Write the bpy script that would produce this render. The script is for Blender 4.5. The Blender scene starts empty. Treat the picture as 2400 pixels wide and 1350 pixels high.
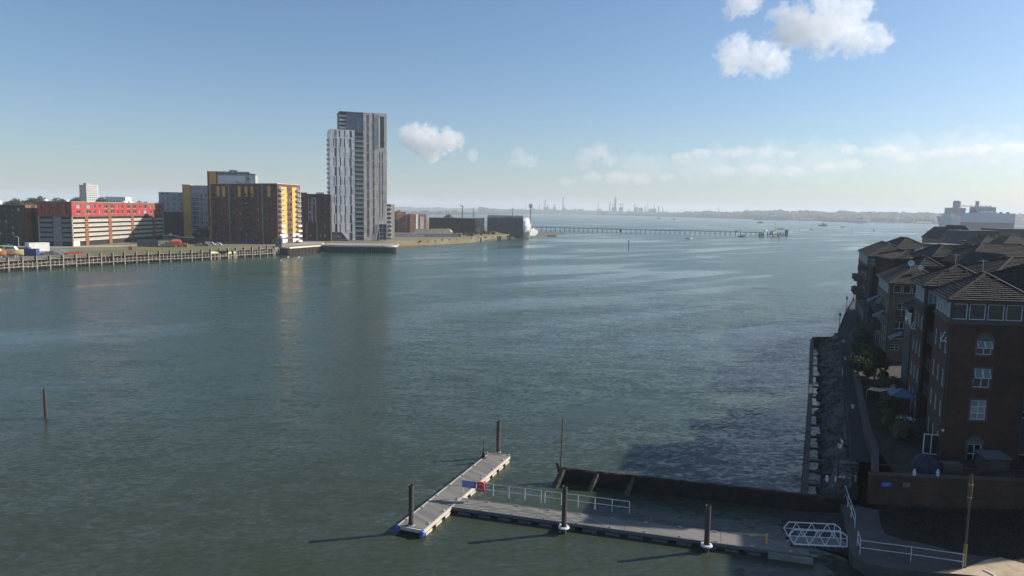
import bpy, math, random
from mathutils import Vector, Matrix, noise
random.seed(7)
scn = bpy.context.scene
COL = scn.collection
R_ = math.radians

# ------------------------------------------------------------------ camera
FPX, CAMH = 1650.0, 26.0
PITCH, ROLL = math.atan(182.5 / FPX), R_(1.03)
CAM = Vector((0, 0, CAMH))
FW = Vector((0, math.cos(PITCH), -math.sin(PITCH)))
_r0, _u0 = Vector((1, 0, 0)), Vector((0, math.sin(PITCH), math.cos(PITCH)))
RT = math.cos(ROLL) * _r0 + math.sin(ROLL) * _u0
UP = -math.sin(ROLL) * _r0 + math.cos(ROLL) * _u0
cd = bpy.data.cameras.new('camera')
cam = bpy.data.objects.new('camera', cd)
COL.objects.link(cam)
cd.sensor_width = 36.0
cd.lens = FPX / 2400 * 36
cd.clip_start, cd.clip_end = 0.5, 200000
m3 = Matrix((RT, UP, -FW)).transposed()
cam.matrix_world = Matrix.Translation(CAM) @ m3.to_4x4()
scn.camera = cam

# ------------------------------------------------------------------ light
SUN = Vector((0.861, 0.231, 0.454)).normalized()
SUN_EL, SUN_AZ = math.asin(SUN.z), math.atan2(SUN.x, SUN.y)
world = bpy.data.worlds.new('World')
scn.world = world
world.use_nodes = True
wn, wl = world.node_tree.nodes, world.node_tree.links
wn.clear()
sky = wn.new('ShaderNodeTexSky')
sky.sky_type = 'NISHITA'
sky.sun_disc = False
sky.sun_elevation = SUN_EL
sky.sun_rotation = SUN_AZ
sky.air_density, sky.dust_density, sky.ozone_density = 1.0, 0.8, 5.0
bg = wn.new('ShaderNodeBackground')
bg.inputs['Strength'].default_value = 0.086
wo = wn.new('ShaderNodeOutputWorld')
wl.new(sky.outputs[0], bg.inputs['Color'])
wl.new(bg.outputs[0], wo.inputs['Surface'])
sl = bpy.data.lights.new('sun', 'SUN')
sl.energy = 5.0
sl.angle = R_(0.55)
sl.color = (1.0, 0.92, 0.81)
so = bpy.data.objects.new('sun', sl)
so.rotation_euler = SUN.to_track_quat('Z', 'Y').to_euler()
so.location = (300, 0, 400)
COL.objects.link(so)
vs = scn.view_settings
vs.view_transform, vs.look, vs.gamma = 'Standard', 'None', 1.0
vs.use_curve_mapping = False
vs.exposure = 0.57
scn.render.engine = 'CYCLES'
cy = scn.cycles
cy.max_bounces, cy.diffuse_bounces, cy.glossy_bounces = 16, 3, 4
cy.transparent_max_bounces, cy.volume_bounces = 8, 14
cy.use_denoising = True
cy.volume_max_steps = 256

# ------------------------------------------------------------------ helpers
def ray(x, y):
    return FW + RT * ((x - 1200) / FPX) + UP * ((675 - y) / FPX)
def G(x, y, z=0.0):
    d = ray(x, y); return CAM + d * ((z - CAMH) / d.z)
def AT(x, y, Y):
    d = ray(x, y); return CAM + d * (Y / d.y)
def ATX(x, y, X):
    d = ray(x, y); return CAM + d * (X / d.x)

def tag(o, label=None, cat=None, group=None, kind=None):
    if label: o['label'] = label
    if cat: o['category'] = cat
    if group: o['group'] = group
    if kind: o['kind'] = kind
    return o
def thing(name, label, cat, loc=(0, 0, 0), rz=0.0, group=None):
    o = bpy.data.objects.new(name, None)
    o.location = loc; o.rotation_euler = (0, 0, rz)
    o.empty_display_size = 0.2
    COL.objects.link(o)
    return tag(o, label, cat, group)
def link(name, mesh, parent=None, loc=None, rz=0.0, scale=None):
    o = bpy.data.objects.new(name, mesh)
    if loc is not None: o.location = loc
    if rz: o.rotation_euler = (0, 0, rz)
    if scale: o.scale = scale
    COL.objects.link(o)
    if parent: o.parent = parent
    return o
def dup(root, loc, rz=0.0, label=None, scale=None):
    r = root.copy(); COL.objects.link(r); r.location = loc; r.rotation_euler = (0, 0, rz)
    if label: r['label'] = label
    if scale: r.scale = scale
    for ch in list(root.children):
        c = ch.copy(); COL.objects.link(c); c.parent = r
        for g in list(ch.children):
            d = g.copy(); COL.objects.link(d); d.parent = c
    return r

_ORD = 'first second third fourth fifth sixth seventh eighth ninth tenth eleventh twelfth thirteenth fourteenth fifteenth sixteenth seventeenth eighteenth nineteenth twentieth'.split() + ['twenty-' + w for w in 'first second third fourth fifth sixth'.split()]
def nth(i): return _ORD[i]
class MB:
    def __init__(s): s.v, s.f, s.m = [], [], []
    def face(s, pts, m=0):
        b = len(s.v); s.v += [tuple(p) for p in pts]; s.f.append(tuple(range(b, b + len(pts)))); s.m.append(m)
    def box(s, x0, y0, z0, x1, y1, z1, m=0):
        b = len(s.v)
        s.v += [(x0, y0, z0), (x1, y0, z0), (x1, y1, z0), (x0, y1, z0), (x0, y0, z1), (x1, y0, z1), (x1, y1, z1), (x0, y1, z1)]
        for q in ((0, 3, 2, 1), (4, 5, 6, 7), (0, 1, 5, 4), (1, 2, 6, 5), (2, 3, 7, 6), (3, 0, 4, 7)):
            s.f.append(tuple(b + i for i in q)); s.m.append(m)
    def bar(s, p, q, w, h=None, m=0, up=Vector((0, 0, 1))):
        p, q = Vector(p), Vector(q); h = h or w
        d = (q - p).normalized()
        a = d.cross(up)
        if a.length < 1e-4: a = d.cross(Vector((0, 1, 0)))
        a.normalize(); c = a.cross(d).normalized()
        a *= w / 2; c *= h / 2
        b = len(s.v)
        for e in (p, q):
            s.v += [tuple(e - a - c), tuple(e + a - c), tuple(e + a + c), tuple(e - a + c)]
        for t in ((0, 1, 2, 3), (7, 6, 5, 4), (0, 4, 5, 1), (1, 5, 6, 2), (2, 6, 7, 3), (3, 7, 4, 0)):
            s.f.append(tuple(b + i for i in t)); s.m.append(m)
    def tube(s, p, q, r0, r1=None, n=8, m=0, caps=True):
        p, q = Vector(p), Vector(q); r1 = r0 if r1 is None else r1
        d = (q - p).normalized()
        a = d.orthogonal().normalized(); c = d.cross(a)
        b = len(s.v)
        for e, r in ((p, r0), (q, r1)):
            for i in range(n):
                t = 2 * math.pi * i / n
                s.v.append(tuple(e + (a * math.cos(t) + c * math.sin(t)) * r))
        for i in range(n):
            j = (i + 1) % n
            s.f.append((b + i, b + j, b + n + j, b + n + i)); s.m.append(m)
        if caps:
            s.f.append(tuple(b + i for i in reversed(range(n)))); s.m.append(m)
            s.f.append(tuple(b + n + i for i in range(n))); s.m.append(m)
    def prism(s, poly, z0, z1, m=0, mt=None, zf=None):
        n = len(poly); b = len(s.v)
        s.v += [(p[0], p[1], z0) for p in poly] + [(p[0], p[1], z1) for p in poly]
        for i in range(n):
            j = (i + 1) % n
            s.f.append((b + i, b + j, b + n + j, b + n + i)); s.m.append(m)
        s.f.append(tuple(b + n + i for i in range(n))); s.m.append(m if mt is None else mt)
        s.f.append(tuple(b + i for i in reversed(range(n)))); s.m.append(m)
    def lathe(s, prof, c=(0, 0), n=12, m=0):
        b = len(s.v)
        for r, z in prof:
            for i in range(n):
                t = 2 * math.pi * i / n
                s.v.append((c[0] + r * math.cos(t), c[1] + r * math.sin(t), z))
        for k in range(len(prof) - 1):
            for i in range(n):
                j = (i + 1) % n
                s.f.append((b + k * n + i, b + k * n + j, b + (k + 1) * n + j, b + (k + 1) * n + i)); s.m.append(m)
    def mesh(s, name, mats, smooth=False):
        me = bpy.data.meshes.new(name)
        me.from_pydata(s.v, [], s.f)
        if not isinstance(mats, (list, tuple)): mats = [mats]
        for a in mats: me.materials.append(a)
        me.polygons.foreach_set('material_index', s.m)
        if smooth: me.polygons.foreach_set('use_smooth', [True] * len(s.f))
        me.update()
        return me
    def build(s, name, mats, parent=None, loc=None, rz=0.0, smooth=False):
        return link(name, s.mesh(name, mats, smooth), parent, loc, rz)

def M(name, col, rough=0.8, var=0.18, scale=0.6, metal=0.0, bump=0.0, bscale=8.0, col2=None, spec=0.4, rnd=0.0, stretch=None, brick=None):
    m = bpy.data.materials.new(name); m.use_nodes = True
    n, l = m.node_tree.nodes, m.node_tree.links
    p = n['Principled BSDF']
    p.inputs['Roughness'].default_value = rough
    p.inputs['Metallic'].default_value = metal
    p.inputs['Specular IOR Level'].default_value = spec
    geo = n.new('ShaderNodeNewGeometry')
    vec = geo.outputs['Position']
    if stretch:
        mp = n.new('ShaderNodeMapping'); mp.inputs['Scale'].default_value = stretch
        l.new(vec, mp.inputs[0]); vec = mp.outputs[0]
    nz = n.new('ShaderNodeTexNoise'); nz.inputs['Scale'].default_value = scale
    nz.inputs['Detail'].default_value = 6; nz.inputs['Roughness'].default_value = 0.65
    l.new(vec, nz.inputs['Vector'])
    rp = n.new('ShaderNodeValToRGB')
    c2 = col2 or tuple(min(1, c * (1 + var)) for c in col)
    c1 = tuple(c * (1 - var) for c in col) if not col2 else col
    rp.color_ramp.elements[0].position, rp.color_ramp.elements[1].position = 0.35, 0.65
    rp.color_ramp.elements[0].color = (*c1, 1); rp.color_ramp.elements[1].color = (*c2, 1)
    l.new(nz.outputs['Fac'], rp.inputs[0])
    out = rp.outputs[0]
    if brick:
        sx = n.new('ShaderNodeSeparateXYZ'); l.new(geo.outputs['Position'], sx.inputs[0])
        ad = n.new('ShaderNodeMath'); ad.operation = 'ADD'
        l.new(sx.outputs[0], ad.inputs[0]); l.new(sx.outputs[1], ad.inputs[1])
        cx = n.new('ShaderNodeCombineXYZ'); l.new(ad.outputs[0], cx.inputs[0]); l.new(sx.outputs[2], cx.inputs[1])
        bt = n.new('ShaderNodeTexBrick')
        bt.inputs['Scale'].default_value = 1.0; bt.inputs['Brick Width'].default_value = brick[0]
        bt.inputs['Row Height'].default_value = brick[1]; bt.inputs['Mortar Size'].default_value = brick[2]
        bt.inputs['Color1'].default_value = (0.75, 0.75, 0.75, 1); bt.inputs['Color2'].default_value = (1.15, 1.05, 1.0, 1)
        bt.inputs['Mortar'].default_value = (0.9, 0.95, 1.0, 1) if len(brick) < 4 else (*brick[3], 1)
        l.new(cx.outputs[0], bt.inputs['Vector'])
        mx = n.new('ShaderNodeMix'); mx.data_type = 'RGBA'; mx.blend_type = 'MULTIPLY'; mx.inputs[0].default_value = 1
        l.new(out, mx.inputs[6]); l.new(bt.outputs[0], mx.inputs[7]); out = mx.outputs[2]
    if rnd:
        oi = n.new('ShaderNodeObjectInfo')
        mr = n.new('ShaderNodeMapRange'); mr.inputs[3].default_value = 1 - rnd; mr.inputs[4].default_value = 1 + rnd
        l.new(oi.outputs['Random'], mr.inputs[0])
        mx = n.new('ShaderNodeMix'); mx.data_type = 'RGBA'; mx.blend_type = 'MULTIPLY'; mx.inputs[0].default_value = 1
        l.new(out, mx.inputs[6]); l.new(mr.outputs[0], mx.inputs[7]); out = mx.outputs[2]
    l.new(out, p.inputs['Base Color'])
    if bump:
        b2 = n.new('ShaderNodeTexNoise'); b2.inputs['Scale'].default_value = bscale; b2.inputs['Detail'].default_value = 5
        l.new(vec, b2.inputs['Vector'])
        bp = n.new('ShaderNodeBump'); bp.inputs['Strength'].default_value = 1.0; bp.inputs['Distance'].default_value = bump
        l.new(b2.outputs['Fac'], bp.inputs['Height']); l.new(bp.outputs[0], p.inputs['Normal'])
    return m

GLASS = M('window glass', (0.025, 0.03, 0.036), 0.08, 0.4, 0.35, spec=0.8, rnd=0.5)
GLASSL = M('pale curtained glass', (0.22, 0.25, 0.27), 0.12, 0.3, 0.8, spec=0.8, rnd=0.5)
GLASSG = M('green tinted glass', (0.10, 0.16, 0.16), 0.08, 0.35, 0.6, spec=0.9)
WHITE = M('white paint', (0.62, 0.62, 0.60), 0.5, 0.12, 0.9)
UPVC = M('white window frame', (0.62, 0.63, 0.62), 0.4, 0.06, 2.0)
FRAMED = M('dark window frame', (0.06, 0.06, 0.065), 0.5, 0.1, 1)
BRICK_A = M('orange brown brick cladding', (0.22, 0.085, 0.042), 0.85, 0.2, 0.25, brick=(0.9, 0.3, 0.02))
BRICK_E = M('red brown brick', (0.115, 0.048, 0.031), 0.85, 0.22, 0.2, brick=(0.9, 0.3, 0.02))
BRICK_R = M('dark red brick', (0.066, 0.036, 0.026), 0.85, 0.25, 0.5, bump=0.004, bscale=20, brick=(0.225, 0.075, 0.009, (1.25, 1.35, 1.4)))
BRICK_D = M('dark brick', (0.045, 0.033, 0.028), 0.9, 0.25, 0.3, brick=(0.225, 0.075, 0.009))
RED = M('red cladding panel', (0.36, 0.045, 0.048), 0.5, 0.12, 0.4)
YELLOW = M('ochre yellow render', (0.62, 0.36, 0.07), 0.7, 0.1, 0.3)
GREYP = M('blue grey render panel', (0.34, 0.35, 0.37), 0.7, 0.1, 0.3)
SLAT = M('cream louvre', (0.54, 0.50, 0.42), 0.6, 0.12, 0.6)
SHADEP = M('shade-darkened grey panel', (0.17, 0.175, 0.18), 0.8, 0.15, 0.4)  # shade of the camera side is put into this darker grey
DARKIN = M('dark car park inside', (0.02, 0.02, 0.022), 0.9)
TWHITE = M('pale blue white cladding', (0.74, 0.77, 0.80), 0.45, 0.06, 0.08, brick=(1.6, 2.9, 0.03, (0.8, 0.8, 0.8)))
TSAND = M('stone grey cladding', (0.62, 0.58, 0.53), 0.6, 0.07, 0.08, brick=(1.6, 2.9, 0.03, (0.85, 0.85, 0.85)))
CONC = M('weathered concrete', (0.30, 0.29, 0.27), 0.9, 0.2, 0.5, bump=0.01)
CONCD = M('dark wet concrete', (0.10, 0.095, 0.085), 0.75, 0.3, 0.7, bump=0.02)
STEELD = M('rusty sheet pile', (0.055, 0.040, 0.034), 0.8, 0.4, 0.8, bump=0.02)
STEEL = M('galvanised steel', (0.42, 0.44, 0.45), 0.45, 0.1, 2, metal=0.3)
ROOFG = M('grey flat roof', (0.14, 0.14, 0.145), 0.9, 0.15, 0.3)
GALV = M('pale metal', (0.5, 0.5, 0.5), 0.5, 0.1, 1)
TIMBER = M('weathered grey timber', (0.26, 0.23, 0.19), 0.9, 0.35, 1.2, bump=0.02)
TIMBERD = M('dark wet timber', (0.05, 0.043, 0.036), 0.8, 0.4, 0.8, bump=0.03)
BLACKW = M('weed covered wall', (0.011, 0.010, 0.008), 0.85, 0.6, 1.5, bump=0.08, bscale=5)

# ------------------------------------------------------------------ building helpers
def facade(mb, o, u, L, z0, z1, ops=(), m=0, depth=0.25, mr=None):
    """wall o + t*u, outward normal (u.y,-u.x), with recessed openings (u0,u1,za,zb)"""
    u = Vector((u[0], u[1])).normalized(); nrm = Vector((u.y, -u.x))
    mr = m if mr is None else mr
    us = sorted({0.0, L, *[round(a, 3) for q in ops for a in q[:2]]})
    zs = sorted({z0, z1, *[round(a, 3) for q in ops for a in q[2:4]]})
    iu = {a: i for i, a in enumerate(us)}; iz = {a: i for i, a in enumerate(zs)}
    hole = set()
    for q in ops:
        for i in range(iu[round(q[0], 3)], iu[round(q[1], 3)]):
            for j in range(iz[round(q[2], 3)], iz[round(q[3], 3)]): hole.add((i, j))
    b = len(mb.v)
    P = lambda a, z, d=0.0: (o[0] + u.x * a - nrm.x * d, o[1] + u.y * a - nrm.y * d, z)
    for z in zs:
        for a in us: mb.v.append(P(a, z))
    nu = len(us)
    for j in range(len(zs) - 1):
        for i in range(nu - 1):
            if (i, j) in hole: continue
            mb.f.append((b + j * nu + i, b + j * nu + i + 1, b + (j + 1) * nu + i + 1, b + (j + 1) * nu + i)); mb.m.append(m)
    for (a, c, za, zb) in [q[:4] for q in ops]:
        mb.face([P(a, za), P(c, za), P(c, za, depth), P(a, za, depth)], mr)
        mb.face([P(a, zb), P(a, zb, depth), P(c, zb, depth), P(c, zb)], mr)
        mb.face([P(a, za), P(a, za, depth), P(a, zb, depth), P(a, zb)], mr)
        mb.face([P(c, za), P(c, zb), P(c, zb, depth), P(c, za, depth)], mr)
_WM = {}
def win_mesh(w, h, fm, gm, cols=1, rows=1, fw=0.08):
    k = (round(w, 2), round(h, 2), fm.name, gm.name, cols, rows, fw)
    if k not in _WM:
        b = MB()
        for x in range(cols + 1):
            c = w * x / cols; e = fw / 2
            c = min(max(c, e), w - e)
            b.box(c - e, -0.05, 0, c + e, 0.03, h)
        for z in range(rows + 1):
            c = h * z / rows; e = fw / 2
            c = min(max(c, e), h - e)
            for x in range(cols):
                b.box(w * x / cols + e * (2 if x == 0 else 1), -0.05, c - e, w * (x + 1) / cols - e * (2 if x == cols - 1 else 1), 0.03, c + e)
        b.face([(0, 0, 0), (w, 0, 0), (w, 0, h), (0, 0, h)], 1)
        _WM[k] = b.mesh('window', [fm, gm])
    return _WM[k]
def windows(par, o, u, ops, fm, gm, depth=0.25, cols=1, rows=1, fw=0.08, alt=None, palt=0.0, name='window'):
    u = Vector((u[0], u[1])).normalized(); nrm = Vector((u.y, -u.x)); rz = math.atan2(u.y, u.x)
    for (a, c, za, zb) in [q[:4] for q in ops]:
        g = alt if (alt and random.random() < palt) else gm
        d = depth - 0.04
        link(name, win_mesh(c - a, zb - za, fm, g, cols, rows, fw), par, (o[0] + u.x * a - nrm.x * d, o[1] + u.y * a - nrm.y * d, za), rz)
def flat_roof(par, poly, z, mat=None, t=0.5, name='roof'):
    b = MB(); b.prism(poly, z - 0.3, z, 0)
    return b.build(name, mat or ROOFG, par)
def balcony_mesh(w, d, slabm, railm, glass=False):
    b = MB()
    b.box(0, -d, 0, w, 0, 0.18, 0)
    b.box(0, -d, 1.2, w, -d + 0.06, 1.27, 1)
    if glass: b.box(0.04, -d + 0.01, 0.2, w - 0.04, -d + 0.03, 1.18, 1)
    else:
        k = max(3, int(w / 0.35))
        for i in range(k + 1): b.box((w - .05) * i / k, -d, 0.18, (w - .05) * i / k + 0.05, -d + 0.05, 1.2, 1)
    for x in (0, w - 0.05): b.box(x, -d + 0.06, 0.18, x + 0.05, 0, 1.2, 1)
    return b.mesh('balcony', [slabm, railm])

# ------------------------------------------------------------------ water
def water_mat():
    m = bpy.data.materials.new('murky estuary water'); m.use_nodes = True
    n, l = m.node_tree.nodes, m.node_tree.links
    p = n['Principled BSDF']
    p.inputs['IOR'].default_value = 1.33
    p.inputs['Specular IOR Level'].default_value = 0.24
    geo = n.new('ShaderNodeNewGeometry')
    def noise_(scale, rot, st, det=3, rough=0.55, dist=0.0, col=False):
        mp = n.new('ShaderNodeMapping'); mp.vector_type = 'TEXTURE'; mp.inputs['Rotation'].default_value = (0, 0, R_(rot)); mp.inputs['Scale'].default_value = (st, 1, 1)
        l.new(geo.outputs['Position'], mp.inputs[0])
        t = n.new('ShaderNodeTexNoise'); t.inputs['Scale'].default_value = scale
        t.inputs['Detail'].default_value = det; t.inputs['Roughness'].default_value = rough; t.inputs['Distortion'].default_value = dist
        l.new(mp.outputs[0], t.inputs['Vector']); return t.outputs['Color' if col else 'Fac']
    def math_(op, a, b=None):
        k = n.new('ShaderNodeMath'); k.operation = op
        for i, q in enumerate((a, b)):
            if q is None: continue
            if isinstance(q, (int, float)): k.inputs[i].default_value = q
            else: l.new(q, k.inputs[i])
        return k.outputs[0]
    slick = noise_(0.035, 42, 5.0, 4, 0.55, 0.5)
    gust = noise_(0.011, 20, 2.2, 4, 0.6, 0.4)
    rp = n.new('ShaderNodeValToRGB'); rp.color_ramp.elements[0].position = 0.41; rp.color_ramp.elements[1].position = 0.50
    rp.color_ramp.elements[0].color = (0.28, 0.28, 0.28, 1); rp.color_ramp.elements[1].color = (1, 1, 1, 1)
    sg = math_('ADD', math_('MULTIPLY', slick, 0.62), math_('MULTIPLY', gust, 0.38))
    l.new(sg, rp.inputs[0])
    # wave slopes: three sizes of ripple, steeper along the wind than across it, calmed in the slicks
    def vm(op, a, b=None):
        k = n.new('ShaderNodeVectorMath'); k.operation = op
        for i, q in enumerate((a, b)):
            if q is None: continue
            if isinstance(q, tuple): k.inputs[i].default_value = q
            else: l.new(q, k.inputs[i])
        return k.outputs[0]
    tot = None
    for sc, rot, st, det, amp in ((0.22, -8, 2.6, 2, 0.12), (0.6, -5, 2.8, 3, 0.24), (2.8, 9, 2.0, 2, 0.54)):
        v = vm('MULTIPLY', vm('SUBTRACT', noise_(sc, rot, st, det, 0.55, 0.25, True), (.5, .5, .5)), (amp * .42, amp, 0.0))
        tot = v if tot is None else vm('ADD', tot, v)
    sc_ = n.new('ShaderNodeVectorMath'); sc_.operation = 'SCALE'; l.new(tot, sc_.inputs[0]); l.new(rp.outputs[0], sc_.inputs['Scale'])
    nr = vm('NORMALIZE', vm('ADD', sc_.outputs[0], geo.outputs['Normal']))
    l.new(nr, p.inputs['Normal'])
    rr = n.new('ShaderNodeMapRange'); rr.inputs[1].default_value = 0.28; rr.inputs[2].default_value = 1.0; rr.inputs[3].default_value = 0.14; rr.inputs[4].default_value = 0.25
    l.new(rp.outputs[0], rr.inputs[0]); l.new(rr.outputs[0], p.inputs['Roughness'])
    # base colour: olive close by, greener with distance, varied by large noise patches
    sy = n.new('ShaderNodeSeparateXYZ'); l.new(geo.outputs['Position'], sy.inputs[0])
    tone = noise_(0.014, 20, 1.8, 4, 0.6, 0.5)
    mr = n.new('ShaderNodeMapRange'); mr.inputs[1].default_value = 40; mr.inputs[2].default_value = 330; l.new(sy.outputs[1], mr.inputs[0])
    f = math_('ADD', math_('MULTIPLY', mr.outputs[0], 0.75), math_('SUBTRACT', math_('MULTIPLY', tone, 0.9), 0.35))
    cr = n.new('ShaderNodeValToRGB'); cr.color_ramp.elements[0].position = 0.0; cr.color_ramp.elements[1].position = 0.9
    cr.color_ramp.elements[0].color = (0.040, 0.047, 0.031, 1); cr.color_ramp.elements[1].color = (0.032, 0.076, 0.058, 1)
    l.new(f, cr.inputs[0]); l.new(cr.outputs[0], p.inputs['Base Color'])
    return m
b = MB()
RINGS = [0, 60, 200, 600, 2000, 6000, 14000]
nseg = 48
b.v.append((0, 0, 0))
for r in RINGS[1:]:
    for i in range(nseg): b.v.append((r * math.cos(2 * math.pi * i / nseg), r * math.sin(2 * math.pi * i / nseg), 0))
for i in range(nseg):
    b.f.append((0, 1 + i, 1 + (i + 1) % nseg)); b.m.append(0)
for k in range(len(RINGS) - 2):
    for i in range(nseg):
        j = (i + 1) % nseg; a = 1 + k * nseg
        b.f.append((a + i, a + nseg + i, a + nseg + j, a + j)); b.m.append(0)
water = tag(b.build('water', water_mat()), kind='structure')

# ------------------------------------------------------------------ land, left bank
LZ = 4.0
GROUND = M('dry dirt and grass ground', (0.20, 0.165, 0.11), 0.95, 0.25, 0.05, col2=(0.13, 0.125, 0.055), bump=0.1, bscale=1)
GRASS = M('mown grass', (0.10, 0.115, 0.035), 0.95, 0.2, 0.08, col2=(0.17, 0.15, 0.06), bump=0.1, bscale=2)
ASPH = M('grey hard standing', (0.17, 0.165, 0.16), 0.9, 0.2, 0.08)
BEACH = M('brown shingle beach', (0.10, 0.08, 0.056), 0.95, 0.3, 0.12, bump=0.15, bscale=1.2)
edge = [G(*q) for q in ((-240, 660), (0, 637), (155, 627), (300, 618.5), (480, 609.5), (655, 598))]
wq = [(p.x, p.y) for p in edge]
jet = [G(672, 597), G(752, 590)]
P_ = lambda x, y, z=LZ: (lambda p: (p.x, p.y))(G(x, y, z))
land = [(wq[0][0] - 5, wq[0][1])] + [(p[0] - 1.5, p[1] + .5) for p in wq[1:]] + [P_(660, 578), P_(750, 572), P_(930, 566), P_(1000, 563), P_(1100, 557), P_(1210, 547), P_(1258, 541.5), (12, 800), (-30, 930), (-160, 1400), (-300, 2000), (-2500, 3600), (-4200, 900), (-900, 240)]
b = MB(); b.prism(land, -3, LZ, 0)
tag(b.build('left_bank_ground', GROUND), kind='structure')
# beach: sloping strip from the podium to the point
bt = [P_(752, 574), P_(930, 567.5, 3), P_(1000, 564, 3), P_(1100, 558.5, 3), P_(1210, 549, 3), P_(1262, 543, 3), (40, 850)]
bw = [G(752, 594), G(925, 582), G(1000, 577.5), G(1110, 568), G(1228, 557.5), G(1345, 547, 0), G(1300, 545)]
b = MB()
for i in range(len(bt) - 1):
    z0 = 1.2 if i == 0 else 3.0; z1 = 3.0
    if i == 5: z1 = 1.0
    sub = 8
    for k in range(sub):
        t0, t1 = k / sub, (k + 1) / sub
        def bp_(i, t):
            zz = [1.2, 3.2, 3.4, 3.4, 3.2, 2.0, 1.0][i]
            return Vector((bt[i][0] + (bw[i].x - bt[i][0]) * t, bt[i][1] + (bw[i].y - bt[i][1]) * t, zz * (1 - t) - 0.35 * t))
        b.face([bp_(i, t1), bp_(i + 1, t1), bp_(i + 1, t0), bp_(i, t0)])
tag(b.build('beach', BEACH), kind='structure')
lawn = [P_(165, 592), P_(300, 583), P_(430, 578), P_(560, 583), P_(540, 587.5), P_(420, 591), P_(300, 595), P_(230, 598)]
b = MB(); b.face([(x, y, LZ + .012) for x, y in lawn]); tag(b.build('lawn', GRASS), kind='structure')
yard = [P_(-60, 612), P_(80, 605), P_(150, 597), P_(165, 586), P_(120, 579), P_(-60, 586)]
b = MB(); b.face([(x, y, LZ + .008) for x, y in yard]); tag(b.build('boatyard_ground', ASPH), kind='structure')
road = [P_(-60, 584), P_(90, 580.5), P_(250, 579), P_(345, 577), P_(345, 575), P_(250, 575), P_(90, 577), P_(-60, 579)]
b = MB(); b.face([(x, y, LZ + .016) for x, y in road]); tag(b.build('gravel_track', M('pale gravel', (0.36, 0.33, 0.26), 0.95, 0.15, 0.2)), kind='structure')
prom = [P_(640, 577), P_(700, 574), P_(760, 571), P_(760, 567), P_(700, 567.5), P_(640, 571)]
b = MB(); b.face([(x, y, LZ + .012) for x, y in prom]); tag(b.build('paving', CONC), kind='structure')

# timber wharf
def wharf():
    t = thing('timber_wharf', 'long weathered timber wharf of posts and rails along the left bank', 'wharf')
    pts = [Vector((x, y, 0)) for x, y in wq]
    segs = [(pts[i], pts[i + 1]) for i in range(len(pts) - 1)]
    total = sum((q - p).length for p, q in segs)
    def at(s):
        for p, q in segs:
            L = (q - p).length
            if s <= L: return p + (q - p) * (s / L), (q - p).normalized()
            s -= L
        return segs[-1][1], (segs[-1][1] - segs[-1][0]).normalized()
    pm = MB(); pm.box(-.19, -.19, -1.5, .19, .19, 4.9); pm.box(-.25, -.25, 4.9, .25, .25, 5.15); post = pm.mesh('post', TIMBER)
    sm = MB(); sm.box(-.3, .35, 3.4, .35, .9, 5.0); stub = sm.mesh('bollard', TIMBERD)
    pm = MB(); pm.box(-.11, -.11, 1.2, .11, .11, 3.9); mid = pm.mesh('short_post', TIMBER)
    back, low, hi, dk = MB(), MB(), MB(), MB()
    s, n = 0.0, 0
    step = 5.05
    prev = None
    while s < total:
        p, d = at(s)
        rz = math.atan2(d.y, d.x)
        link('post', post, t, p, rz)
        link('bollard', stub, t, p, rz)
        for f in (.35, .68):
            q, _ = at(min(total, s + step * f))
            o = link('short_post', mid, t, q, rz)
            o.location.z -= random.random() * .4
            o.scale.z = random.uniform(.8, 1)
        if prev:
            a, c = prev, p
            nn = Vector((d.y, -d.x, 0))
            low.bar(a + nn * .1 + Vector((0, 0, 1.35 + random.uniform(-.1, .1))), c + nn * .1 + Vector((0, 0, 1.35 + random.uniform(-.1, .1))), .22, .28)
            if random.random() < .8: hi.bar(a + Vector((0, 0, 2.5)), c + Vector((0, 0, 2.5 + random.uniform(-.15, .15))), .12, .16)
            if random.random() < .5: hi.bar(a + Vector((0, 0, 1.9)), c + Vector((0, 0, random.choice((1.9, 3.0)))), .10, .12)
            ib = nn * -1.3
            back.face([a + ib, c + ib, c + ib + Vector((0, 0, 3.9)), a + ib + Vector((0, 0, 3.9))])
            back.face([a + ib, a + ib + Vector((0, 0, 3.9)), c + ib + Vector((0, 0, 3.9)), c + ib])
            dk.bar(a - nn * .75 + Vector((0, 0, 3.78)), c - nn * .75 + Vector((0, 0, 3.78)), 1.0, .2)
            for k in range(4):
                e = a + (c - a) * ((k + .5) / 4) - nn * random.uniform(.3, 1.0)
                back.tube(e + Vector((0, 0, -1)), e + Vector((0, 0, 3.6)), .16, n=6)
        prev = p; s += step; n += 1
    low.build('lower_rail', TIMBER, t); hi.build('upper_rail', TIMBER, t)
    back.build('back_wall', TIMBERD, t); dk.build('deck', TIMBER, t)
    # pale repaired panels
    for s0, L, h0 in ((total * .74, 4.5, 2.9), (total * .80, 1.9, 2.4), (total * .82, 1.2, 2.4)):
        p, d = at(s0); q, _ = at(s0 + L); nn = Vector((d.y, -d.x, 0)) * .32
        bb = MB(); bb.bar(p + nn + Vector((0, 0, h0 + .5)), q + nn + Vector((0, 0, h0 + .5)), .12, 1.0)
        for k in range(3):
            e = p + (q - p) * (k / 2) + nn
            bb.tube(e + Vector((0, 0, -1)), e + Vector((0, 0, h0)), .16, n=8)
        o = bb.build('repair_panel', M('new pale timber', (0.55, 0.48, 0.34), .8, .1), t); o['label'] = 'new pale timber panel in the old wharf front'
wharf()

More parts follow.
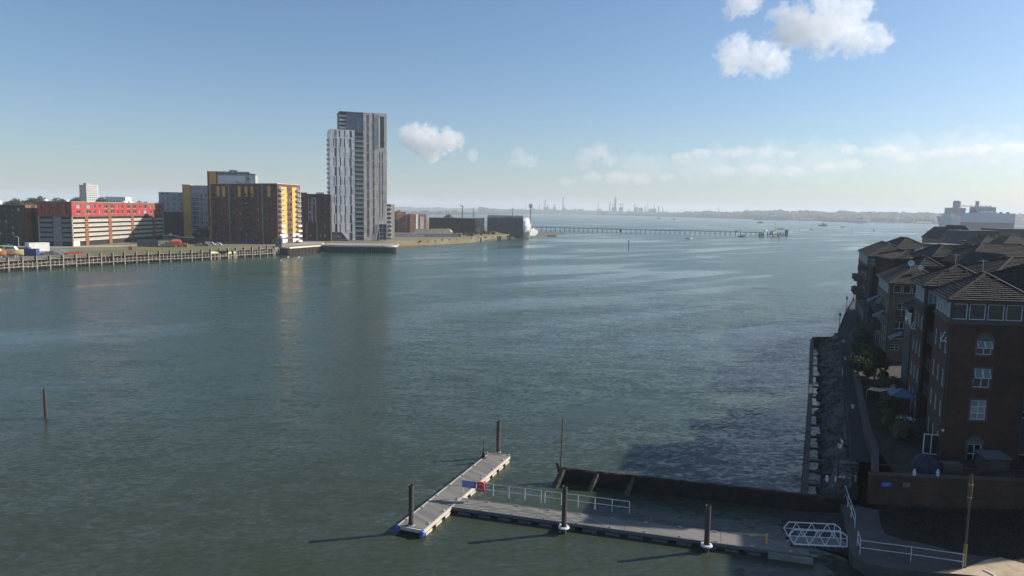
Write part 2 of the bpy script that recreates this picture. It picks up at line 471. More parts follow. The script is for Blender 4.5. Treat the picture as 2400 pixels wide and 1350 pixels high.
# dolphin and stepped concrete landing by the brown block
p = G(662, 596.5)
t = thing('mooring_dolphin', 'square grey timber dolphin at the right end of the timber wharf', 'dolphin', p)
bb = MB(); bb.box(-5.2, 0, -1, 0, 3, 3.8); bb.build('frame', TIMBERD, t)
bb = MB(); bb.box(-5.6, -.4, 3.8, .2, 3.2, 4.3); bb.build('cap', CONC, t)
bb = MB(); bb.box(-4.2, .5, 4.3, -.4, 2.4, 8.8); bb.build('housing', M('grey painted steel', (.13, .14, .15), .6), t)
bb = MB(); bb.tube((-.1, -.5, -1), (-.1, -.5, 9.2), .28); bb.build('pile', TIMBER, t)
p = G(700, 590)
t = thing('concrete_landing', 'low stepped concrete landing between the dolphin and the sheet piled quay', 'landing', (G(664, 594).x, G(664, 594).y, 0), R_(25))
bb = MB(); bb.box(0, 0, 2.2, 6.4, 6, 3.2); bb.build('slab', CONC, t)
bb = MB(); bb.box(6.4, 0, .2, 9, 5, 2.4); bb.build('step', CONC, t)
for k in range(5):
    bb = MB(); bb.tube((.4 + k * 1.4, .4, -1), (.4 + k * 1.4, .4, 2.2), .25); bb.build('pile', TIMBERD, t)
def quay_piles(name, label, line, z0, z1, pitch, cap, capmat, capw=1.2):
    t = thing(name, label, 'quay')
    bb, cc = MB(), MB()
    for a, c in zip(line[:-1], line[1:]):
        a, c = Vector((*a, 0)), Vector((*c, 0)); d = (c - a); L = d.length; d.normalize(); nn = Vector((d.y, -d.x, 0))
        k = max(1, round(L / pitch)); w = L / k
        for i in range(k):
            s = a + d * (i * w); off = [0, 0, .42, .42, 0]; fr = [0, .3, .42, .86, 1]
            for j in range(4):
                p0 = s + d * (w * fr[j]) + nn * off[j]; p1 = s + d * (w * fr[j + 1]) + nn * off[j + 1]
                bb.face([p0 + Vector((0, 0, z0)), p1 + Vector((0, 0, z0)), p1 + Vector((0, 0, z1)), p0 + Vector((0, 0, z1))])
        cc.bar(a + Vector((0, 0, z1 + cap / 2)) + nn * .1, c + Vector((0, 0, z1 + cap / 2)) + nn * .1, capw, cap)
    bb.build('sheet_piling', STEELD, t); cc.build('capping_beam', capmat, t)
    return t
PALEC = M('pale concrete coping', (0.55, 0.52, 0.44), .85, .1, .5)
l2 = [P_(660, 579, LZ), P_(676, 580.5, LZ), P_(752, 575, LZ), P_(758, 570, LZ)]
quay_piles('sheet_pile_quay', 'short quay of ribbed sheet piles with a pale coping below the yellow balconies', [(x, y) for x, y in l2], -1.5, LZ - .5, 1.3, .75, PALEC)

# ------------------------------------------------------------------ car park block (A)
def car_park():
    c = G(172, 578, LZ); X0, Y0 = c.x, c.y
    Y1 = ATX(386, 560, X0).y; L = Y1 - Y0; H = ATX(170, 473, X0).z - LZ; W = 17.0
    t = thing('car_park', 'red and orange brick car park block with cream louvred parking decks', 'car park', (X0, Y0, LZ))
    yy = lambda cx: ATX(cx / 4.8214, 480, X0).y - Y0      # crop-column to distance along the lit wall
    pil = [yy(q) for q in (950, 988, 1218, 1252, 1475, 1502, 1718, 1746)]
    ops, cw = [], []
    for cx, big in ((885, 1), (1000, 1), (1070, 0), (1125, 0), (1195, 1), (1270, 1), (1328, 0), (1380, 0), (1450, 1), (1520, 1), (1580, 0), (1640, 1), (1705, 0), (1750, 0), (1812, 1)):
        w = 3.3 if big else 1.5
        for za in (H - 3.1, H - 6.0): ops.append((yy(cx) - w / 2, yy(cx) + w / 2, za, za + 1.9, big))
    zb = H - 7.5
    w = MB()
    facade(w, (0, 0), (0, 1), L, zb, H, ops, 0, .3)
    # left dark face (faces the camera)
    fops = [(-W + x - 0, -W + x + 1.4, z, z + 1.9) for x in (2, 6, 10.5, 14) for z in (H - 3.1, H - 6.0)]
    fops = [(a + W, c_ + W, z0, z1) for a, c_, z0, z1 in fops]
    facade(w, (-W, 0), (1, 0), W, zb, H, fops, 0, .3)
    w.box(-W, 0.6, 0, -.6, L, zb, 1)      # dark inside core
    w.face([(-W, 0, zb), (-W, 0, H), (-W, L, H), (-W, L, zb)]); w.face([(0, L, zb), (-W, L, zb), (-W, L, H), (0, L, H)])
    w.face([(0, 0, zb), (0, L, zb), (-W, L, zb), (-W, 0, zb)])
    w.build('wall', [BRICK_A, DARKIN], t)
    windows(t, (0, 0), (0, 1), [o for o in ops if o[4]], UPVC, GLASS, .3, 2, 1, .12, GLASSL, .35)
    windows(t, (0, 0), (0, 1), [o for o in ops if not o[4]], UPVC, GLASS, .3, 1, 1, .12, GLASSL, .3)
    windows(t, (-W, 0), (1, 0), fops, FRAMED, GLASS, .3)
    # red cladding panels, 4 cm proud, between windows
    bays = [0.25] + pil + [L - .25]
    for i in range(0, len(bays), 2):
        a, c_ = bays[i], bays[i + 1]
        cut = sorted([(o[0], o[1]) for o in ops if a < (o[0] + o[1]) / 2 < c_ and abs(o[2] - (H - 3.1)) < .1])
        x = a
        for s, e in cut + [(c_, c_)]:
            if s - x > .15:
                q = MB(); q.box(0.002, x, H - 6.7, .06, s - .02, H - .7); q.build('red_panel', RED, t)
            if e > s:
                for z0, z1 in ((H - 6.7, H - 6.02), (H - 4.08, H - 3.12), (H - 1.18, H - .7)):
                    q = MB(); q.box(0.002, s, z0, .055, e, z1); q.build('red_panel', RED, t)
            x = e + .02
    for x in (.4, 3.6, 7.6, 12.2):
        q = MB(); q.box(-W + x, -.06, H - 6.7, -W + x + 1.4, -.002, H - .7); q.build('red_panel', RED, t)
    # pillars below
    for i in range(0, 8, 2):
        q = MB(); q.box(-.6, pil[i], 0, .12, pil[i + 1], zb); q.build('pillar', BRICK_A, t)
    for y in (0, L - .6):
        q = MB(); q.box(-.6, y, 0, -.02, y + .6, zb); q.build('pillar', CONC, t)
    # five decks of louvres
    lev = (zb - 2.7) / 5
    for i in range(0, len(bays), 2):
        a, c_ = bays[i] + .05, bays[i + 1] - .05
        for k in range(5):
            z = 2.7 + k * lev
            q = MB(); n_ = int((c_ - a) / .62)
            for j in range(n_):
                y = a + (c_ - a) * j / n_
                q.box(-.22, y, z, -.02, y + .40, z + lev * .50)
            q.box(-.2, a, z - .2, -.0, c_, z + .06); q.box(-.2, a, z + lev * .43, -.0, c_, z + lev * .50)
            q.build('louvre_panel', SLAT, t)
            # thin rods across the open strip above
            r = MB(); n2 = int((c_ - a) / 1.3)
            for j in range(n2 + 1):
                y = a + (c_ - a) * j / n2
                r.box(-.3, y - .05, z + lev * .5, -.2, y + .05, z + lev - .21)
            r.build('rail', STEELD, t)
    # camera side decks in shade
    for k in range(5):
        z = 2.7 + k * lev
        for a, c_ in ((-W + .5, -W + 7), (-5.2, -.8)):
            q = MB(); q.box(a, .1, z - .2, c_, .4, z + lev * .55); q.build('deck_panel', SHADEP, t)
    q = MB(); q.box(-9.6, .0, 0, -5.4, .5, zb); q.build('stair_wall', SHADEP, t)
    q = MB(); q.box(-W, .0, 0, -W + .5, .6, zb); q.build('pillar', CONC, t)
    q = MB(); q.box(-.1, .6, .1, .02, 5.5, 2.4); q.build('door', SLAT, t)
    flat_roof(t, [(-W, 0), (0, 0), (0, L), (-W, L)], H + .15, PALEC)
    for y, x, s in ((2, -14, 2), (L * .62, -5, 2.6), (L * .7, -6, 2.2), (8, -7, 1.5)):
        q = MB(); q.lathe([(s * .6, H + .15), (s * .6, H + .6), (s * .4, H + 1.0), (.01, H + 1.15)], (x, y), 10); q.build('roof_dome', WHITE, t)
    return X0, Y0, L, H
CPX, CPY, CPL, CPH = car_park()

def simple_block(name, label, c, W, D, H, rz, mat, front=None, right=None, cols=(), fm=FRAMED, gm=GLASS, extras=None, depth=.25, z=LZ, cat='apartment block', roofmat=None, fcols=1, palt=.25):
    """box building; front/right = list of (x0,x1,z0,z1) openings"""
    t = thing(name, label, cat, (c[0], c[1], z), rz)
    w = MB()
    front, right = front or [], right or []
    facade(w, (0, 0), (1, 0), W, 0, H, front, 0, depth)
    facade(w, (W, 0), (0, 1), D, 0, H, right, 0, depth)
    facade(w, (W, D), (-1, 0), W, 0, H)
    facade(w, (0, D), (0, -1), D, 0, H)
    w.build('wall', mat, t)
    windows(t, (0, 0), (1, 0), front, fm, gm, depth, fcols, 1, .09, GLASSL, palt)
    windows(t, (W, 0), (0, 1), right, fm, gm, depth, fcols, 1, .09, GLASSL, palt)
    flat_roof(t, [(0.01, 0.01), (W - .01, 0.01), (W - .01, D - .01), (0.01, D - .01)], H + .12, roofmat)
    return t
def grid(x0, dx, nx, w, z0, dz, nz, h):
    return [(x0 + i * dx, x0 + i * dx + w, z0 + k * dz, z0 + k * dz + h) for i in range(nx) for k in range(nz)]

# dark block left of the car park, with an orange lit end
p = AT(-30, 585, 352); q = AT(64.5, 585, 352)
Hk = AT(64, 481, 352).z - LZ
t = simple_block('brick_apartment_block', 'dark brown flat roofed block at the far left edge with a small orange end wall', (q.x - 26, 352, 0), 26, 14, Hk, 0, BRICK_D, grid(2, 3.3, 7, 1.4, 2, 3, 6, 1.7), [(4.5, 6.5, Hk - 3.2, Hk - 1.2)])
qq = MB(); qq.box(26.02, 0, 0, 26.08, 4.2, Hk - .1); qq.box(26.02, 7, 0, 26.08, 14, Hk - .1); o = qq.build('orange_cladding', BRICK_A, t)
qq = MB(); qq.box(1, 2, Hk + .12, 9, 8, Hk + 2.2); qq.build('plant_room', GALV, t)

# ------------------------------------------------------------------ brown block with yellow balconies (E)
def brown_block():
    c = AT(652, 575, 405.0); zt = AT(652, 430.5, 405.0).z; H = zt - LZ
    l = AT(497, 568, 431.0); ux = Vector((c.x - l.x, c.y - l.y)); W = ux.length; rz0 = math.atan2(ux.y, ux.x)
    far = AT(703, 433, 427.5)
    d = Vector((far.x - c.x, far.y - c.y)); DL = d.length; d.normalize(); d.rotate(Matrix.Rotation(-rz0, 2))
    t = thing('brown_apartment_block', 'tall red brown brick apartment block with yellow balconies on its sunlit end', 'apartment block', (l.x, l.y, LZ), rz0)
    fl = (H - 1.6) / 11
    cs = [2.2, 5.6, 9.2, 12.6, 16.2, 19.4, 22.6, 25.8, 30.6, 33.6]
    sc = W / 37.0
    front = [(x * sc, x * sc + 1.5, 1 + k * fl, 1 + k * fl + 1.7) for x in cs for k in range(11)]
    w = MB()
    facade(w, (0, 0), (1, 0), W, 0, H, front, 0, .3)
    right = []
    for k in range(11):
        for f in (.42, .52, .58):
            right.append((DL * f, DL * f + 1.15, .8 + k * fl, .8 + k * fl + 1.9))
    facade(w, (W, 0), d, DL, 0, H, right, 0, .3)
    e = (W + d.x * DL, d.y * DL)
    facade(w, e, (-1, 0), e[0], 0, H); facade(w, (0, e[1]), (0, -1), e[1], 0, H)
    w.build('wall', BRICK_E, t)
    windows(t, (0, 0), (1, 0), front, FRAMED, GLASS, .3, 2, 1, .1, GLASSL, .18)
    windows(t, (W, 0), d, right, UPVC, GLASS, .3, 1, 1, .1, GLASSL, .3)
    flat_roof(t, [(0.02, .02), (W - .02, .02), (e[0] - .02, e[1] - .02), (.02, e[1] - .02)], H + .25, PALEC)
    rz = math.atan2(d.y, d.x); nr = Vector((d.y, -d.x))
    def plate(u0, u1, z0, z1, mat, name='yellow_panel', off=.003, th=.06):
        q = MB(); q.box(u0, -th, z0, u1, -off, z1); q.build(name, mat, t, (W, 0, 0), rz)
    bal = balcony_mesh(DL * .15, 1.5, PALEC, UPVC); balW = balcony_mesh(DL * .17, 1.6, WHITE, WHITE, True)
    for k in range(11):
        z = .8 + k * fl
        if k >= 2:
            plate(DL * .17, DL * .40, z - .7, z + fl - .75, YELLOW)
            plate(DL * .64, DL * .82, z - .7, z + fl - .75, YELLOW)
        else:
            plate(DL * .10, DL * .40, z + .1, z + fl - .9, WHITE, 'white_panel')
            plate(DL * .64, DL * .93, z + .1, z + fl - .9, WHITE, 'white_panel')
        bm = bal if k > 3 else balW
        for f in (.06, .80):
            link('balcony', bm, t, (W + d.x * DL * f, d.y * DL * f, z - .1), rz)
        for f in (.09, .84):
            q = link('balcony_door', win_mesh(1.8, 2.1, UPVC, GLASS, 2, 1, .12), t, (W + d.x * DL * f + nr.x * .05, d.y * DL * f + nr.y * .05, z + .1), rz)
    # camera side: yellow patches on the top two floors, downpipes, balconies
    for x, n in ((1.9, 1), (5.2, 1), (14.0, 0), (17.8, 0), (21, 0)):
        q = MB(); q.box((x + 1.8) * sc, -.06, H - 1.6 - 2 * fl, (x + 3.2) * sc, -.003, H - 1.4); q.build('yellow_panel', YELLOW, t)
    q = MB(); q.box(31.9 * sc, -.06, H - 1.6 - 2 * fl, 33.4 * sc, -.003, H - 1.2); q.build('yellow_panel', YELLOW, t)
    for x in (10.6, 29.0):
        q = MB(); q.box(x * sc, -.25, .2, x * sc + .5, -.003, H - .3); q.build('downpipe', CONC, t)
    b2 = balcony_mesh(2.4, 1.2, STEELD, FRAMED)
    for x in (1.8, 12.2, 19.0, 22.2):
        for k in range(2, 10): link('balcony', b2, t, (x * sc - .4, -.003, .7 + k * fl))
    blue = M('dark blue hoarding', (.05, .06, .16), .7)
    for x in (2, 14, 18, 21.5):
        q = MB(); q.box(x * sc, -.08, .3, (x + 2.6) * sc, -.003, 2.6); q.build('ground_floor_panel', blue, t)
brown_block()

# penthouse tower behind (D)
Yd = 455
def blk_px(name, label, px0, px1, pyt, Y, D, mat, z=LZ, rz=0, **k):
    a = AT(px0, 520, Y); c = AT(px1, 520, Y); H = AT((px0 + px1) / 2, pyt, Y).z - z
    return simple_block(name, label, (a.x, Y), c.x - a.x, D, H, rz, mat, z=z, **k), c.x - a.x, H
W_, H_ = 29, 52
t, W_, H_ = blk_px('stepped_apartment_tower', 'tall block with an ochre stair tower and white set back penthouse behind the brown block', 490, 586, 408, Yd, 16, GREYP,
    front=[(x, x + 1.6, z, z + 1.8) for x in (9, 13, 17, 21, 25) for z in (34.5, 38, 41.5)])
q = MB(); q.box(-.1, -.5, 0, 6.4, 6, H_ + 1.6); o = q.build('stair_tower', YELLOW, t)
q = MB(); q.box(-.1, -.58, 8, .9, -.505, H_ + 1.5); q.box(5.6, -.58, 8, 6.4, -.505, H_ + 1.5); q.build('brick_strip', BRICK_E, t)
q = MB(); q.box(6.45, -.4, H_ - 6.5, 24.0, -.005, H_ - .9); q.build('white_band', WHITE, t)
q = MB(); q.box(6.4, -1.6, H_ + .12, 27.2, 10, H_ + .6); q.build('roof_overhang', ROOFG, t)
q = MB(); q.box(13, 2, H_ + .6, 17, 6, H_ + 2.8); q.build('plant_room', STEEL, t)
link('balcony', balcony_mesh(10, 3.0, PALEC, GALV), t, (19, -.41, H_ - 5.6))
link('balcony', balcony_mesh(8, 2.4, PALEC, GALV), t, (22, -.41, H_ - 8.6))

# yellow and pale blue block (C)
t, W_, H_ = blk_px('ochre_apartment_block', 'slim block with an ochre stripe and pale blue grey window panel', 432, 497, 435, 462, 14, GREYP,
    front=[(x, x + w, z, z + 1.8) for x, w in ((6.2, 1.6), (8.0, 1.3), (11.2, 1.0), (14.2, 1.0)) for z in [3.2 + 3.0 * k for k in range(9)]])
q = MB(); q.box(-.1, -.5, 0, 4.9, 5, H_ + .5); q.build('stair_tower', YELLOW, t)
q = MB(); q.box(-.5, -.3, 0, -.102, 5, H_ + .7); q.build('brick_strip', BRICK_E, t)
q = MB(); q.box(4.95, -.12, 0, W_, -.004, 3.0); q.build('brick_base', BRICK_D, t)
link('balcony', balcony_mesh(3.4, 1.3, GALV, FRAMED), t, (6, -.003, 25))
for k in range(6): link('balcony', balcony_mesh(3.4, 1.3, GALV, FRAMED), t, (6, -.003, 7 + 3 * k))
# grey block B with dark brick base
t, W_, H_ = blk_px('grey_apartment_block', 'grey rendered block with a dark brick base behind the car park', 374, 436, 458.5, 470, 16, GREYP,
    front=[(x, x + 1.3, z, z + 1.8) for x in (2, 5.3, 9.6, 14.2) for z in (17.8, 21.2, 24.6, 28.0)])
q = MB(); q.box(-.1, -.2, 0, W_ + .1, -.01, 16.8); q.build('brick_base', BRICK_D, t)
q = MB(); q.box(5, 4, H_ + .1, 8, 8, H_ + 1.1); q.build('roof_plant', STEEL, t)
# dark block F
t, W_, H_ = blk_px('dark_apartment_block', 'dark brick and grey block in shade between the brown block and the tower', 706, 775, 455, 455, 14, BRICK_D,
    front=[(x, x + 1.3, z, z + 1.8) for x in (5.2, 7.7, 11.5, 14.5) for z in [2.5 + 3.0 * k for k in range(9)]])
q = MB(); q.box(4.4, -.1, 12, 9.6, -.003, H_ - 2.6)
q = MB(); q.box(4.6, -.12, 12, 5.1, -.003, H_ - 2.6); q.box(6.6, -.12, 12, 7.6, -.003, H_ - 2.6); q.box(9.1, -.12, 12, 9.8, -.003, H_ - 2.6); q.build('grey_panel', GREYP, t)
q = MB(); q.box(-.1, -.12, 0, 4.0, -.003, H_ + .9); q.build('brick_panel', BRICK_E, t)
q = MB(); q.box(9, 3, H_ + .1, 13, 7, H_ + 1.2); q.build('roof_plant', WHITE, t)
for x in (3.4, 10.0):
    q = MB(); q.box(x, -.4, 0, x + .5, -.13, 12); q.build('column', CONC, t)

# ------------------------------------------------------------------ tower
def tower():
    Y0 = 458.0; s = Y0 / FPX / 3.75 * 0.992      # metres per crop pixel
    o = AT(740 + 133 / 3.75, 240 + 1215 / 3.75, Y0)
    zb = LZ + .25
    t = thing('residential_tower', 'tall slender tower of pale blue white and stone grey cladding by the water', 'tower', (o.x, o.y, zb), R_(20))
    X = lambda cx: (cx - 120) * s
    Z = lambda cz: (1215 - cz) * s
    fl = 41.5 * s
    # white wing
    xa, xb, zt = X(120), X(333), Z(245)
    ops = []
    gtop = Z(318)
    for k in range(13):
        z1 = Z(318) - k * 2 * fl; z0 = max(z1 - 2 * fl + .25, Z(1140))
        if z1 - z0 < 1.5: break
        cols = ((150, 158), (166, 178), (204, 215), (240, 250), (286, 305)) if k % 2 == 0 else ((158, 178), (197, 207), (245, 254), (291, 309))
        for a, c in cols: ops.append((X(a) - xa, X(c) - xa, z0, z1 - .05))
    for a, c in ((157, 178), (197, 207), (243, 253), (290, 310)): ops.append((X(a) - xa, X(c) - xa, Z(310), Z(252)))
    w = MB()
    zlow = Z(1140)
    facade(w, (xa, 0), (1, 0), xb - xa, zlow, zt, ops, 0, .3)
    facade(w, (xb, 18), (-1, 0), xb - xa, 0, zt); facade(w, (xa, 18), (0, -1), 18, 0, zt)
    w.face([(xa, 0, zlow), (xa, 18, zlow), (xb, 18, zlow), (xb, 0, zlow)])
    w.face([(xb, 0, zt), (xb, 18, zt), (xa, 18, zt), (xa, 0, zt)])
    w.build('white_wing', TWHITE, t)
    windows(t, (xa, 0), (1, 0), ops, FRAMED, GLASS, .3, 1, 2, .1, GLASSL, .2)
    # tapered white leg at the foot
    q = MB()
    a, c, e = X(212), X(272), X(333)
    q.v += [(a, 0, zlow), (e, 0, zlow), (e, 0, 0), (c, 0, 0), (a, 1, zlow), (e, 1, zlow), (e, 1, 0), (c, 1, 0)]
    for f in ((0, 3, 2, 1), (4, 5, 6, 7), (0, 4, 7, 3), (1, 2, 6, 5), (2, 3, 7, 6)): q.f.append(f); q.m.append(0)
    q.build('tapered_leg', TWHITE, t)
    q = MB(); q.box(X(285), -.05, .3, X(310), -.005, zlow - .3); q.build('window', GLASS, t)
    for k in range(2):
        q = link('ground_floor_glazing', win_mesh(X(212) - X(135), zlow / 2 - .2, UPVC, GLASS, 4, 1, .15), t, (X(135), 1.5, .1 + k * zlow / 2))
    # balcony strip
    x0, x1 = X(335), X(410); nfl = int(Z(268) / fl)
    gm = win_mesh(x1 - x0 - .4, fl - .5, FRAMED, GLASS, 4, 1, .12)
    sb = MB(); sb.box(x0 - xb * 0 + .02, -.15, 0, x1 - .02, 1.5, .28); slab = sb.mesh('floor_slab', GALV)
    gb = MB(); gb.box(x0 + .1, -.1, .3, x1 - .1, -.06, 1.35); gl = gb.mesh('balcony_glass', GLASSG)
    for k in range(nfl + 1):
        z = k * fl
        link('floor_slab', slab, t, (0, 0, z))
        if k < nfl:
            link('glazing', gm, t, (x0 + .2, 1.45, z + .35))
            if k > 1: link('balcony_glass', gl, t, (0, 0, z))
    q = MB(); q.box(x0, 1.52, 0, x1, 14, Z(268)); q.build('core', CONCD, t)
    # upper glass storey set back
    za, zb_, zc = Z(300), Z(92), Z(97)
    q = MB(); q.box(X(207), 3.0, Z(245), X(262), 16, zc); q.build('penthouse_side', M('dusky plum cladding', (.13, .10, .105), .6), t)
    q = MB(); q.box(X(262), 1.3, Z(268) + .3, X(408), 16, zb_); q.build('penthouse_core', CONCD, t)
    nP = 9
    for k in range(5):
        zz = Z(268) + .3 + k * (zb_ - Z(268) - .6) / 5
        hh = (zb_ - Z(268) - .6) / 5 - .12
        for i in range(nP):
            xx = X(262) + (X(408) - X(262)) * i / nP
            link('glass_panel', win_mesh((X(408) - X(262)) / nP - .04, hh, FRAMED, M_BG if i not in (6,) else GLASSL, 1, 1, .06), t, (xx, 1.25, zz))
        link('balcony', balcony_mesh(X(262) - X(207), 1.6, GALV, GALV, True), t, (X(207), 3.0, zz - .2))
    q = MB(); q.box(X(205), .9, zb_, X(409), 16.5, zb_ + .5); q.build('roof', ROOFG, t)
    # stone wing
    xs, xe, zt2 = X(410), X(616), Z(85)
    ops2 = []
    for a, c, top, bot in ((437, 458, 105, 1215), (489, 505, 90, 1215), (548, 557, 425, 1050), (572, 582, 425, 1050)):
        z1 = Z(top)
        while z1 - 2 * fl > max(Z(bot), 0) - .5:
            ops2.append((X(a) - xs, X(c) - xs, z1 - 2 * fl + .35, z1)); z1 -= 2 * fl
    slot = (X(556) - xs, X(592) - xs, Z(388), Z(112)); ops2.append(slot)
    trap = (X(545) - xs, X(614) - xs, .3, Z(1066)); ops2.append(trap)
    w = MB()
    facade(w, (xs, 0), (1, 0), xe - xs, 0, zt2, ops2, 0, .35)
    facade(w, (xe, 0), (0, 1), 18, 0, zt2); facade(w, (xe, 18), (-1, 0), xe - xs, 0, zt2); facade(w, (xs, 18), (0, -1), 18, 0, zt2)
    w.face([(xs, 0, zt2), (xe, 0, zt2), (xe, 18, zt2), (xs, 18, zt2)])
    w.build('stone_wing', TSAND, t)
    windows(t, (xs, 0), (1, 0), ops2[:-2], FRAMED, M('smoky glass', (.19, .19, .19), .15, .4, .4, spec=.6, rnd=.3), .35, 1, 2, .1)
    windows(t, (xs, 0), (1, 0), [slot], FRAMED, GLASS, .35, 2, 10, .2)
    windows(t, (xs, 0), (1, 0), [trap], GALV, GLASS, .35, 2, 4, .22)
    q = MB()
    for A, B in (((X(545), Z(105)), (X(545), Z(390))), ((X(545), Z(107)), (X(592), Z(107)))): q.bar((A[0], -.1, A[1]), (B[0], -.1, B[1]), .5, .55)
    q.build('white_frame', WHITE, t)
    q = MB(); q.bar((X(545), -.12, Z(1062)), (X(618), -.12, Z(1062)), .4, .4); q.bar((X(545), -.12, Z(1062)), (X(517), -.12, 0), .4, .4)
    q.build('white_frame', WHITE, t)
    q = MB(); q.v += [(X(519), -.06, .1), (X(545), -.06, .1), (X(545), -.06, Z(1068)), (X(519), .0, .1), (X(545), .0, .1), (X(545), .0, Z(1068))]
    for f in ((0, 1, 2), (5, 4, 3), (0, 2, 5, 3)): q.f.append(f); q.m.append(0)
    q.build('glass_panel', GLASS, t)
    # balconies on the two outer edges
    bm = balcony_mesh(5.0, 1.25, GALV, GALV, True)
    k = 0
    for k in range(28):
        z = k * fl + .2
        if Z(1190) < z < Z(440):
            link('balcony', bm, t, (xe, 5, z), R_(90))
        if Z(1140) < z < Z(300):
            link('balcony', bm, t, (xa, 10, z), R_(-90))
    q = MB(); q.tube((X(575), 3, zt2), (X(575), 3, zt2 + 1.6), .05, n=5); q.build('aerial', STEEL, t)
M_BG = M('blue tinted glass', (0.10, 0.16, 0.22), 0.1, 0.25, 0.3, spec=0.9)
tower()
# curved podium under the tower
def podium():
    c0 = P_(752, 574.5, LZ); c1 = P_(927, 577, LZ)
    a, c = Vector(c0), Vector(c1); mid = (a + c) / 2; d = (c - a).normalized(); n = Vector((d.y, -d.x)); L = (c - a).length / 2
    pts = []
    for i in range(33):
        th = math.pi * (1 - i / 32)
        pts.append(mid + d * (L * math.copysign(abs(math.cos(th)) ** .62, math.cos(th))) + n * (5.2 * math.sin(th) ** .8))
    back = [c - n * 22, a - n * 22]
    t = thing('tower_podium', 'curved waterside podium with a white parapet at the foot of the tower', 'podium')
    q = MB(); q.prism([(p.x, p.y) for p in pts + back], LZ - 1.0, LZ + .2); q.build('deck', CONC, t)
    q = MB()
    for p0, p1 in zip(pts[:-1], pts[1:]): q.bar((p0.x, p0.y, LZ + .05), (p1.x, p1.y, LZ + .05), .5, .9)
    q.build('parapet', PALEC, t)
    q = MB()
    for p0, p1 in zip(pts[:-1], pts[1:]):
        for f in (0, .5):
            p = p0 + (p1 - p0) * f + (p0 - mid).normalized() * .35
            q.box(p.x - .2, p.y - .2, -1, p.x + .2, p.y + .2, LZ - .5)
    q.build('fender_ribs', TIMBERD, t)['kind'] = 'stuff'
    q = MB()
    for p0, p1 in zip(pts[:-1], pts[1:]):
        q.face([(p0.x, p0.y, -1), (p1.x, p1.y, -1), (p1.x, p1.y, LZ - .4), (p0.x, p0.y, LZ - .4)])
    q.build('sheet_piling', STEELD, t)
    q = MB()
    for p0, p1 in zip(pts[14:-1], pts[15:]):
        e0, e1 = p0 + (mid - p0).normalized() * .8, p1 + (mid - p1).normalized() * .8
        q.bar((e0.x, e0.y, LZ + 1.3), (e1.x, e1.y, LZ + 1.3), .06)
        q.bar((e0.x, e0.y, LZ + .2), (e0.x, e0.y, LZ + 1.3), .06)
    q.build('railing', UPVC, t)
podium()
# block behind the tower on the right, with pale balconies
t, W_, H_ = blk_px('balcony_block', 'grey block with small pale balconies half hidden behind the right of the tower', 893, 917, 479, 500, 14, CONCD, front=grid(3, 2.6, 2, 1.4, 1, 3, 8, 1.8))
bm = balcony_mesh(2.6, 1.2, GALV, UPVC, True)
for k in range(8): link('balcony', bm, t, (W_ - 2.7, -.003, 1 + 2.95 * k))

# ------------------------------------------------------------------ low brick flats, scaffold block, shed
Yb = 640
def brick_row(px0, px1, pyt, label, cols, ex):
    t, W, H = blk_px('brick_flats', label, px0, px1, pyt, Yb, 12, BRICK_A, front=grid(1.2, 2.6, cols, 1.2, 1.0, 3.0, 4, 1.5), fm=UPVC, rz=R_(32))
    ex(t, W, H); return t
def e1(t, W, H):
    q = MB(); q.box(W - 3.2, -.3, 0, W, -.003, H); q.build('grey_panel', GREYP, t)
    q = MB(); q.box(-2.4, 0, 0, -.003, 10, H); q.build('dark_side', BRICK_D, t)
    q = MB(); q.box(4, 2, H + .1, W - 2, 9, H + 1.5); q.build('set_back_storey', STEEL, t)
brick_row(930, 960, 496.5, 'left brick flats sunlit orange just right of the tower', 4, e1)
def e2(t, W, H):
    q = MB(); q.box(5.6, -.3, .8, 7.8, -.003, H); q.build('white_stair_panel', WHITE, t)
    q = MB(); q.box(9.6, -.3, 0, 13.4, -.003, H - 2); q.build('grey_panel', GREYP, t)
brick_row(961, 1003, 502.5, 'right brick flats with a white vertical stair panel', 4, e2)
t, W_, H_ = blk_px('scaffolded_block', 'long low dark building wrapped in netting near the shed', 1006, 1113, 511, 660, 22, M('black netting', (.035, .033, .035), .95, .3, .3), cat='building', z=LZ)
q = MB()
for k in range(9): q.box(W_ * k / 9, -.5, 0, W_ * k / 9 + .15, -.35, H_ + .8)
for k in range(4): q.box(0, -.48, 2 + 3 * k, W_, -.36, 2.14 + 3 * k)
q.build('scaffold', STEELD, t)
q = MB()
for k in range(4): q.box(W_ - 6 + .02, -.52, 1 + 3 * k, W_ - 1, -.49, 2.2 + 3 * k)
q.build('brick_panel', BRICK_D, t)
t, W_, H_ = blk_px('timber_framed_block', 'half built block with pale timber floors beside the dark netted building', 1114, 1134, 511, 664, 12, M('raw timber boards', (.45, .36, .22), .9, .2, 1), cat='building')
q = MB()
for k in range(4): q.box(-.2, -.8, H_ - 1.2 - 1.7 * k, W_ + .2, -.003, H_ - .7 - 1.7 * k)
q.build('floor_edge', M('fresh board', (.6, .48, .28), .9), t)
q = MB(); q.box(1.5, -.9, .5, 4.5, -.82, 6); q.build('white_sheet', WHITE, t)

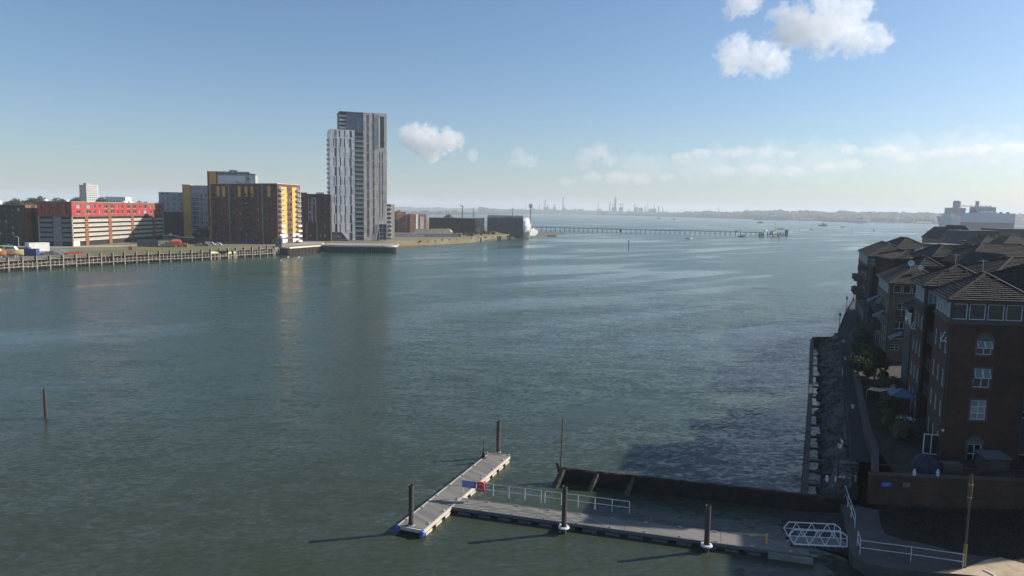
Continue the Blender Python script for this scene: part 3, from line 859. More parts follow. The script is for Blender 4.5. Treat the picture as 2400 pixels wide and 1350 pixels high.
def curved_shed():
    Y = 655; a = AT(1142, 520, Y); c = AT(1226, 520, Y); H = AT(1180, 509, Y).z - LZ; W = c.x - a.x
    t = thing('curved_shed', 'big dark grey metal shed with a rounded white end at the tip of the point', 'shed', (a.x, Y, LZ))
    dk = M('dark grey metal sheet', (.055, .06, .068), .55, .15, .2, brick=(1.0, 30, .03, (.7, .7, .7)))
    q = MB(); prof = []
    D = 26; r = 2.2
    for k in range(7):
        th = math.pi / 2 * k / 6; prof.append((r - r * math.cos(th), H - r + r * math.sin(th)))
    prof.append((D / 2, H + 1.6)); prof = [(0, -3)] + prof + [(D, H - 1), (D, 0)]
    for (y0, z0), (y1, z1) in zip(prof[:-1], prof[1:]): q.face([(0, y0, z0), (W, y0, z0), (W, y1, z1), (0, y1, z1)])
    q.face([(0, y, z) for y, z in prof]); q.face([(W, y, z) for y, z in reversed(prof)])
    q.build('body', dk, t)
    # rounded white nose: half lathe
    wm = M('white curved cladding', (.62, .62, .60), .5, .08, .3)
    q = MB(); n = 12; hs = [(-3, .75), (1, .95), (H * .5, 1.0), (H * .8, .9), (H - .3, .6)]
    for k in range(len(hs) - 1):
        for i in range(n):
            t0, t1 = math.pi * (-.5 + i / n), math.pi * (-.5 + (i + 1) / n)
            def pt(th, h, f): return (W + .02 + 8 * f * math.cos(th), D / 2 + D / 2 * .98 * f * math.sin(th), h)
            q.face([pt(t0, hs[k][0], hs[k][1]), pt(t1, hs[k][0], hs[k][1]), pt(t1, hs[k + 1][0], hs[k + 1][1]), pt(t0, hs[k + 1][0], hs[k + 1][1])])
    q.face([(W + .02 + 8 * .6 * math.cos(math.pi * (-.5 + i / n)), D / 2 + D / 2 * .98 * .6 * math.sin(math.pi * (-.5 + i / n)), H - .3) for i in range(n + 1)])
    q.build('rounded_end', wm, t, smooth=True)
    for k in range(4):
        q = MB(); x = W + 7 + k * 1.4
        q.face([(x, 2 + k * 2, -2), (x + 3.4, 5 + k * 2, 1), (x + 3.2, 6 + k * 2, 6.5 - k), (x + .6, 2 + k * 2, 4 - k * .6)]); q.build('cladding_panel', wm, t)
    q = MB(); q.tube((W * .72, D / 2, H), (W * .72, D / 2, H + 8.6), .75, .7, 12); q.build('chimney', GALV, t)
    q = MB(); q.box(W - .6, -.15, -3.4, W + .3, -.01, 4.2); q.build('door', DARKIN, t)
curved_shed()
def mast(px, pyt, pyb, Y, name, label, head):
    p = AT(px, pyb, Y); h = AT(px, pyt, Y).z - p.z
    t = thing(name, label, 'mast', p)
    q = MB()
    for dx, dy in ((-.5, -.4), (.5, -.4), (0, .5)): q.tube((dx, dy, 0), (dx * .4, dy * .4, h), .13, .09, 5)
    nB = int(h / 2)
    for k in range(nB):
        s = lambda z: 1 - .6 * z / h
        for i, (A, B) in enumerate((((-.5, -.4), (.5, -.4)), ((.5, -.4), (0, .5)), ((0, .5), (-.5, -.4)))):
            z0, z1 = h * k / nB, h * (k + 1) / nB
            q.tube((A[0] * s(z0), A[1] * s(z0), z0), (B[0] * s(z1), B[1] * s(z1), z1), .06, n=4)
    q.build('lattice', STEELD, t)
    head(t, h)
def h_ant(t, h):
    for k in range(6):
        a = k * 1.05
        q = MB(); q.box(1.3 * math.cos(a) - .22, 1.3 * math.sin(a) - .22, h - 3.4, 1.3 * math.cos(a) + .22, 1.3 * math.sin(a) + .22, h + .6); q.build('antenna', STEEL, t)
    q = MB(); q.lathe([(.2, h - 2.4), (1.3, h - 2.3), (1.3, h - 2.1), (.2, h - 2.0)], n=12); q.build('platform', STEELD, t)
mast(1242.5, 479, 545, 662, 'telecom_mast', 'tall lattice mast with a ring of antennas beside the white rounded shed end', h_ant)
def h_jib(t, h):
    q = MB(); q.bar((.2, 0, h - 2), (-2.2, 0, h + .6), .5); q.bar((-.8, 0, h - 1), (1.6, 0, h - 1.8), .35); q.build('jib', STEELD, t)
mast(1083.5, 481, 510, 690, 'crane_mast', 'dark crane mast standing behind the netted building', h_jib)
def h_no(t, h):
    q = MB(); q.lathe([(.02, h - .5), (.8, h), (.02, h + .5)], n=8); q.build('lamp_head', GALV, t)
mast(1109.5, 488, 510, 690, 'lighting_mast', 'thin lighting mast right of the crane mast', h_no)

# ------------------------------------------------------------------ vegetation
LEAF = M('dark green leaves', (.045, .065, .022), .8, .4, .5, rnd=.2)
LEAFB = M('mid green leaves', (.075, .09, .03), .8, .4, .4, rnd=.2)
BARK = M('brown bark', (.07, .055, .04), .9, .3, 2)
def leaf_cloud(n, rx, ry, rz, cz, ls, seed, lobes=7):
    rd = random.Random(seed); b = MB()
    L = []
    for i in range(lobes):
        a = rd.uniform(0, 6.28); r = rd.uniform(0, .62)
        L.append((math.cos(a) * r * rx, math.sin(a) * r * ry, cz + rd.uniform(-.45, .5) * rz, rd.uniform(.38, .6)))
    for i in range(n):
        c = rd.choice(L)
        v = Vector((rd.gauss(0, 1), rd.gauss(0, 1), rd.gauss(0, 1))).normalized() * (rd.random() ** .4)
        p = Vector((c[0] + v.x * rx * c[3], c[1] + v.y * ry * c[3], c[2] + v.z * rz * c[3]))
        nn = (v + Vector((rd.gauss(0, .5), rd.gauss(0, .5), rd.gauss(0, .5) + .3))).normalized()
        a = nn.orthogonal().normalized(); e = nn.cross(a); s = ls * rd.uniform(.6, 1.3)
        b.face([p - a * s, p + e * s * .6, p + a * s, p - e * s * .6])
    return b
TREE_ME = [leaf_cloud(900, 5, 5, 4.2, 7.5, .55, 10 + k, 9).mesh('crown', LEAF if k < 2 else LEAFB) for k in range(3)]
tb = MB(); tb.tube((0, 0, -1), (0, 0, 6), .4, .22, 7); tb.tube((0, 0, 4), (1.8, .4, 7.5), .18, .06, 5); tb.tube((0, 0, 4.5), (-1.7, -.5, 8), .16, .06, 5); TRUNK_ME = tb.mesh('trunk', BARK)
def tree(p, s, k, label, grp):
    t = thing('tree', label, 'tree', p, random.uniform(0, 6), grp); t.scale = (s, s, s * random.uniform(.9, 1.1))
    link('crown', TREE_ME[k % 3], t); link('trunk', TRUNK_ME, t); return t
SHRUB_ME = [leaf_cloud(700, 1.3, 1.3, 1.0, .9, .16, 30 + k, 7).mesh('foliage', LEAF if k else LEAFB) for k in range(3)]
sb_ = MB(); sb_.tube((0, 0, -.3), (0, 0, .9), .07, .04, 5); STEM_ME = sb_.mesh('stem', BARK)
def shrub(p, s, k, label, grp, sz=None):
    t = thing('shrub', label, 'shrub', p, random.uniform(0, 6), grp); t.scale = (s, s, sz or s)
    link('foliage', SHRUB_ME[k % 3], t); link('stem', STEM_ME, t); return t
# skyline trees behind the car park
for i, (px, py, s) in enumerate(sorted(((20, 462, 1.25), (38, 459, 1.3), (62, 460, 1.2), (92, 457, 1.5), (112, 456, 1.55), (131, 461, 1.15), (161, 459, 1.35), (236, 461, .9), (172, 470, 1.1), (300, 470, .9), (325, 471, .9), (350, 470, 1), (405, 470, 1.1), (-10, 463, 1.3), (4, 465, 1.2), (76, 466, 1.2), (145, 468, 1.0), (262, 472, .8)))):
    q = AT(px, py, 620); s *= 1.35
    tree((q.x, 620 + (i % 3) * 14, q.z - 11.2 * s), s, i, nth(i) + ' dark tree from the left along the skyline behind the car park', 'skyline trees behind the car park')
WOOD = M('dark woodland', (.022, .034, .018), .9, .4, .02, bump=1.5, bscale=.15)
def woodland(name, line, depth, hf, step, zb=0.0, mat=None, kind='stuff', nd=10, rough=5.0):
    """canopy heightfield along a line, going back away from the camera"""
    pts = [Vector((x, y)) for x, y in line]; S = []
    for a, c in zip(pts[:-1], pts[1:]):
        n = max(1, int((c - a).length / step))
        for i in range(n): S.append(a + (c - a) * i / n)
    S.append(pts[-1])
    b = MB(); rows = nd
    for i, p in enumerate(S):
        out = p.normalized()
        for j in range(rows + 1):
            f = j / rows; q = p + out * (depth * f)
            h = hf(p, f)
            nz = noise.noise(Vector((q.x * .012, q.y * .012, 0))) * rough + noise.noise(Vector((q.x * .06, q.y * .06, 3))) * rough * .8 + noise.noise(Vector((q.x * .17, q.y * .17, 9))) * rough * .45
            b.v.append((q.x, q.y, zb + (0 if j == 0 else max(1.5, h + nz * (1.0 + .5 * (depth > 300))))))
    for i in range(len(S) - 1):
        for j in range(rows):
            a = i * (rows + 1) + j
            b.f.append((a, a + rows + 1, a + rows + 2, a + 1)); b.m.append(0)
    o = b.build(name, mat or WOOD, smooth=False)
    return tag(o, None, None, None, kind)
def wl_pts(pxs): return [(lambda p: (p.x, p.y))(G(x, y)) for x, y in pxs]
o = woodland('woodland', [(-560, 640), (-430, 680), (-330, 690), (-270, 700)], 260, lambda p, f: 12 + 8 * f, 7, LZ, nd=9, rough=4)
tag(o, 'dark woodland skyline behind the car park and far left blocks', 'woodland')
# far shore: hill with wooded canopy
shore = wl_pts([(1120, 500.5), (1240, 501.8), (1400, 504), (1560, 508), (1700, 512), (1880, 516.8), (2060, 521), (2190, 524.3), (2420, 528)])
shoreM = M('far shore ground', (.10, .105, .06), .95, .3, .01)
b = MB()
for (x0, y0), (x1, y1) in zip(shore[:-1], shore[1:]):
    k0, k1 = 1 + 900 / math.hypot(x0, y0), 1 + 900 / math.hypot(x1, y1)
    b.face([(x0, y0, -.5), (x1, y1, -.5), (x1, y1, 2.0), (x0, y0, 2.0)]); b.face([(x0, y0, 2.0), (x1, y1, 2.0), (x1 * k1, y1 * k1, 4), (x0 * k0, y0 * k0, 4)])
tag(b.build('far_shore', shoreM), kind='structure')
def hf1(p, f):
    d = p.length
    return (17 if d > 4700 else 24) * (.55 + .45 * min(1, f * 2.2)) + (24 if d < 4200 else 12) * f
o = woodland('far_woodland', [(x * 1.004, y * 1.004) for x, y in shore], 420, hf1, 12, 1.5, nd=12, rough=7)
tag(o, 'long hazy wooded shore across the far side of the estuary', 'woodland')
# hazy land far left behind the point
s2 = [(-2600, 5200), (-1400, 6400), (-500, 7000), (400, 7400), (1100, 7600)]
o = woodland('distant_woodland', s2, 700, lambda p, f: 14 + 22 * f, 30, 0, nd=6, rough=8)
tag(o, 'faint blue wooded land on the horizon behind the point', 'woodland')
s3 = [(-900, 2350), (-560, 2700), (-250, 3300), (20, 4100)]
o = woodland('point_woodland', s3, 500, lambda p, f: 4 + 7 * f, 16, 0, nd=6, rough=3)
tag(o, 'low hazy wooded shore behind the brick flats', 'woodland')
HOUSE_W = M('pale house wall', (.62, .60, .56), .7)
for i, (px, py, w) in enumerate(((957, 493, 16), (995, 492.5, 26), (1004, 493.5, 12), (1031, 493.5, 30), (1049, 492.5, 18), (1067, 492, 26), (1120, 496, 10), (1145, 496, 10), (1168, 491.5, 18), (1178, 492, 14), (1217, 490, 16), (1290, 489.5, 18))):
    q = AT(px, py, 3000 if px < 1110 else 4900)
    t = thing('waterside_house', nth(i) + ' pale building from the left among the hazy trees beyond the point', 'building', (q.x, q.y, max(0, q.z - 7)), 0, 'pale buildings beyond the point')
    bb = MB(); bb.box(-w / 2, 0, 0, w / 2, 9, 6); bb.build('wall', HOUSE_W, t)
    bb = MB(); bb.face([(-w / 2 - .5, -.5, 6), (w / 2 + .5, -.5, 6), (w / 2, 4.5, 9.5), (-w / 2, 4.5, 9.5)]); bb.face([(w / 2 + .5, 9.5, 6), (-w / 2 - .5, 9.5, 6), (-w / 2, 4.5, 9.5), (w / 2, 4.5, 9.5)]); bb.build('roof', GALV, t)
# buildings and quarry face on the far shore
for i, (px, py, w, h, m, lab) in enumerate(((1805, 510, 150, 22, M('chalk bank', (.30, .28, .25), .95), 'long pale grey bank on the far wooded shore'), (1960, 514, 110, 14, BRICK_A, 'reddish row of waterfront houses on the far shore'), (1890, 512, 60, 12, GREYP, 'grey waterfront building on the far shore'), (2165, 518, 60, 8, HOUSE_W, 'pale low building above the far marina'))):
    q = G(px, py + 6); t = thing('shore_building', lab, 'building', (q.x, q.y, 0), -math.atan2(q.x, q.y))
    bb = MB(); bb.box(-w / 2, 0, 0, w / 2, 14, h * .7); bb.build('wall', m, t)
    bb = MB(); bb.face([(-w / 2 - 1, -1, h * .7), (w / 2 + 1, -1, h * .7), (w / 2 - 6, 7, h), (-w / 2 + 6, 7, h)]); bb.face([(w / 2 + 1, 15, h * .7), (-w / 2 - 1, 15, h * .7), (-w / 2 + 6, 7, h), (w / 2 - 6, 7, h)]); bb.build('roof', m, t)
for i, px in enumerate((1945, 1953, 1962, 1970, 1978)):
    q = G(px, 517.6 + .023 * (px - 1945)); bb = MB(); bb.box(-3, -3.5, 3, 3, -3.1, 7); t = bb.build('window_bay', WHITE, None, (q.x, q.y - 6, 0)); tag(t, nth(i) + ' white bay from the left among the reddish far shore houses', 'bay', 'white bays on the far shore')

# refinery
RF = M('hazy steel', (.07, .07, .075), .7, .2, .02)
base = AT(1400, 488, 5900).z
for i, (px, py, w) in enumerate(((1233, 475, 3), (1248, 484, 4), (1264, 480, 7), (1275, 472, 3), (1278, 468, 6), (1284, 479, 6), (1300, 478, 7), (1320, 461, 8), (1324, 480, 5), (1402.5, 473, 4), (1429.5, 472.5, 7), (1436.5, 477, 6), (1441, 464, 6), (1443.5, 460.5, 9), (1454, 476, 5), (1460, 476, 5), (1488, 477, 6), (1513, 484, 8), (1518, 476, 3), (1534, 481, 5), (1544, 482.5, 9), (1553, 484, 4), (1685, 485, 3))):
    q = AT(px, py, 5900 - (1200 if px > 1600 else 0)); r = w * .62
    t = thing('refinery_stack', ('tall ' if py < 470 else 'short ' if py > 479 else 'slim ') + 'refinery stack, ' + nth(i) + ' from the left over the far woods', 'stack', (q.x, q.y, 0), 0, 'refinery stacks on the horizon')
    bb = MB(); bb.tube((0, 0, 0), (0, 0, q.z), r * 1.15, r * .85, 8); bb.build('shaft', RF, t)
    bb = MB(); bb.lathe([(r * .86, q.z * .86), (r * 1.5, q.z * .865), (r * 1.5, q.z * .88), (r * .86, q.z * .885)], n=8); bb.build('gallery', RF, t)
for i, (px, py, w) in enumerate(sorted(((1250, 487, 60), (1280, 483, 70), (1300, 484, 40), (1322, 486, 50), (1355, 488, 120), (1440, 484, 60), (1456, 484, 50), (1492, 484, 50), (1503, 485, 50), (1530, 487, 100), (1230, 489, 50), (1405, 488, 60)))):
    q = AT(px, py, 5900)
    t = thing('refinery_unit', nth(i) + ' low hazy refinery plant block from the left under the stacks', 'plant', (q.x, q.y, 0), 0, 'refinery plant blocks on the horizon')
    bb = MB(); w *= .6; q.z -= 7; bb.box(-w / 2, 0, 0, w / 2, 30, q.z * .96); bb.build('block', RF, t)
    bb = MB()
    for k in range(4): bb.tube((-w * .4 + w * .26 * k, 8, q.z * .96), (-w * .4 + w * .26 * k, 8, q.z * (1.0 + .03 * (k % 3))), 3, n=7)
    bb.build('vessels', RF, t)
for i, px in enumerate((1216, 1340, 1352, 1368, 1475)):
    q = AT(px, 489, 5800); bb = MB(); bb.lathe([(9, q.z - 16), (9, q.z - 3), (6, q.z - 1), (.1, q.z)], n=12)
    t = bb.build('storage_tank', HOUSE_W, None, (q.x, q.y, 0)); tag(t, nth(i) + ' pale round storage tank from the left among the refinery plant', 'tank', 'refinery storage tanks')

# ------------------------------------------------------------------ long jetty
def long_jetty():
    a = G(1264, 540.5); c = G(1790, 553.0)
    d = (c - a); L = d.length; d.normalize(); rz = math.atan2(d.y, d.x)
    t = thing('long_jetty', 'long thin jetty on many piles running out from the point', 'jetty', (a.x, a.y, 0), rz)
    z = 4.6
    q = MB(); q.box(-14, -1.2, z - .7, L, 1.2, z); q.build('deck', STEELD, t)
    q = MB(); q.box(-14, -1.1, z + 1.0, L, -1.0, z + 1.14); q.box(-14, 1.0, z + 1.0, L, 1.1, z + 1.14)
    for k in range(int(L / 3)): q.box(k * 3, -1.09, z, k * 3 + .1, -1.01, z + 1.0)
    q.build('handrail', STEELD, t)
    q = MB(); q.box(-14, -1.45, z - .2, L, -1.2, z + .12); q.build('pipe', STEEL, t)
    pm = MB(); pm.tube((0, -1.3, -2), (0, -.9, z - .7), .33, n=7); pm.tube((0, 1.3, -2), (0, .9, z - .7), .33, n=7); pm.box(-.3, -1.6, z - 1.3, .3, 1.6, z - .7); me = pm.mesh('pile_bent', STEELD)
    n = 46
    for k in range(n): link('pile_bent', me, t, (L * (k + .5) / n, 0, 0))
    q = MB(); q.box(L * .375 - 1, -2, 1, L * .375 + 1.6, 2, z - .72); q.build('dolphin', TIMBERD, t)
long_jetty()
def jetty_head():
    p = G(1814, 554.5)
    t = thing('landing_stage', 'cluttered dark timber jetty head with a mast at the end of the long jetty', 'jetty head', (p.x, p.y, 0), R_(35))
    q = MB(); q.box(-9, -4, 2.6, 10, 4, 3.4); q.build('deck', TIMBERD, t)
    for x in (-8, -3, 2, 7):
        for y in (-3.5, 3.5):
            q = MB(); q.tube((x, y, -2), (x, y, 5.0), .5, n=8); q.build('pile', TIMBERD, t)
    q = MB(); q.tube((1, 0, 3.4), (1, 0, 19), .22, .1, 6); q.bar((-1, 0, 12), (3, 0, 12), .12); q.bar((0, 0, 15), (2, 0, 15), .12); q.build('mast', STEELD, t)
    q = MB(); q.box(-4.5, -2, 3.4, .5, 2, 6.2); q.build('cabin', WHITE, t)
    q = MB(); q.box(-4.7, -2.2, 6.2, .7, 2.2, 6.5); q.build('cabin_roof', STEELD, t)
    q = MB(); q.box(-7, -4.5, .3, -1, -4.05, 2.2); q.box(3, -4.5, .3, 6, -4.05, 2.2); q.build('fender', M('red fender', (.3, .1, .07), .7), t)
jetty_head()
for px, lab in ((1784, 'squat square dolphin left of the jetty head'), (1843, 'tall end dolphin right of the jetty head')):
    p = G(px, 555.5 if px < 1800 else 552.5)
    t = thing('jetty_dolphin', lab, 'dolphin', (p.x, p.y, 0))
    h = 4.6 if px < 1800 else 7.5; w = 3.0 if px < 1800 else 1.4
    for x in (-w, 0, w):
        for y in (-1.3, 1.3):
            q = MB(); q.tube((x * .8, y, -2), (x * .8, y, h), .45, n=7); q.build('pile', TIMBERD, t)
    q = MB(); q.box(-w, -1.8, h * .62, w, 1.8, h * .8); q.build('cap', TIMBERD, t)
for i in range(6):
    p = G(1822 + i * 3.6, 553.5 - i * .15)
    q = MB(); q.tube((0, 0, -2), (.25, 0, 3.6 + (i % 3) * .7), .42, n=7); q.tube((-.8, .9, -2), (0, 0, 3.0), .3, n=6); o = q.build('fender_pile', TIMBERD, None, (p.x, p.y, 0))
    tag(o, nth(i) + ' dark fender pile from the left in the row right of the jetty head', 'pile', 'fender piles beyond the jetty head')

# ------------------------------------------------------------------ boats, buoys, markers
def hull(L, W, H, mat, deckm):
    b = MB(); n = 9; sec = []
    for i in range(n):
        f = i / (n - 1); x = -L / 2 + L * f
        w = W / 2 * (1 - max(0, (f - .45) / .55) ** 2.2) * (.85 + .15 * min(1, f * 4)); w = max(w, .02)
        sh = H * (1 + .35 * f * f)
        sec.append([(x, -w, sh), (x - .02 * L * (1 - f), -w * .85, 0.05), (x, 0, -H * .5), (x - .02 * L * (1 - f), w * .85, .05), (x, w, sh)])
    for s0, s1 in zip(sec[:-1], sec[1:]):
        for k in range(4): b.face([s0[k], s0[k + 1], s1[k + 1], s1[k]], 0)
        b.face([s0[0], s1[0], s1[4], s0[4]], 1)
    b.face(sec[0], 0)
    return b, [mat, deckm]
def boat(p, L, rz, label, hm, cabin=True, mastH=0, name='motor_boat', cat='boat', grp=None, cm=None):
    t = thing(name, label, cat, p, rz, grp)
    W, H = L * .33, L * .13
    b, ms = hull(L, W, H, hm, PALEC); b.build('hull', ms, t)
    if cabin:
        q = MB(); x0, x1 = -L * .18, L * .18
        q.v += [(x0, -W * .32, H), (x1 + L * .1, -W * .3, H * 1.1), (x1 + L * .1, W * .3, H * 1.1), (x0, W * .32, H), (x0, -W * .28, H * 2.3), (x1, -W * .24, H * 2.2), (x1, W * .24, H * 2.2), (x0, W * .28, H * 2.3)]
        for f in ((0, 1, 5, 4), (1, 2, 6, 5), (2, 3, 7, 6), (3, 0, 4, 7), (4, 5, 6, 7)): q.f.append(f); q.m.append(0)
        q.build('cabin', cm or WHITE, t)
        q = MB(); q.box(x0 + .05 * L, -W * .325, H * 1.5, x1, -W * .30, H * 1.95); q.box(x0 + .05 * L, W * .30, H * 1.5, x1, W * .325, H * 1.95); q.build('cabin_window', GLASS, t)
    if mastH:
        q = MB(); q.tube((L * .06, 0, H), (L * .06, 0, mastH), .07 * L / 8, .04 * L / 8, 6); q.build('mast', STEEL, t)
        q = MB(); q.tube((L * .05, 0, H * 2.6), (-L * .38, 0, H * 2.5), .09 * L / 8, n=6); q.build('boom', STEEL, t)
    return t
NAVY = M('dark navy hull', (.03, .035, .05), .4)
BL = [(1614.5, 560, 8, 20, 'white motor boat moored alone in open water before the jetty', WHITE, 1, 0), (1739.5, 555, 10, 15, 'dark hulled boat with a white cabin moored just before the jetty', NAVY, 1, 0),
      (1735, 540, 9, 70, 'white boat moored behind the jetty, second from the jetty head', WHITE, 1, 0), (1727, 542, 7, 10, 'small white boat moored behind the jetty left of the larger white one', WHITE, 1, 0),
      (1795, 541.5, 9, 40, 'white boat tied behind the jetty head', WHITE, 1, 0), (1829, 537.5, 12, 5, 'low dark boat lying behind the jetty head', NAVY, 0, 0),
      (1874, 540.5, 7, 60, 'small white boat moored right of the jetty end', WHITE, 1, 0), (1929, 529.5, 24, 5, 'dark workboat midway to the far shore', NAVY, 1, 0),
      (1782, 522.8, 20, 0, 'small grey boat under way before the far wooded shore', NAVY, 1, 0), (1901, 538.5, 6, 0, 'small dark boat right of the white moored one', NAVY, 1, 0),
      (2048, 540.5, 9, 80, 'dark yacht with a bare mast moored above the rooftops', NAVY, 1, 14), (1543.5, 513, 22, 0, 'white sailing boat far off before the woods', WHITE, 1, 28), (1579, 514.5, 16, 0, 'tiny grey boat far off right of the sailing boat', NAVY, 1, 0), (1975, 532.5, 9, 0, 'small dark boat left of the channel post', NAVY, 1, 8)]
for px, py, L, rz, lab, m, cb, mh in BL:
    p = G(px, py); boat((p.x, p.y, 0), L, R_(rz), lab, m, bool(cb), mh)
p = G(2013, 522.5); t = boat((p.x, p.y, 0), 78, R_(-4), 'long grey ship lying close to the far shore', GREYP, True, 26, 'grey_ship', 'ship')
p = G(2127, 549)
q = MB()
for k in range(40):
    f = k / 39; w = .5 + 2.2 * f
    q.face([(f * 26, -w, .06), ((f + .03) * 26, -w, .06), ((f + .03) * 26, w, .06), (f * 26, w, .06)]) if k % 2 == 0 else None
# channel posts
def marker(px, pyt, pyb, lab, top=True, r=.16, name='channel_post'):
    p = G(px, pyb); h = AT(px, pyt, p.y).z
    t = thing(name, lab, 'marker post', (p.x, p.y, 0))
    q = MB(); q.tube((0, 0, -2), (0, 0, h), r, r * .8, 8); q.build('post', TIMBERD, t)
    if top:
        q = MB(); q.box(-.5, -.06, h - 1.6, .5, .06, h - .5); q.build('topmark', STEELD, t)
        q = MB(); q.tube((0, 0, 0), (0, 0, h * .45), r * 1.7, n=8); q.build('sleeve', TIMBERD, t)
    return t
marker(1473, 563, 581, 'thin dark channel post in open water before the middle of the jetty')
marker(1825.5, 548, 561.5, 'thin channel post in front of the jetty head')
marker(1995, 536, 547.5, 'channel post between the moored boats and the rooftops')
marker(107.5, 911, 979, 'lone thick timber pile standing in the water at the left', False, .2, 'timber_pile')
marker(1969, 531, 539, 'short thin post left of the tall channel post', False)
marker(1591, 535, 545, 'thin pole standing behind the jetty', False, .12)
p = G(1293, 554)
t = thing('floating_pontoon', 'low black float of old timbers lying off the point', 'float', (p.x, p.y, 0), R_(20))
q = MB(); q.box(-5, -1.2, -.2, 5, 1.2, .7); q.build('raft', TIMBERD, t)
for k in range(5):
    q = MB(); q.tube((-4 + 2 * k, 0, .6), (-4 + 2 * k, 0, 1.3), .35, n=6); q.build('stump', TIMBERD, t)
# marina boats on the far shore
for i in range(18):
    px = 2052 + i * 7.8 + random.uniform(-1.5, 1.5); p = G(px, 522.2 + .024 * (px - 2052))
    t = boat((p.x, p.y, 0), random.uniform(12, 19), R_(random.uniform(-20, 20)), nth(i) + ' white boat from the left in the far shore marina row', WHITE, True, 0, 'marina_boat', 'boat', 'white boats along the far shore marina')
for i, px in enumerate((2127, 2135)):
    p = G(px, 520); q = MB(); q.lathe([(9, 0), (9, 6), (6, 13 + 3 * (1 - i)), (.1, 17 + 5 * (1 - i))], n=10); o = q.build('white_tent', WHITE, None, (p.x, p.y, 6)); tag(o, ('tall' if i == 0 else 'lower') + ' white peaked tent above the far marina', 'tent')
# gulls on the water below the yellow balconies
q = MB()
q.v += [(-.35, 0, .12), (0, -.16, .1), (.3, 0, .2), (0, .16, .1), (0, 0, .34), (.42, 0, .46), (.34, -.07, .36), (.34, .07, .36), (-.5, 0, .26)]
for f in ((0, 1, 4), (1, 2, 4), (2, 3, 4), (3, 0, 4), (0, 4, 8), (2, 6, 5), (2, 5, 7), (6, 7, 5), (0, 3, 2, 1)): q.f.append(f); q.m.append(0)
gull = q.mesh('gull', WHITE)
for i, (px, py) in enumerate(((658, 613), (660, 610.5), (664, 608), (676, 604), (698, 608), (701, 604), (704, 606), (709, 607.5))):
    p = G(px, py); o = link('gull', gull, None, (p.x, p.y, 0), random.uniform(0, 6), (1.7,) * 3); tag(o, nth(i) + ' white gull from the left on the water below the yellow balconies', 'gull', 'gulls on the water')

# ------------------------------------------------------------------ things on the left quay
BLUEC = M('blue container', (.035, .07, .17), .5, .2, .4)
def container(p, L, W, H, rz, label, mat, name='shipping_container'):
    t = thing(name, label, 'container', p, rz)
    q = MB(); n = int(L / .3)
    q.box(-L / 2 + .06, -W / 2 + .06, .12, L / 2 - .06, W / 2 - .06, H - .02)
    q.build('body', mat, t)
    q = MB()
    for k in range(n):
        x = -L / 2 + .1 + (L - .2) * k / n
        q.box(x, -W / 2, .15, x + .15, -W / 2 + .058, H - .12); q.box(x, W / 2 - .058, .15, x + .15, W / 2, H - .12)
    q.build('corrugation', mat, t)
    q = MB()
    for x in (-L / 2, L / 2 - .15):
        for y in (-W / 2 - .02, W / 2 - .13): q.box(x, y, 0, x + .15, y + .15, H)
    for y in (-W / 2 - .03, W / 2 - .12): q.box(-L / 2, y, H - .12, L / 2, y + .15, H + .01)
    q.build('frame', mat, t)
    q = MB(); q.box(L / 2 - .055, -W / 2 + .14, .15, L / 2 + .03, -.03, H - .14); q.box(L / 2 - .055, .03, .15, L / 2 + .03, W / 2 - .14, H - .14); q.build('door', mat, t)
    return t
p = G(88, 589.5, LZ); container((p.x, p.y, LZ), 8.5, 3.4, 3.9, R_(62), 'white container with a bright sunlit end in the boatyard', WHITE)
p = G(70, 600, LZ); container((p.x - 2, p.y, LZ), 9.5, 3, 2.9, R_(12), 'blue container in front of the white one', BLUEC)
p = G(42, 597, LZ); container((p.x - 1, p.y + 2, LZ), 8, 3, 2.9, R_(12), 'darker blue container behind the yellow boats', M('dark blue container', (.03, .04, .10), .5))
p = G(360, 577.5, LZ); container((p.x, p.y, LZ), 15, 3, 3.4, R_(28), 'long dark container shed with a pale roof in front of the car park', M('dark slate paint', (.06, .065, .08), .6))
p = G(387, 578.5, LZ); t = container((p.x, p.y, LZ), 6, 3, 3.0, R_(25), 'container covered in yellow and white graffiti', M('graffiti paint', (.10, .13, .16), .6, .1, .9, col2=(.75, .72, .35)))
p = G(419, 579, LZ)
t = thing('rusty_tank', 'rust red lump of sheeted machinery beside the graffiti container', 'machinery', (p.x, p.y, LZ), R_(20))
RUST = M('rust red sheet', (.42, .10, .055), .8, .2, .5)
q = MB(); q.box(-3.6, -1.5, .6, 1.2, 1.5, 3.0); q.v += [(-3.6, -1.5, 3.0), (1.2, -1.5, 3.0), (.6, 0, 4.0), (-3, 0, 4.0), (1.2, 1.5, 3), (-3.6, 1.5, 3)]
k = len(q.v) - 6
for f in ((0, 1, 2, 3), (1, 4, 2), (4, 5, 3, 2), (5, 0, 3)): q.f.append(tuple(k + i for i in f)); q.m.append(0)
q.build('body', RUST, t)
q = MB(); q.box(1.2, -1.2, .3, 4.2, 1.2, 2.0); q.build('bonnet', RUST, t)
for x in (-2.6, 0, 3.2):
    q = MB(); q.tube((x, -1.5, .5), (x, -1.15, .5), .5, n=10); q.tube((x, 1.15, .5), (x, 1.5, .5), .5, n=10); q.build('wheel', STEELD, t)
p = G(402, 565, LZ)
t = thing('site_canopy', 'pale flat canopy on posts behind the rust red machinery', 'canopy', (p.x, p.y, LZ))
q = MB(); q.box(-4, -2, 3.2, 4, 2, 3.5); q.build('roof', PALEC, t)
for x in (-3.6, 3.6):
    for y in (-1.7, 1.7):
        q = MB(); q.box(x - .1, y - .1, 0, x + .1, y + .1, 3.2); q.build('post', STEEL, t)
q = MB(); q.box(-1, -.8, 3.5, .2, .8, 4.6); q.build('box', WHITE, t)
p = G(445, 572, LZ); t = thing('site_hoarding', 'dark hoarding with a pale top edge in front of the ochre block', 'hoarding', (p.x, p.y, LZ))
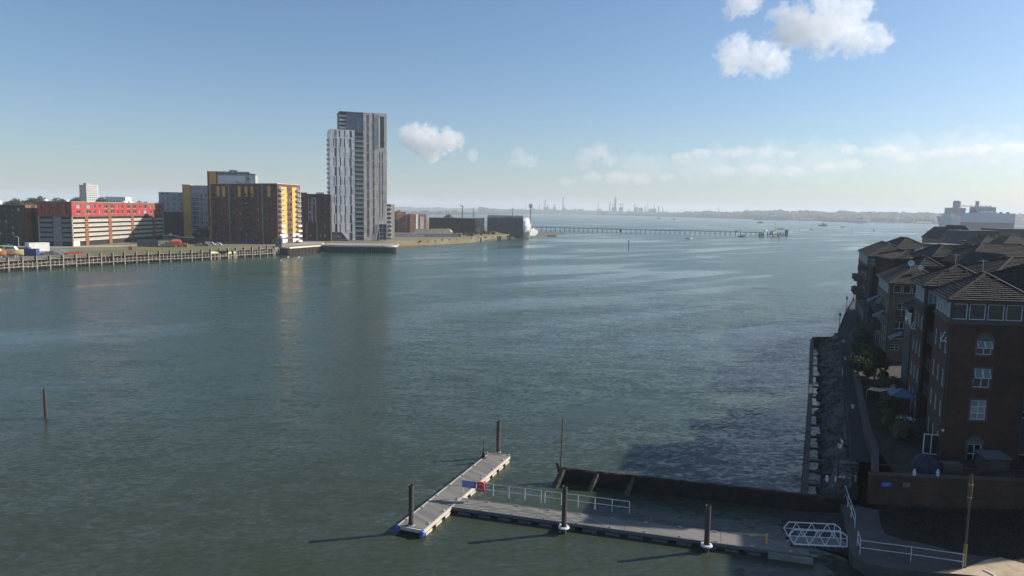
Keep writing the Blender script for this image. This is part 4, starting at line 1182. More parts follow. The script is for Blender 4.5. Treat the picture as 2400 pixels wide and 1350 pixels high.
q = MB(); q.box(-7, 0, 0, 9, .2, 3.6); q.build('panel', M('black hoarding', (.03, .035, .04), .7), t); q = MB(); q.box(-7, -.05, 3.6, 2, .3, 3.9); q.build('cap', PALEC, t)
def car(p, rz, col, label, L=4.3, van=False):
    t = thing('van' if van else 'parked_car', label, 'van' if van else 'car', p, rz)
    W, H = 1.75, (2.0 if van else 1.45)
    prof = [(0, .3), (0, .85), (.25, .95), (1.0, 1.0), (1.35, H - .02), (3.2, H), (3.9, .98), (4.25, .92), (4.3, .3)] if not van else [(0, .35), (0, 1.9), (.2, H), (3.3, H), (3.7, 1.25), (4.5, 1.0), (4.6, .35)]
    k = L / prof[-1][0]
    q = MB(); P0 = [(x * k - L / 2, -W / 2, z) for x, z in prof]; P1 = [(x * k - L / 2, W / 2, z) for x, z in prof]
    q.face(P0); q.face(list(reversed(P1)))
    for i in range(len(prof)): j = (i + 1) % len(prof); q.face([P0[j], P0[i], P1[i], P1[j]])
    q.build('body', col, t)
    q = MB(); x0, x1 = (1.2 * k - L / 2, 3.4 * k - L / 2) if not van else (2.4 * k - L / 2, 3.4 * k - L / 2)
    q.box(x0, -W / 2 - .01, 1.02, x1, W / 2 + .01, H - .18); q.build('side_window', GLASS, t)
    for x in (.8 * k - L / 2, 3.5 * k - L / 2):
        for y in (-W / 2, W / 2 - .2):
            q = MB(); q.tube((x, y, .32), (x, y + .2, .32), .32, n=10); q.build('wheel', FRAMED, t)
    return t
p = G(493, 576, LZ); car((p.x, p.y, LZ), .3, WHITE, 'white van parked before the brown block', 5.4, True)
p = G(510, 575.5, LZ); car((p.x, p.y, LZ), .2, WHITE, 'white car parked right of the white van')
p = G(478, 577, LZ); car((p.x, p.y, LZ), .2, M('dark grey car paint', (.05, .05, .055), .3), 'dark grey car parked left of the white van')
p = G(466, 577, LZ); car((p.x, p.y, LZ), .25, M('silver car paint', (.35, .36, .37), .3), 'silver car at the left end of the parked row')
p = G(346, 571, LZ); car((p.x, p.y, LZ), 1.3, WHITE, 'white car beside the foot of the car park')
# yellow and cream boats on cradles at the far left
CREAM = M('cream yellow hull', (.72, .55, .25), .5, .1, .5); ORNG = M('orange hull', (.65, .22, .10), .5)
for i, (px, py, hm, lab, L) in enumerate(((30, 604, CREAM, 'long cream yellow boat on a cradle at the far left of the wharf', 10), (6, 600.5, M('pale yellow hull', (.75, .62, .33), .5), 'pale yellow boat behind the cream one', 9), (-8, 606, ORNG, 'orange boat cut by the left edge of the picture', 9))):
    p = G(px, py, LZ); boat((p.x - 2, p.y + 1.5, LZ + 1.5), L, R_(8), lab, hm, True, 0, 'stored_boat', 'boat', None, WHITE if i == 0 else CREAM)
    t = thing('boat_cradle', ('timber cradle under the cream yellow boat', 'timber cradle under the pale yellow boat', 'timber cradle under the orange boat')[i], 'cradle', (p.x - 2, p.y + 1.5, LZ))
    q = MB(); q.box(-3, -1, 0, -2.6, 1, .9); q.box(2, -1, 0, 2.4, 1, .9); q.build('support', TIMBER, t); q = MB(); q.box(-4, -.2, .0, 4, .2, .25); q.build('keel_beam', TIMBER, t)
GREEN = M('bright green netting', (.02, .22, .07), .6, .5, 1.2)
p = G(10, 585, LZ)
q = leaf_cloud(500, 4.5, 2, 1.6, 1.6, .4, 77, 6); o = q.build('net_heap', GREEN, None, (p.x, p.y, LZ)); tag(o, 'heap of bright green netting at the far left behind the boats', 'netting')
p = G(45, 592, LZ); h = AT(45, 555.5, p.y).z - LZ
t = thing('yard_lamp', 'tall grey street lamp standing in the boatyard', 'street lamp', (p.x, p.y, LZ))
q = MB(); q.tube((0, 0, 0), (0, 0, h), .14, .08, 8); q.build('post', STEEL, t)
q = MB(); q.tube((0, 0, h), (-.8, 0, h + .15), .06, n=6); q.box(-1.6, -.15, h + .05, -.7, .15, h + .25); q.build('lamp_head', GALV, t)
for i, (px, py, s) in enumerate(((101, 598, .9), (110, 597.5, 1.1), (122, 597, 1.5), (134, 597, .7))):
    p = G(px, py, LZ); q = MB(); q.lathe([(1.6 * s, 0), (1.2 * s, .5 * s), (.5 * s, 1.0 * s), (.02, 1.2 * s)], n=9); o = q.build('spoil_heap', M('dark spoil', (.05, .05, .05), .95), None, (p.x, p.y, LZ)); tag(o, ['small dark spoil heap left of the others', 'second dark spoil heap from the left', 'tallest dark spoil heap on the quay', 'smallest dark spoil heap at the right'][i], 'heap')
t = thing('barrier_row', 'row of red plastic barriers lying along the wharf grass', 'barriers', (0, 0, LZ))
for i in range(13):
    p = G(155 + i * 3.2, 596.6 - i * .2, LZ); q = MB(); q.box(-.4, -.2, 0, .5, .2, .8); q.build('barrier', M('red plastic', (.33, .05, .04), .6) if i == 0 else bpy.data.materials['red plastic'], t, (p.x, p.y, 0))
p = G(306, 590, LZ)
t = thing('orange_sign', 'small orange notice board on the grass by the wharf', 'sign', (p.x, p.y, LZ)); q = MB(); q.box(-.9, 0, .7, .9, .1, 2.3); q.build('board', M('orange board', (.75, .16, .06), .6), t)
for x in (-.6, .6):
    q = MB(); q.box(x - .06, .1, 0, x + .06, .2, 1.6); q.build('leg', TIMBER, t)
for px, py in ((620, 574), (640, 575)): pass
# scrub and grass bank on the point
for i in range(16):
    px = 1066 + i * 10 + random.uniform(-2, 2); py = 557.5 - (px - 1066) * .075 - random.uniform(0, 6); p = G(px, py, LZ)
    shrub((p.x, p.y, LZ - .2), random.uniform(1.1, 2.3), i, nth(i) + ' green shrub from the left on the bank of the point', 'shrubs on the bank of the point')
bk = [P_(1128, 553), P_(1212, 546), P_(1224, 543), P_(1200, 534), P_(1150, 538)]
b = MB(); cx = sum(q[0] for q in bk) / 5; cyy = sum(q[1] for q in bk) / 5
for i in range(5): b.face([(*bk[i], LZ), (*bk[(i + 1) % 5], LZ), (cx * .6 + bk[(i + 1) % 5][0] * .4, cyy * .6 + bk[(i + 1) % 5][1] * .4, LZ + 4), (cx * .6 + bk[i][0] * .4, cyy * .6 + bk[i][1] * .4, LZ + 4)])
b.face([(cx * .6 + q[0] * .4, cyy * .6 + q[1] * .4, LZ + 4) for q in bk])
tag(b.build('grass_bank', M('dry grass bank', (.13, .12, .05), .95, .3, .3, bump=.3, bscale=1)), kind='structure')
SANDH = M('pale sand', (.52, .43, .27), .95, .1, .4)
p = G(1008, 550, LZ); q = MB(); q.v += [(-18, -1, 0), (16, -1, 0), (18, 8, 0), (-18, 8, 0), (-17, 2, 4.6), (12, 3, 5.4)]
for f in ((0, 1, 5, 4), (1, 2, 5), (2, 3, 4, 5), (3, 0, 4)): q.f.append(f); q.m.append(0)
o = q.build('sand_heap', SANDH, None, (p.x + 4, p.y, LZ)); tag(o, 'long heap of pale sand on the building plot right of the tower', 'sand heap')
p = G(955, 556, LZ); t = thing('site_hoarding', 'long grey hoarding along the shore right of the podium', 'hoarding', (p.x, p.y, LZ), R_(30))
q = MB(); q.box(-12, 0, 0, 14, .2, 3.0); q.build('panel', M('grey blue hoarding', (.13, .14, .17), .7), t); q = MB(); q.box(-12, -.06, 3.0, 14, .26, 3.12); q.build('rail', STEEL, t)
p = G(1030, 555.5, LZ); t = thing('site_hoarding', 'grey hoarding below the pale sand heap', 'hoarding', (p.x, p.y, LZ), R_(24))
q = MB(); q.box(-22, 0, 0, 15, .2, 2.6); q.build('panel', bpy.data.materials['grey blue hoarding'], t); q = MB(); q.box(-22, -.06, 2.6, 15, .26, 2.7); q.build('rail', STEEL, t)
for i, (px, py, w, h, m, lab) in enumerate(((935, 538, 8, 3, WHITE, 'white site cabin left of the pale sand heap'), (957, 537.5, 9, 5, WHITE, 'larger white sheeted shed behind the sand heap'), (1043, 534, 7, 4, RUST, 'rust red site hut on the building plot'), (940, 553, 12, 1.6, PALEC, 'stack of pale concrete beams behind the hoarding'), (1093, 540, 4, 2.5, WHITE, 'small white cabin before the netted building'), (1118, 540, 4, 4, GALV, 'grey cabin below the timber framed block'), (1160, 534, 8, 3, GALV, 'pale grey cabin left of the shed'), (1180, 535, 7, 2.6, WHITE, 'white cabin in front of the dark shed'), (1240, 545, 6, 2.5, WHITE, 'white cabin at the foot of the telecom mast'), (1003, 549, 5, 2.4, RUST, 'rust red digger body in front of the sand'))):
    p = G(px, py, LZ); t = thing('site_cabin', lab, 'cabin', (p.x, p.y, LZ), R_(random.uniform(-10, 25)))
    q = MB(); q.box(-w / 2, 0, 0, w / 2, 3, h); q.build('wall', m, t); q = MB(); q.face([(-w / 2 - .2, -.2, h + .02), (w / 2 + .2, -.2, h + .02), (w / 2 + .2, 1.5, h + .5), (-w / 2 - .2, 1.5, h + .5)]); q.face([(w / 2 + .2, 3.2, h + .02), (-w / 2 - .2, 3.2, h + .02), (-w / 2 - .2, 1.5, h + .5), (w / 2 + .2, 1.5, h + .5)]); q.build('roof', m, t)
SITE = ((1052, 545, WHITE, 'white'), (1070, 544, NAVY, 'dark'), (1084, 543.5, WHITE, 'white'), (1099, 542.5, bpy.data.materials['silver car paint'], 'silver'), (1109, 542, WHITE, 'white'), (1123, 541.5, NAVY, 'dark'), (1134, 541, WHITE, 'white'), (1148, 540, bpy.data.materials['silver car paint'], 'silver'), (1197, 538, WHITE, 'white'))
for i, (px, py, m, cn) in enumerate(SITE):
    p = G(px, py, LZ); car((p.x, p.y, LZ), .3 + .2 * (i % 3), m, cn + ' car parked on the site, ' + nth(i) + ' from the left below the netted building and shed', 4.4)
for i in range(14):
    px = 985 + i * 17; p = G(px, 566.5 - (px - 985) * .062, 3.2)
    shrub((p.x, p.y, 2.9), random.uniform(.7, 1.3), i, nth(i) + ' low tuft of scrub from the left along the top of the beach', 'scrub along the top of the beach', random.uniform(.4, .7))
for i, (px, py) in enumerate(((1127, 567), (1166, 563.5), (1190, 561))):
    p = G(px, py); t = thing('beach_dolphin', ['short leaning pile stump on the beach, leftmost of three', 'cluster of pile stumps on the beach, middle of three', 'cluster of pile stumps on the beach, rightmost of three'][i], 'pile stump', (p.x, p.y, 0))
    for k in range(1 + 2 * (i > 0)):
        q = MB(); q.tube((k * 1.3, 0, -1), (k * 1.3 + .2, 0, 3.6), .55, .5, 8); q.build('pile', TIMBERD, t)
    q = MB(); q.tube((.4, 0, 3.6), (.4, 0, 4.6), .5, n=8); q.build('cap', PALEC, t)
q_ = AT(1050, 500, 690); tree((q_.x, 690, LZ), 1.5, 0, 'broad dark tree behind the netted building', None)
q_ = AT(1030, 505, 690); tree((q_.x, 690, LZ), 1.1, 1, 'smaller dark tree left of the broad one', None)
q_ = AT(565, 545, 409); tree((q_.x + 0, 425, LZ), .1, 0, 'tiny dark tree behind the parked cars', None) if False else None
q_ = AT(477, 545, 420); tree((q_.x, 420, LZ), .85, 1, 'dark round tree in front of the ochre block', None)

# far tower block and long white building on the skyline
p = AT(187, 470, 900)
t = thing('far_tower_block', 'pale concrete tower block on the skyline behind the car park', 'tower block', (p.x, 900, LZ), R_(-28))
Hh = AT(205, 433.5, 900).z - LZ
w = MB(); ops = [(1.2 + 2.6 * i, 2.6 + 2.6 * i, Hh - 2.6 - 2.8 * k, Hh - 1.2 - 2.8 * k) for i in range(5) for k in range(7)]
facade(w, (0, 0), (1, 0), 15, 0, Hh, ops, 0, .3); facade(w, (15, 0), (0, 1), 15, 0, Hh, ops, 0, .3); facade(w, (15, 15), (-1, 0), 15, 0, Hh); facade(w, (0, 15), (0, -1), 15, 0, Hh)
w.build('wall', M('pale concrete panels', (.52, .50, .47), .8), t)
windows(t, (0, 0), (1, 0), ops, UPVC, GLASS, .3); windows(t, (15, 0), (0, 1), ops, UPVC, GLASS, .3)
flat_roof(t, [(0.01, 0.01), (14.99, .01), (14.99, 14.99), (.01, 14.99)], Hh + .1); q = MB(); q.box(4, 3, Hh + .1, 10, 9, Hh + 2.5); q.build('lift_house', GREYP, t)
t, W_, H_ = blk_px('long_white_building', 'long low white building on the skyline right of the far tower block', 248, 296, 461.5, 900, 14, WHITE, front=grid(2, 4, 6, 2, 20, 3.4, 2, 1.6))

# ------------------------------------------------------------------ right bank: land, path, wall, rocks
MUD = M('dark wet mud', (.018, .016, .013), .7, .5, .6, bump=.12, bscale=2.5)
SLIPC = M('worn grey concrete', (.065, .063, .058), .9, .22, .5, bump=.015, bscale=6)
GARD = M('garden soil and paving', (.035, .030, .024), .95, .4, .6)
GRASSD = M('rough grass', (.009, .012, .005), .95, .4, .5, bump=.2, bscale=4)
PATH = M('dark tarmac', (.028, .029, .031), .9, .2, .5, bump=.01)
SANDP = M('sandy path', (.42, .33, .22), .95, .2, .8, bump=.02, bscale=6)
V2 = lambda p: Vector((p.x, p.y))
FL = lambda y, off=0.0: Vector((14.25 + .41 * y + off, y))
PLX = [G(*q, 2.5) for q in ((1990, 1080), (1986, 1033), (1979, 967), (1972, 900), (1968, 850), (1966, 800))] + [G(1962, 786, 2.5), G(1980, 740, 2.5), G(1999, 705, 2.5), Vector((150, 285, 2.5))]
PRX = [G(*q, 2.5) for q in ((2044, 1085), (2027, 1033), (2016, 975), (2007, 924), (1996, 860), (1990, 800))] + [Vector((70.5, 142, 2.5)), Vector((82.5, 166, 2.5)), Vector((98, 195, 2.5)), Vector((153, 285, 2.5))]
b = MB()
for i in range(len(PLX) - 1): b.face([PLX[i], PRX[i], PRX[i + 1], PLX[i + 1]])
for i in range(len(PLX) - 1): b.face([PLX[i], PLX[i + 1], PLX[i + 1] - Vector((0, 0, 4)), PLX[i] - Vector((0, 0, 4))])
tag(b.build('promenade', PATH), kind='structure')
# ground behind the wall
poly = [(PRX[i].x + .2, PRX[i].y) for i in range(len(PRX))]
poly = [(poly[0][0] - .9, 59.6)] + poly[1:] + [(420, 660), (1500, 2300), (2600, 2300), (1400, 200), (300, 59)]
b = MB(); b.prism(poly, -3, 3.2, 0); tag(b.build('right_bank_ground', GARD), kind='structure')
# apron, grass, sandy path in the foreground
ap = [G(*q, 1.0) for q in ((1964, 1166), (1976, 1200), (1983, 1235), (1989, 1268), (1993, 1290), (2003, 1306), (2030, 1320), (2090, 1332), (2180, 1342), (2262, 1346), (2320, 1356), (2420, 1390))]
app = [(p.x, p.y) for p in ap] + [(70, 40), (70, 58.6), (34, 58.6), (29.0, 59.4)]
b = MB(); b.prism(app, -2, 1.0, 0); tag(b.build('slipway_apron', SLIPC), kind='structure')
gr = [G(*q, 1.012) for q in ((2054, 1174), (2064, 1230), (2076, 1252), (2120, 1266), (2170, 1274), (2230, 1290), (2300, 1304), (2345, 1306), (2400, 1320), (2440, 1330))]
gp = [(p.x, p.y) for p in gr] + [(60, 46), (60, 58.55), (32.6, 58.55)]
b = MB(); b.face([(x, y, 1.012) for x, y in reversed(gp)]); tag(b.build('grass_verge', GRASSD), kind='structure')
rd = random.Random(4); b = MB()
def inside(x, y, poly):
    c = False
    for i in range(len(poly)):
        (x0, y0), (x1, y1) = poly[i], poly[i - 1]
        if (y0 > y) != (y1 > y) and x < (x1 - x0) * (y - y0) / (y1 - y0) + x0: c = not c
    return c
for k in range(9000):
    x, y = rd.uniform(31, 50), rd.uniform(46, 58.5)
    if inside(x, y, gp):
        a = rd.uniform(0, 6.28); w, h = .03, rd.uniform(.08, .28)
        b.face([(x - math.cos(a) * w, y - math.sin(a) * w, 1.0), (x + math.cos(a) * w, y + math.sin(a) * w, 1.0), (x + rd.uniform(-.1, .1), y + rd.uniform(-.1, .1), 1.0 + h)])
tag(b.build('grass', GRASSD), 'dark rough grass below the brick yard wall', 'grass', None, 'stuff')
sp = [G(*q, 1.008) for q in ((2225, 1343.5), (2262, 1331), (2310, 1312), (2345, 1306), (2440, 1330), (2460, 1420), (2330, 1358), (2300, 1350))]
b = MB(); b.face([p for p in reversed(sp)]); tag(b.build('sandy_path', SANDP), kind='structure')
q = MB()
kp = [G(*a, 1.03) for a in ((2305, 1336), (2318, 1342), (2328, 1347), (2334, 1353), (2334, 1362))]
for a, c in zip(kp[:-1], kp[1:]): q.bar(a, c, .14, .08)
tag(q.build('kerb_edging', PALEC), 'pale curved edging on the sunlit sandy path', 'kerb')

# seaweed covered wall with raking buttresses
JA, JB = G(1316, 1096, 1.45), G(1898, 1160, 1.45)
def jetty_wall():
    t = thing('old_quay_wall', 'black weed covered wall running out into the water', 'wall')
    d = V2(JB - JA); L = d.length; d.normalize(); n = Vector((d.y, -d.x))
    b = MB(); N = 70
    prof = [(0.0, -1.5, .42), (0.0, .2, .30), (0, .8, .22), (0, 1.32, .16), (0, 1.45, 0), (0, 1.4, -.35), (0, -1.5, -.45)]
    L2 = L + 3.2
    for i in range(N + 1):
        s = L2 * i / N
        for j, (_, z, o) in enumerate(prof):
            nz = noise.noise(Vector((s * .9, z * 1.3, j))) * .14; nz2 = noise.noise(Vector((s * 1.7, 5, j))) * (.13 if 3 <= j <= 5 else 0)
            p = V2(JA) + d * s + n * (o + nz); b.v.append((p.x, p.y, z + nz2))
    m = len(prof)
    for i in range(N):
        for j in range(m - 1):
            a = i * m + j; b.f.append((a, a + m, a + m + 1, a + 1)); b.m.append(0)
    b.f.append(tuple(range(m))); b.m.append(0)
    b.build('wall', BLACKW, t)
    for s, w in ((.2, .34), (3.5, .26), (6.9, .22)):
        b = MB(); p = V2(JA) + d * s
        top, bot = Vector((*(p + n * .2), 1.35)), Vector((*(p + n * 1.4 - d * .6), -.3))
        k = 7
        for i in range(k):
            a, c = top + (bot - top) * (i / k), top + (bot - top) * ((i + 1) / k)
            b.tube(a, c, w * (.75 + .5 * i / k) + random.uniform(-.04, .04), w * (.75 + .5 * (i + 1) / k), 8, caps=i in (0, k - 1))
        b.build('buttress', M('weedy brown timber', (.075, .062, .045), .9, .5, 3, bump=.08, bscale=7) if s < 1 else bpy.data.materials['weedy brown timber'], t, smooth=False)
jetty_wall()
p = AT(1318, 1096, JA.y); t = thing('perch_pole', 'thin dark pole standing at the outer end of the black wall', 'pole', (JA.x - .1, JA.y, 1.35))
h = AT(1320, 982, JA.y).z - 1.35
q = MB(); q.tube((0, 0, 0), (.1, 0, h), .065, .05, 7); q.build('shaft', STEELD, t)
q = MB(); q.tube((-.35, .05, .55), (.1, 0, -.9), .14, .2, 7); q.build('stump', TIMBERD, t)

# sheet piling with trough and rock bank
quay_piles('sheet_pile_wall', 'long dark rusty sheet pile wall along the foot of the rock bank', [(26.6, 60.6), (44.2, 101), (61.2, 141.0)][::-1], -1.5, .95, .9, .18, STEELD, .5)
q = MB(); q.bar((61.2, 141, .5), (66, 139.5, .9), .5, 2.0); tag(q.build('end_wall', STEELD), 'short return wall at the far end of the sheet piling', 'wall')
def lerp_path(P, y):
    for a, c in zip(P[:-1], P[1:]):
        if a.y <= y <= c.y: return a.x + (c.x - a.x) * (y - a.y) / (c.y - a.y)
    return P[0].x + (y - P[0].y) * .43 if y < P[0].y else P[-1].x
PILX = lambda y: 26.6 + (y - 60.6) * .43
b = MB(); N = 60
for i in range(N + 1):
    y = 59.6 + 81 * i / N; x0, x1 = PILX(y) + 1.25, lerp_path(PLX, y)
    for f, z in ((0, -.6), (.1, .25), (.55, 1.4), (1, 2.45)):
        b.v.append((x0 + (x1 - x0) * f, y, z + noise.noise(Vector((x0 + f * 3, y * .7, 1))) * .25 * (f < .9)))
for i in range(N):
    for j in range(3):
        a = i * 4 + j; b.f.append((a, a + 1, a + 5, a + 4)); b.m.append(0)
ROCK = M('grey brown rock', (.075, .068, .058), .95, .35, 1.2, bump=.05, bscale=4, rnd=.35)
bank = tag(b.build('rock_bank', MUD), kind='structure')
RK = []
for k in range(5):
    rd = random.Random(k); me = bpy.data.meshes.new('rock')
    import bmesh
    bm = bmesh.new(); bmesh.ops.create_icosphere(bm, subdivisions=1, radius=.5)
    for v in bm.verts:
        v.co *= rd.uniform(.72, 1.18); v.co.z *= .72
    bm.to_mesh(me); bm.free(); me.materials.append(ROCK); RK.append(me)
rd = random.Random(9)
for i in range(298):
    y = 60.2 + 80 * (rd.random() ** 1.35); f = rd.uniform(.05, .97)
    x0, x1 = PILX(y) + 1.25, lerp_path(PLX, y)
    z = -.2 + f * 2.55
    o = link('rock', RK[i % 5], bank, (x0 + (x1 - x0) * f, y, z + .1)); s = rd.uniform(.7, 1.55)
    o.scale = (s * rd.uniform(.8, 1.3), s, s * rd.uniform(.7, 1.1)); o.rotation_euler = (rd.uniform(-.5, .5), rd.uniform(-.5, .5), rd.uniform(0, 6))
for i, y in enumerate((62, 64.5, 68, 71, 75, 79, 83.5, 88, 92, 97, 103, 110, 118, 127)):
    x = PILX(y); q = MB(); q.bar((x, y, .6), (x + 1.35, y - .15, .55), .22, .2); t = q.build('strut', TIMBERD); t.parent = bpy.data.objects['sheet_pile_wall']
for i, (px, py) in enumerate(((1938, 1121), (1960, 1123), (1968.6, 1123), (1977.7, 1123), (1990.6, 1126), (2003.5, 1121))):
    p = G(px, py + 3, 2.0); q = MB(); w = .10
    q.box(-w, -w, -.15, w, w, .28); q.lathe([(w * 1.3, .28), (w * 1.3, .36), (.01, .42)], n=4)
    tag(q.build('white_block', UPVC, None, p), ['small white block low on the rocks, apart at the left', 'first of three close white blocks at the rock foot', 'middle one of three close white blocks at the rock foot', 'last of three close white blocks at the rock foot', 'lowest white block beside the foot of the steps', 'white block beside the foot of the steps, furthest right'][i], 'block')
# path railing
t = thing('path_railing', 'dark metal railing along the water edge of the promenade', 'railing')
q = MB(); pm = MB(); pm.box(-.035, -.035, 0, .035, .035, 1.1); post = pm.mesh('post', STEELD)
for a, c in zip(PLX[:-2], PLX[1:-1]):
    a, c = a + Vector((.15, 0, 0)), c + Vector((.15, 0, 0))
    for z in (.4, .75, 1.1): q.bar(a + Vector((0, 0, z)), c + Vector((0, 0, z)), .05)
    n = max(1, int((c - a).length / 2.2))
    for k in range(n): link('post', post, t, a + (c - a) * (k / n))
q.build('rail', STEELD, t)
# lamp posts
def lantern(p):
    t = thing('street_lamp', '', 'street lamp', p, 0, 'lamp posts along the promenade')
    q = MB(); q.lathe([(.16, 0), (.16, .5), (.09, .6), (.065, 1.0), (.05, 3.7)], n=9); q.build('post', STEELD, t)
    q = MB(); q.lathe([(.06, 3.75), (.15, 3.8), (.21, 4.28)], n=8); q.build('lamp_glass', M('frosted lamp glass', (.40, .42, .45), .3, .05) if 'frosted lamp glass' not in bpy.data.materials else bpy.data.materials['frosted lamp glass'], t)
    q = MB(); q.lathe([(.30, 4.27), (.27, 4.36), (.08, 4.56), (.02, 4.7)], n=8); q.build('lamp_cap', STEELD, t)
    return t
LAMPS = [(57.6, 'lamp post nearest the steps'), (71, 'second lamp post from the steps'), (95.7, 'third lamp post from the steps, beside the shrubs'), (109, 'fourth lamp post from the steps'), (137, 'lamp post standing against the water at the far end of the rocks'), (165, 'lamp post against the water, middle of the far three'), (195, 'farthest lamp post beside the far brick block')]
l0 = None
for y, lab in LAMPS:
    x = lerp_path(PLX, y) + .25
    if y < 60: x = G(1998, 1057, 6.8).x
    if l0 is None: l0 = lantern((x, y + .8, 2.5)); l0['label'] = lab
    else: dup(l0, (x, y, 2.5), 0, lab)
# garden wall
t = thing('garden_wall', 'long brick garden wall with a pale coping along the promenade', 'wall')
COPE = M('stone coping', (.075, .062, .05), .9, .2, .6)
wl_ = [Vector((31.7, 59.3, 0))] + PRX[:7]
q, c_ = MB(), MB()
for a, c in zip(wl_[:-1], wl_[1:]):
    q.bar((a.x + .2, a.y, 2.8), (c.x + .2, c.y, 2.8), .4, 2.0); c_.bar((a.x + .22, a.y, 3.86), (c.x + .22, c.y, 3.86), .62, .14)
q.build('wall', BRICK_R, t); c_.build('coping', COPE, t)
# yard wall facing the slipway
t = thing('yard_wall', 'dark brick yard wall behind the rough grass', 'wall')
q = MB(); q.bar((31.6, 59.5, 2.2), (52, 58.2, 2.2), .45, 2.8); q.build('wall', BRICK_R, t)
q = MB(); q.bar((31.5, 59.5, 3.66), (52, 58.2, 3.66), .6, .12); q.build('coping', M('dark coping', (.09, .075, .06), .9), t)
BLUES = M('blue sign face', (.03, .09, .42), .5, .05)
for px, py, w, h, m, lab in ((2077, 1135, .85, .38, BLUES, 'small plain blue sign on the yard wall'), (2123, 1136, .6, .36, M('grey sign face', (.12, .15, .16), .6), 'small grey plaque on the yard wall')):
    p = AT(px, py, 59.0 - (px - 2077) * .0026); t = thing('wall_sign', lab, 'sign', (p.x, p.y - .06, p.z), R_(-3.6))
    q = MB(); q.box(-w / 2, -.03, -h / 2, w / 2, .05, h / 2); q.build('panel', m, t)
    q = MB()
    for k in range(3): q.box(-w * .38, -.034, h * (.22 - .22 * k) - .02, w * (.36 - .1 * k), -.031, h * (.22 - .22 * k) + .02)
    if m is BLUES: q.build('lettering', M('faded sign lettering', (.2, .28, .6), .6), t)
t = thing('yard_railing', 'low dark railing on top of the yard wall', 'railing')
q = MB(); q.bar((32, 59.45, 4.5), (48, 58.4, 4.5), .05); q.build('rail', STEELD, t)
for k in range(12):
    q = MB(); x = 32 + k * 1.45; q.box(x - .03, 59.45 - (x - 32) * .065 - .03, 3.72, x + .03, 59.45 - (x - 32) * .065 + .03, 4.5); q.build('post', STEELD, t)
for i, px in enumerate((2142, 2197)):
    p = AT(px, 1100, 59.2); q = MB(); q.lathe([(.12, 0), (.14, .35), (.06, .42), (.09, .5), (.01, .62)], n=8); tag(q.build('finial', UPVC, None, (p.x, 59.1, 3.72)), ('left' if i == 0 else 'right') + ' small white finial on the yard wall by the blue cover', 'finial')
# steps
t = thing('steps', 'dark concrete steps down from the promenade to the slipway', 'steps')
for k in range(7):
    f = k / 7; q = MB(); y = 61.4 + (PLX[0].y - 61.4) * f
    q.box(29.2 + 3.0 * f, y - .05, -.5, 31.6 + 2.2 * f, y + (PLX[0].y - 61.4) / 7 + .3, 1.0 + 1.48 * (k + 1) / 7 - .002 * k); q.build('step', CONCD, t)
# mud
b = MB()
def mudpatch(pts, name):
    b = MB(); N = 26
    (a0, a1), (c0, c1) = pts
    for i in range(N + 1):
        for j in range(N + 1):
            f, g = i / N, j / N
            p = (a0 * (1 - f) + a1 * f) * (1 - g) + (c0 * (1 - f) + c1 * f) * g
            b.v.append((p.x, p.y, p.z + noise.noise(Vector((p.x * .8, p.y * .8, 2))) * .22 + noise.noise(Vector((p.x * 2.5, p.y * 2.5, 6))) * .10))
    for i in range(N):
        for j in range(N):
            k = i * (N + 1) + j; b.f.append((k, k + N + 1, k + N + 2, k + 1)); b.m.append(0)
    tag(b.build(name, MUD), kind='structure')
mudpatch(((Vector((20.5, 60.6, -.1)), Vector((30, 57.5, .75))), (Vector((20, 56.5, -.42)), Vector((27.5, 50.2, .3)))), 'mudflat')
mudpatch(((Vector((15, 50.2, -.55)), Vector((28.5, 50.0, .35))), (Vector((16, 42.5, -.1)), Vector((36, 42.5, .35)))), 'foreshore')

# ------------------------------------------------------------------ pontoon
DECK = M('grey pontoon deck', (.178, .18, .165), .85, .05, 1.2, bump=.004, bscale=30, brick=(.6, .15, .006, (.85, .85, .85)))
FASC = M('pale fascia timber', (.50, .45, .38), .7, .15, 1.0)
FLOAT = M('dark float', (.03, .03, .03), .7)
BLUEF = M('blue fender', (.05, .13, .45), .5, .15, 3)
PILEM = M('dark brown steel pile', (.075, .06, .052), .6, .3, .9, stretch=(1, 1, .3))
TO = G(930, 1232, .55); TF = G(1145, 1062, .55); TL = (TF - TO).length; ta = math.atan2(TF.y - TO.y, TF.x - TO.x)
TW = 2.45
def pontoon(name, label, loc, rz, L, W, seams, FASC=FASC):
    """local x along, local y to the left; deck spans y in [-W,0]"""
    t = thing(name, label, 'pontoon', loc, rz)
    xs = [0] + seams + [L]
    for a, c in zip(xs[:-1], xs[1:]):
        q = MB(); q.box(a + .015, -W + .12, .42, c - .015, -.12, .55); q.build('deck_panel', DECK, t)
    for y in (-W, -.118):
        for a, c in zip(xs[:-1], xs[1:]):
            q = MB(); q.box(a, y, .30, c, y + .118, .57); q.build('fascia', FASC, t)
            n = max(1, int((c - a) / 1.6))
            for k in range(n):
                q = MB(); x = a + (c - a) * (k + .2) / n
                q.box(x, y - .04 if y < -1 else y + .02, .02, x + (c - a) / n * .62, y + .10 if y < -1 else y + .158, .22); q.build('fender_board', FASC, t)
    for x in (0, L - .12):
        q = MB(); q.box(x - .002, -W + .12, .3, x + .122, -.12, .568); q.build('end_fascia', FASC, t)
    q = MB(); n = max(2, int(L / 2.4))
    for k in range(n): q.box(L * (k + .12) / n, -W + .15, -.45, L * (k + .88) / n, -.15, .41)
    q.build('float', FLOAT, t)
    q = MB(); q.box(.1, -W + .1, .24, L - .1, -.1, .40); q.build('frame', STEELD, t)
    n = int(L / 2.6)
    for k in range(n):
        for y in (-W + .22, -.22):
            x = L * (k + .5) / n; q = MB(); q.bar((x - .16, y, .64), (x + .16, y, .64), .05); q.box(x - .05, y - .03, .551, x + .05, y + .03, .63); q.build('cleat', STEEL, t)
    return t
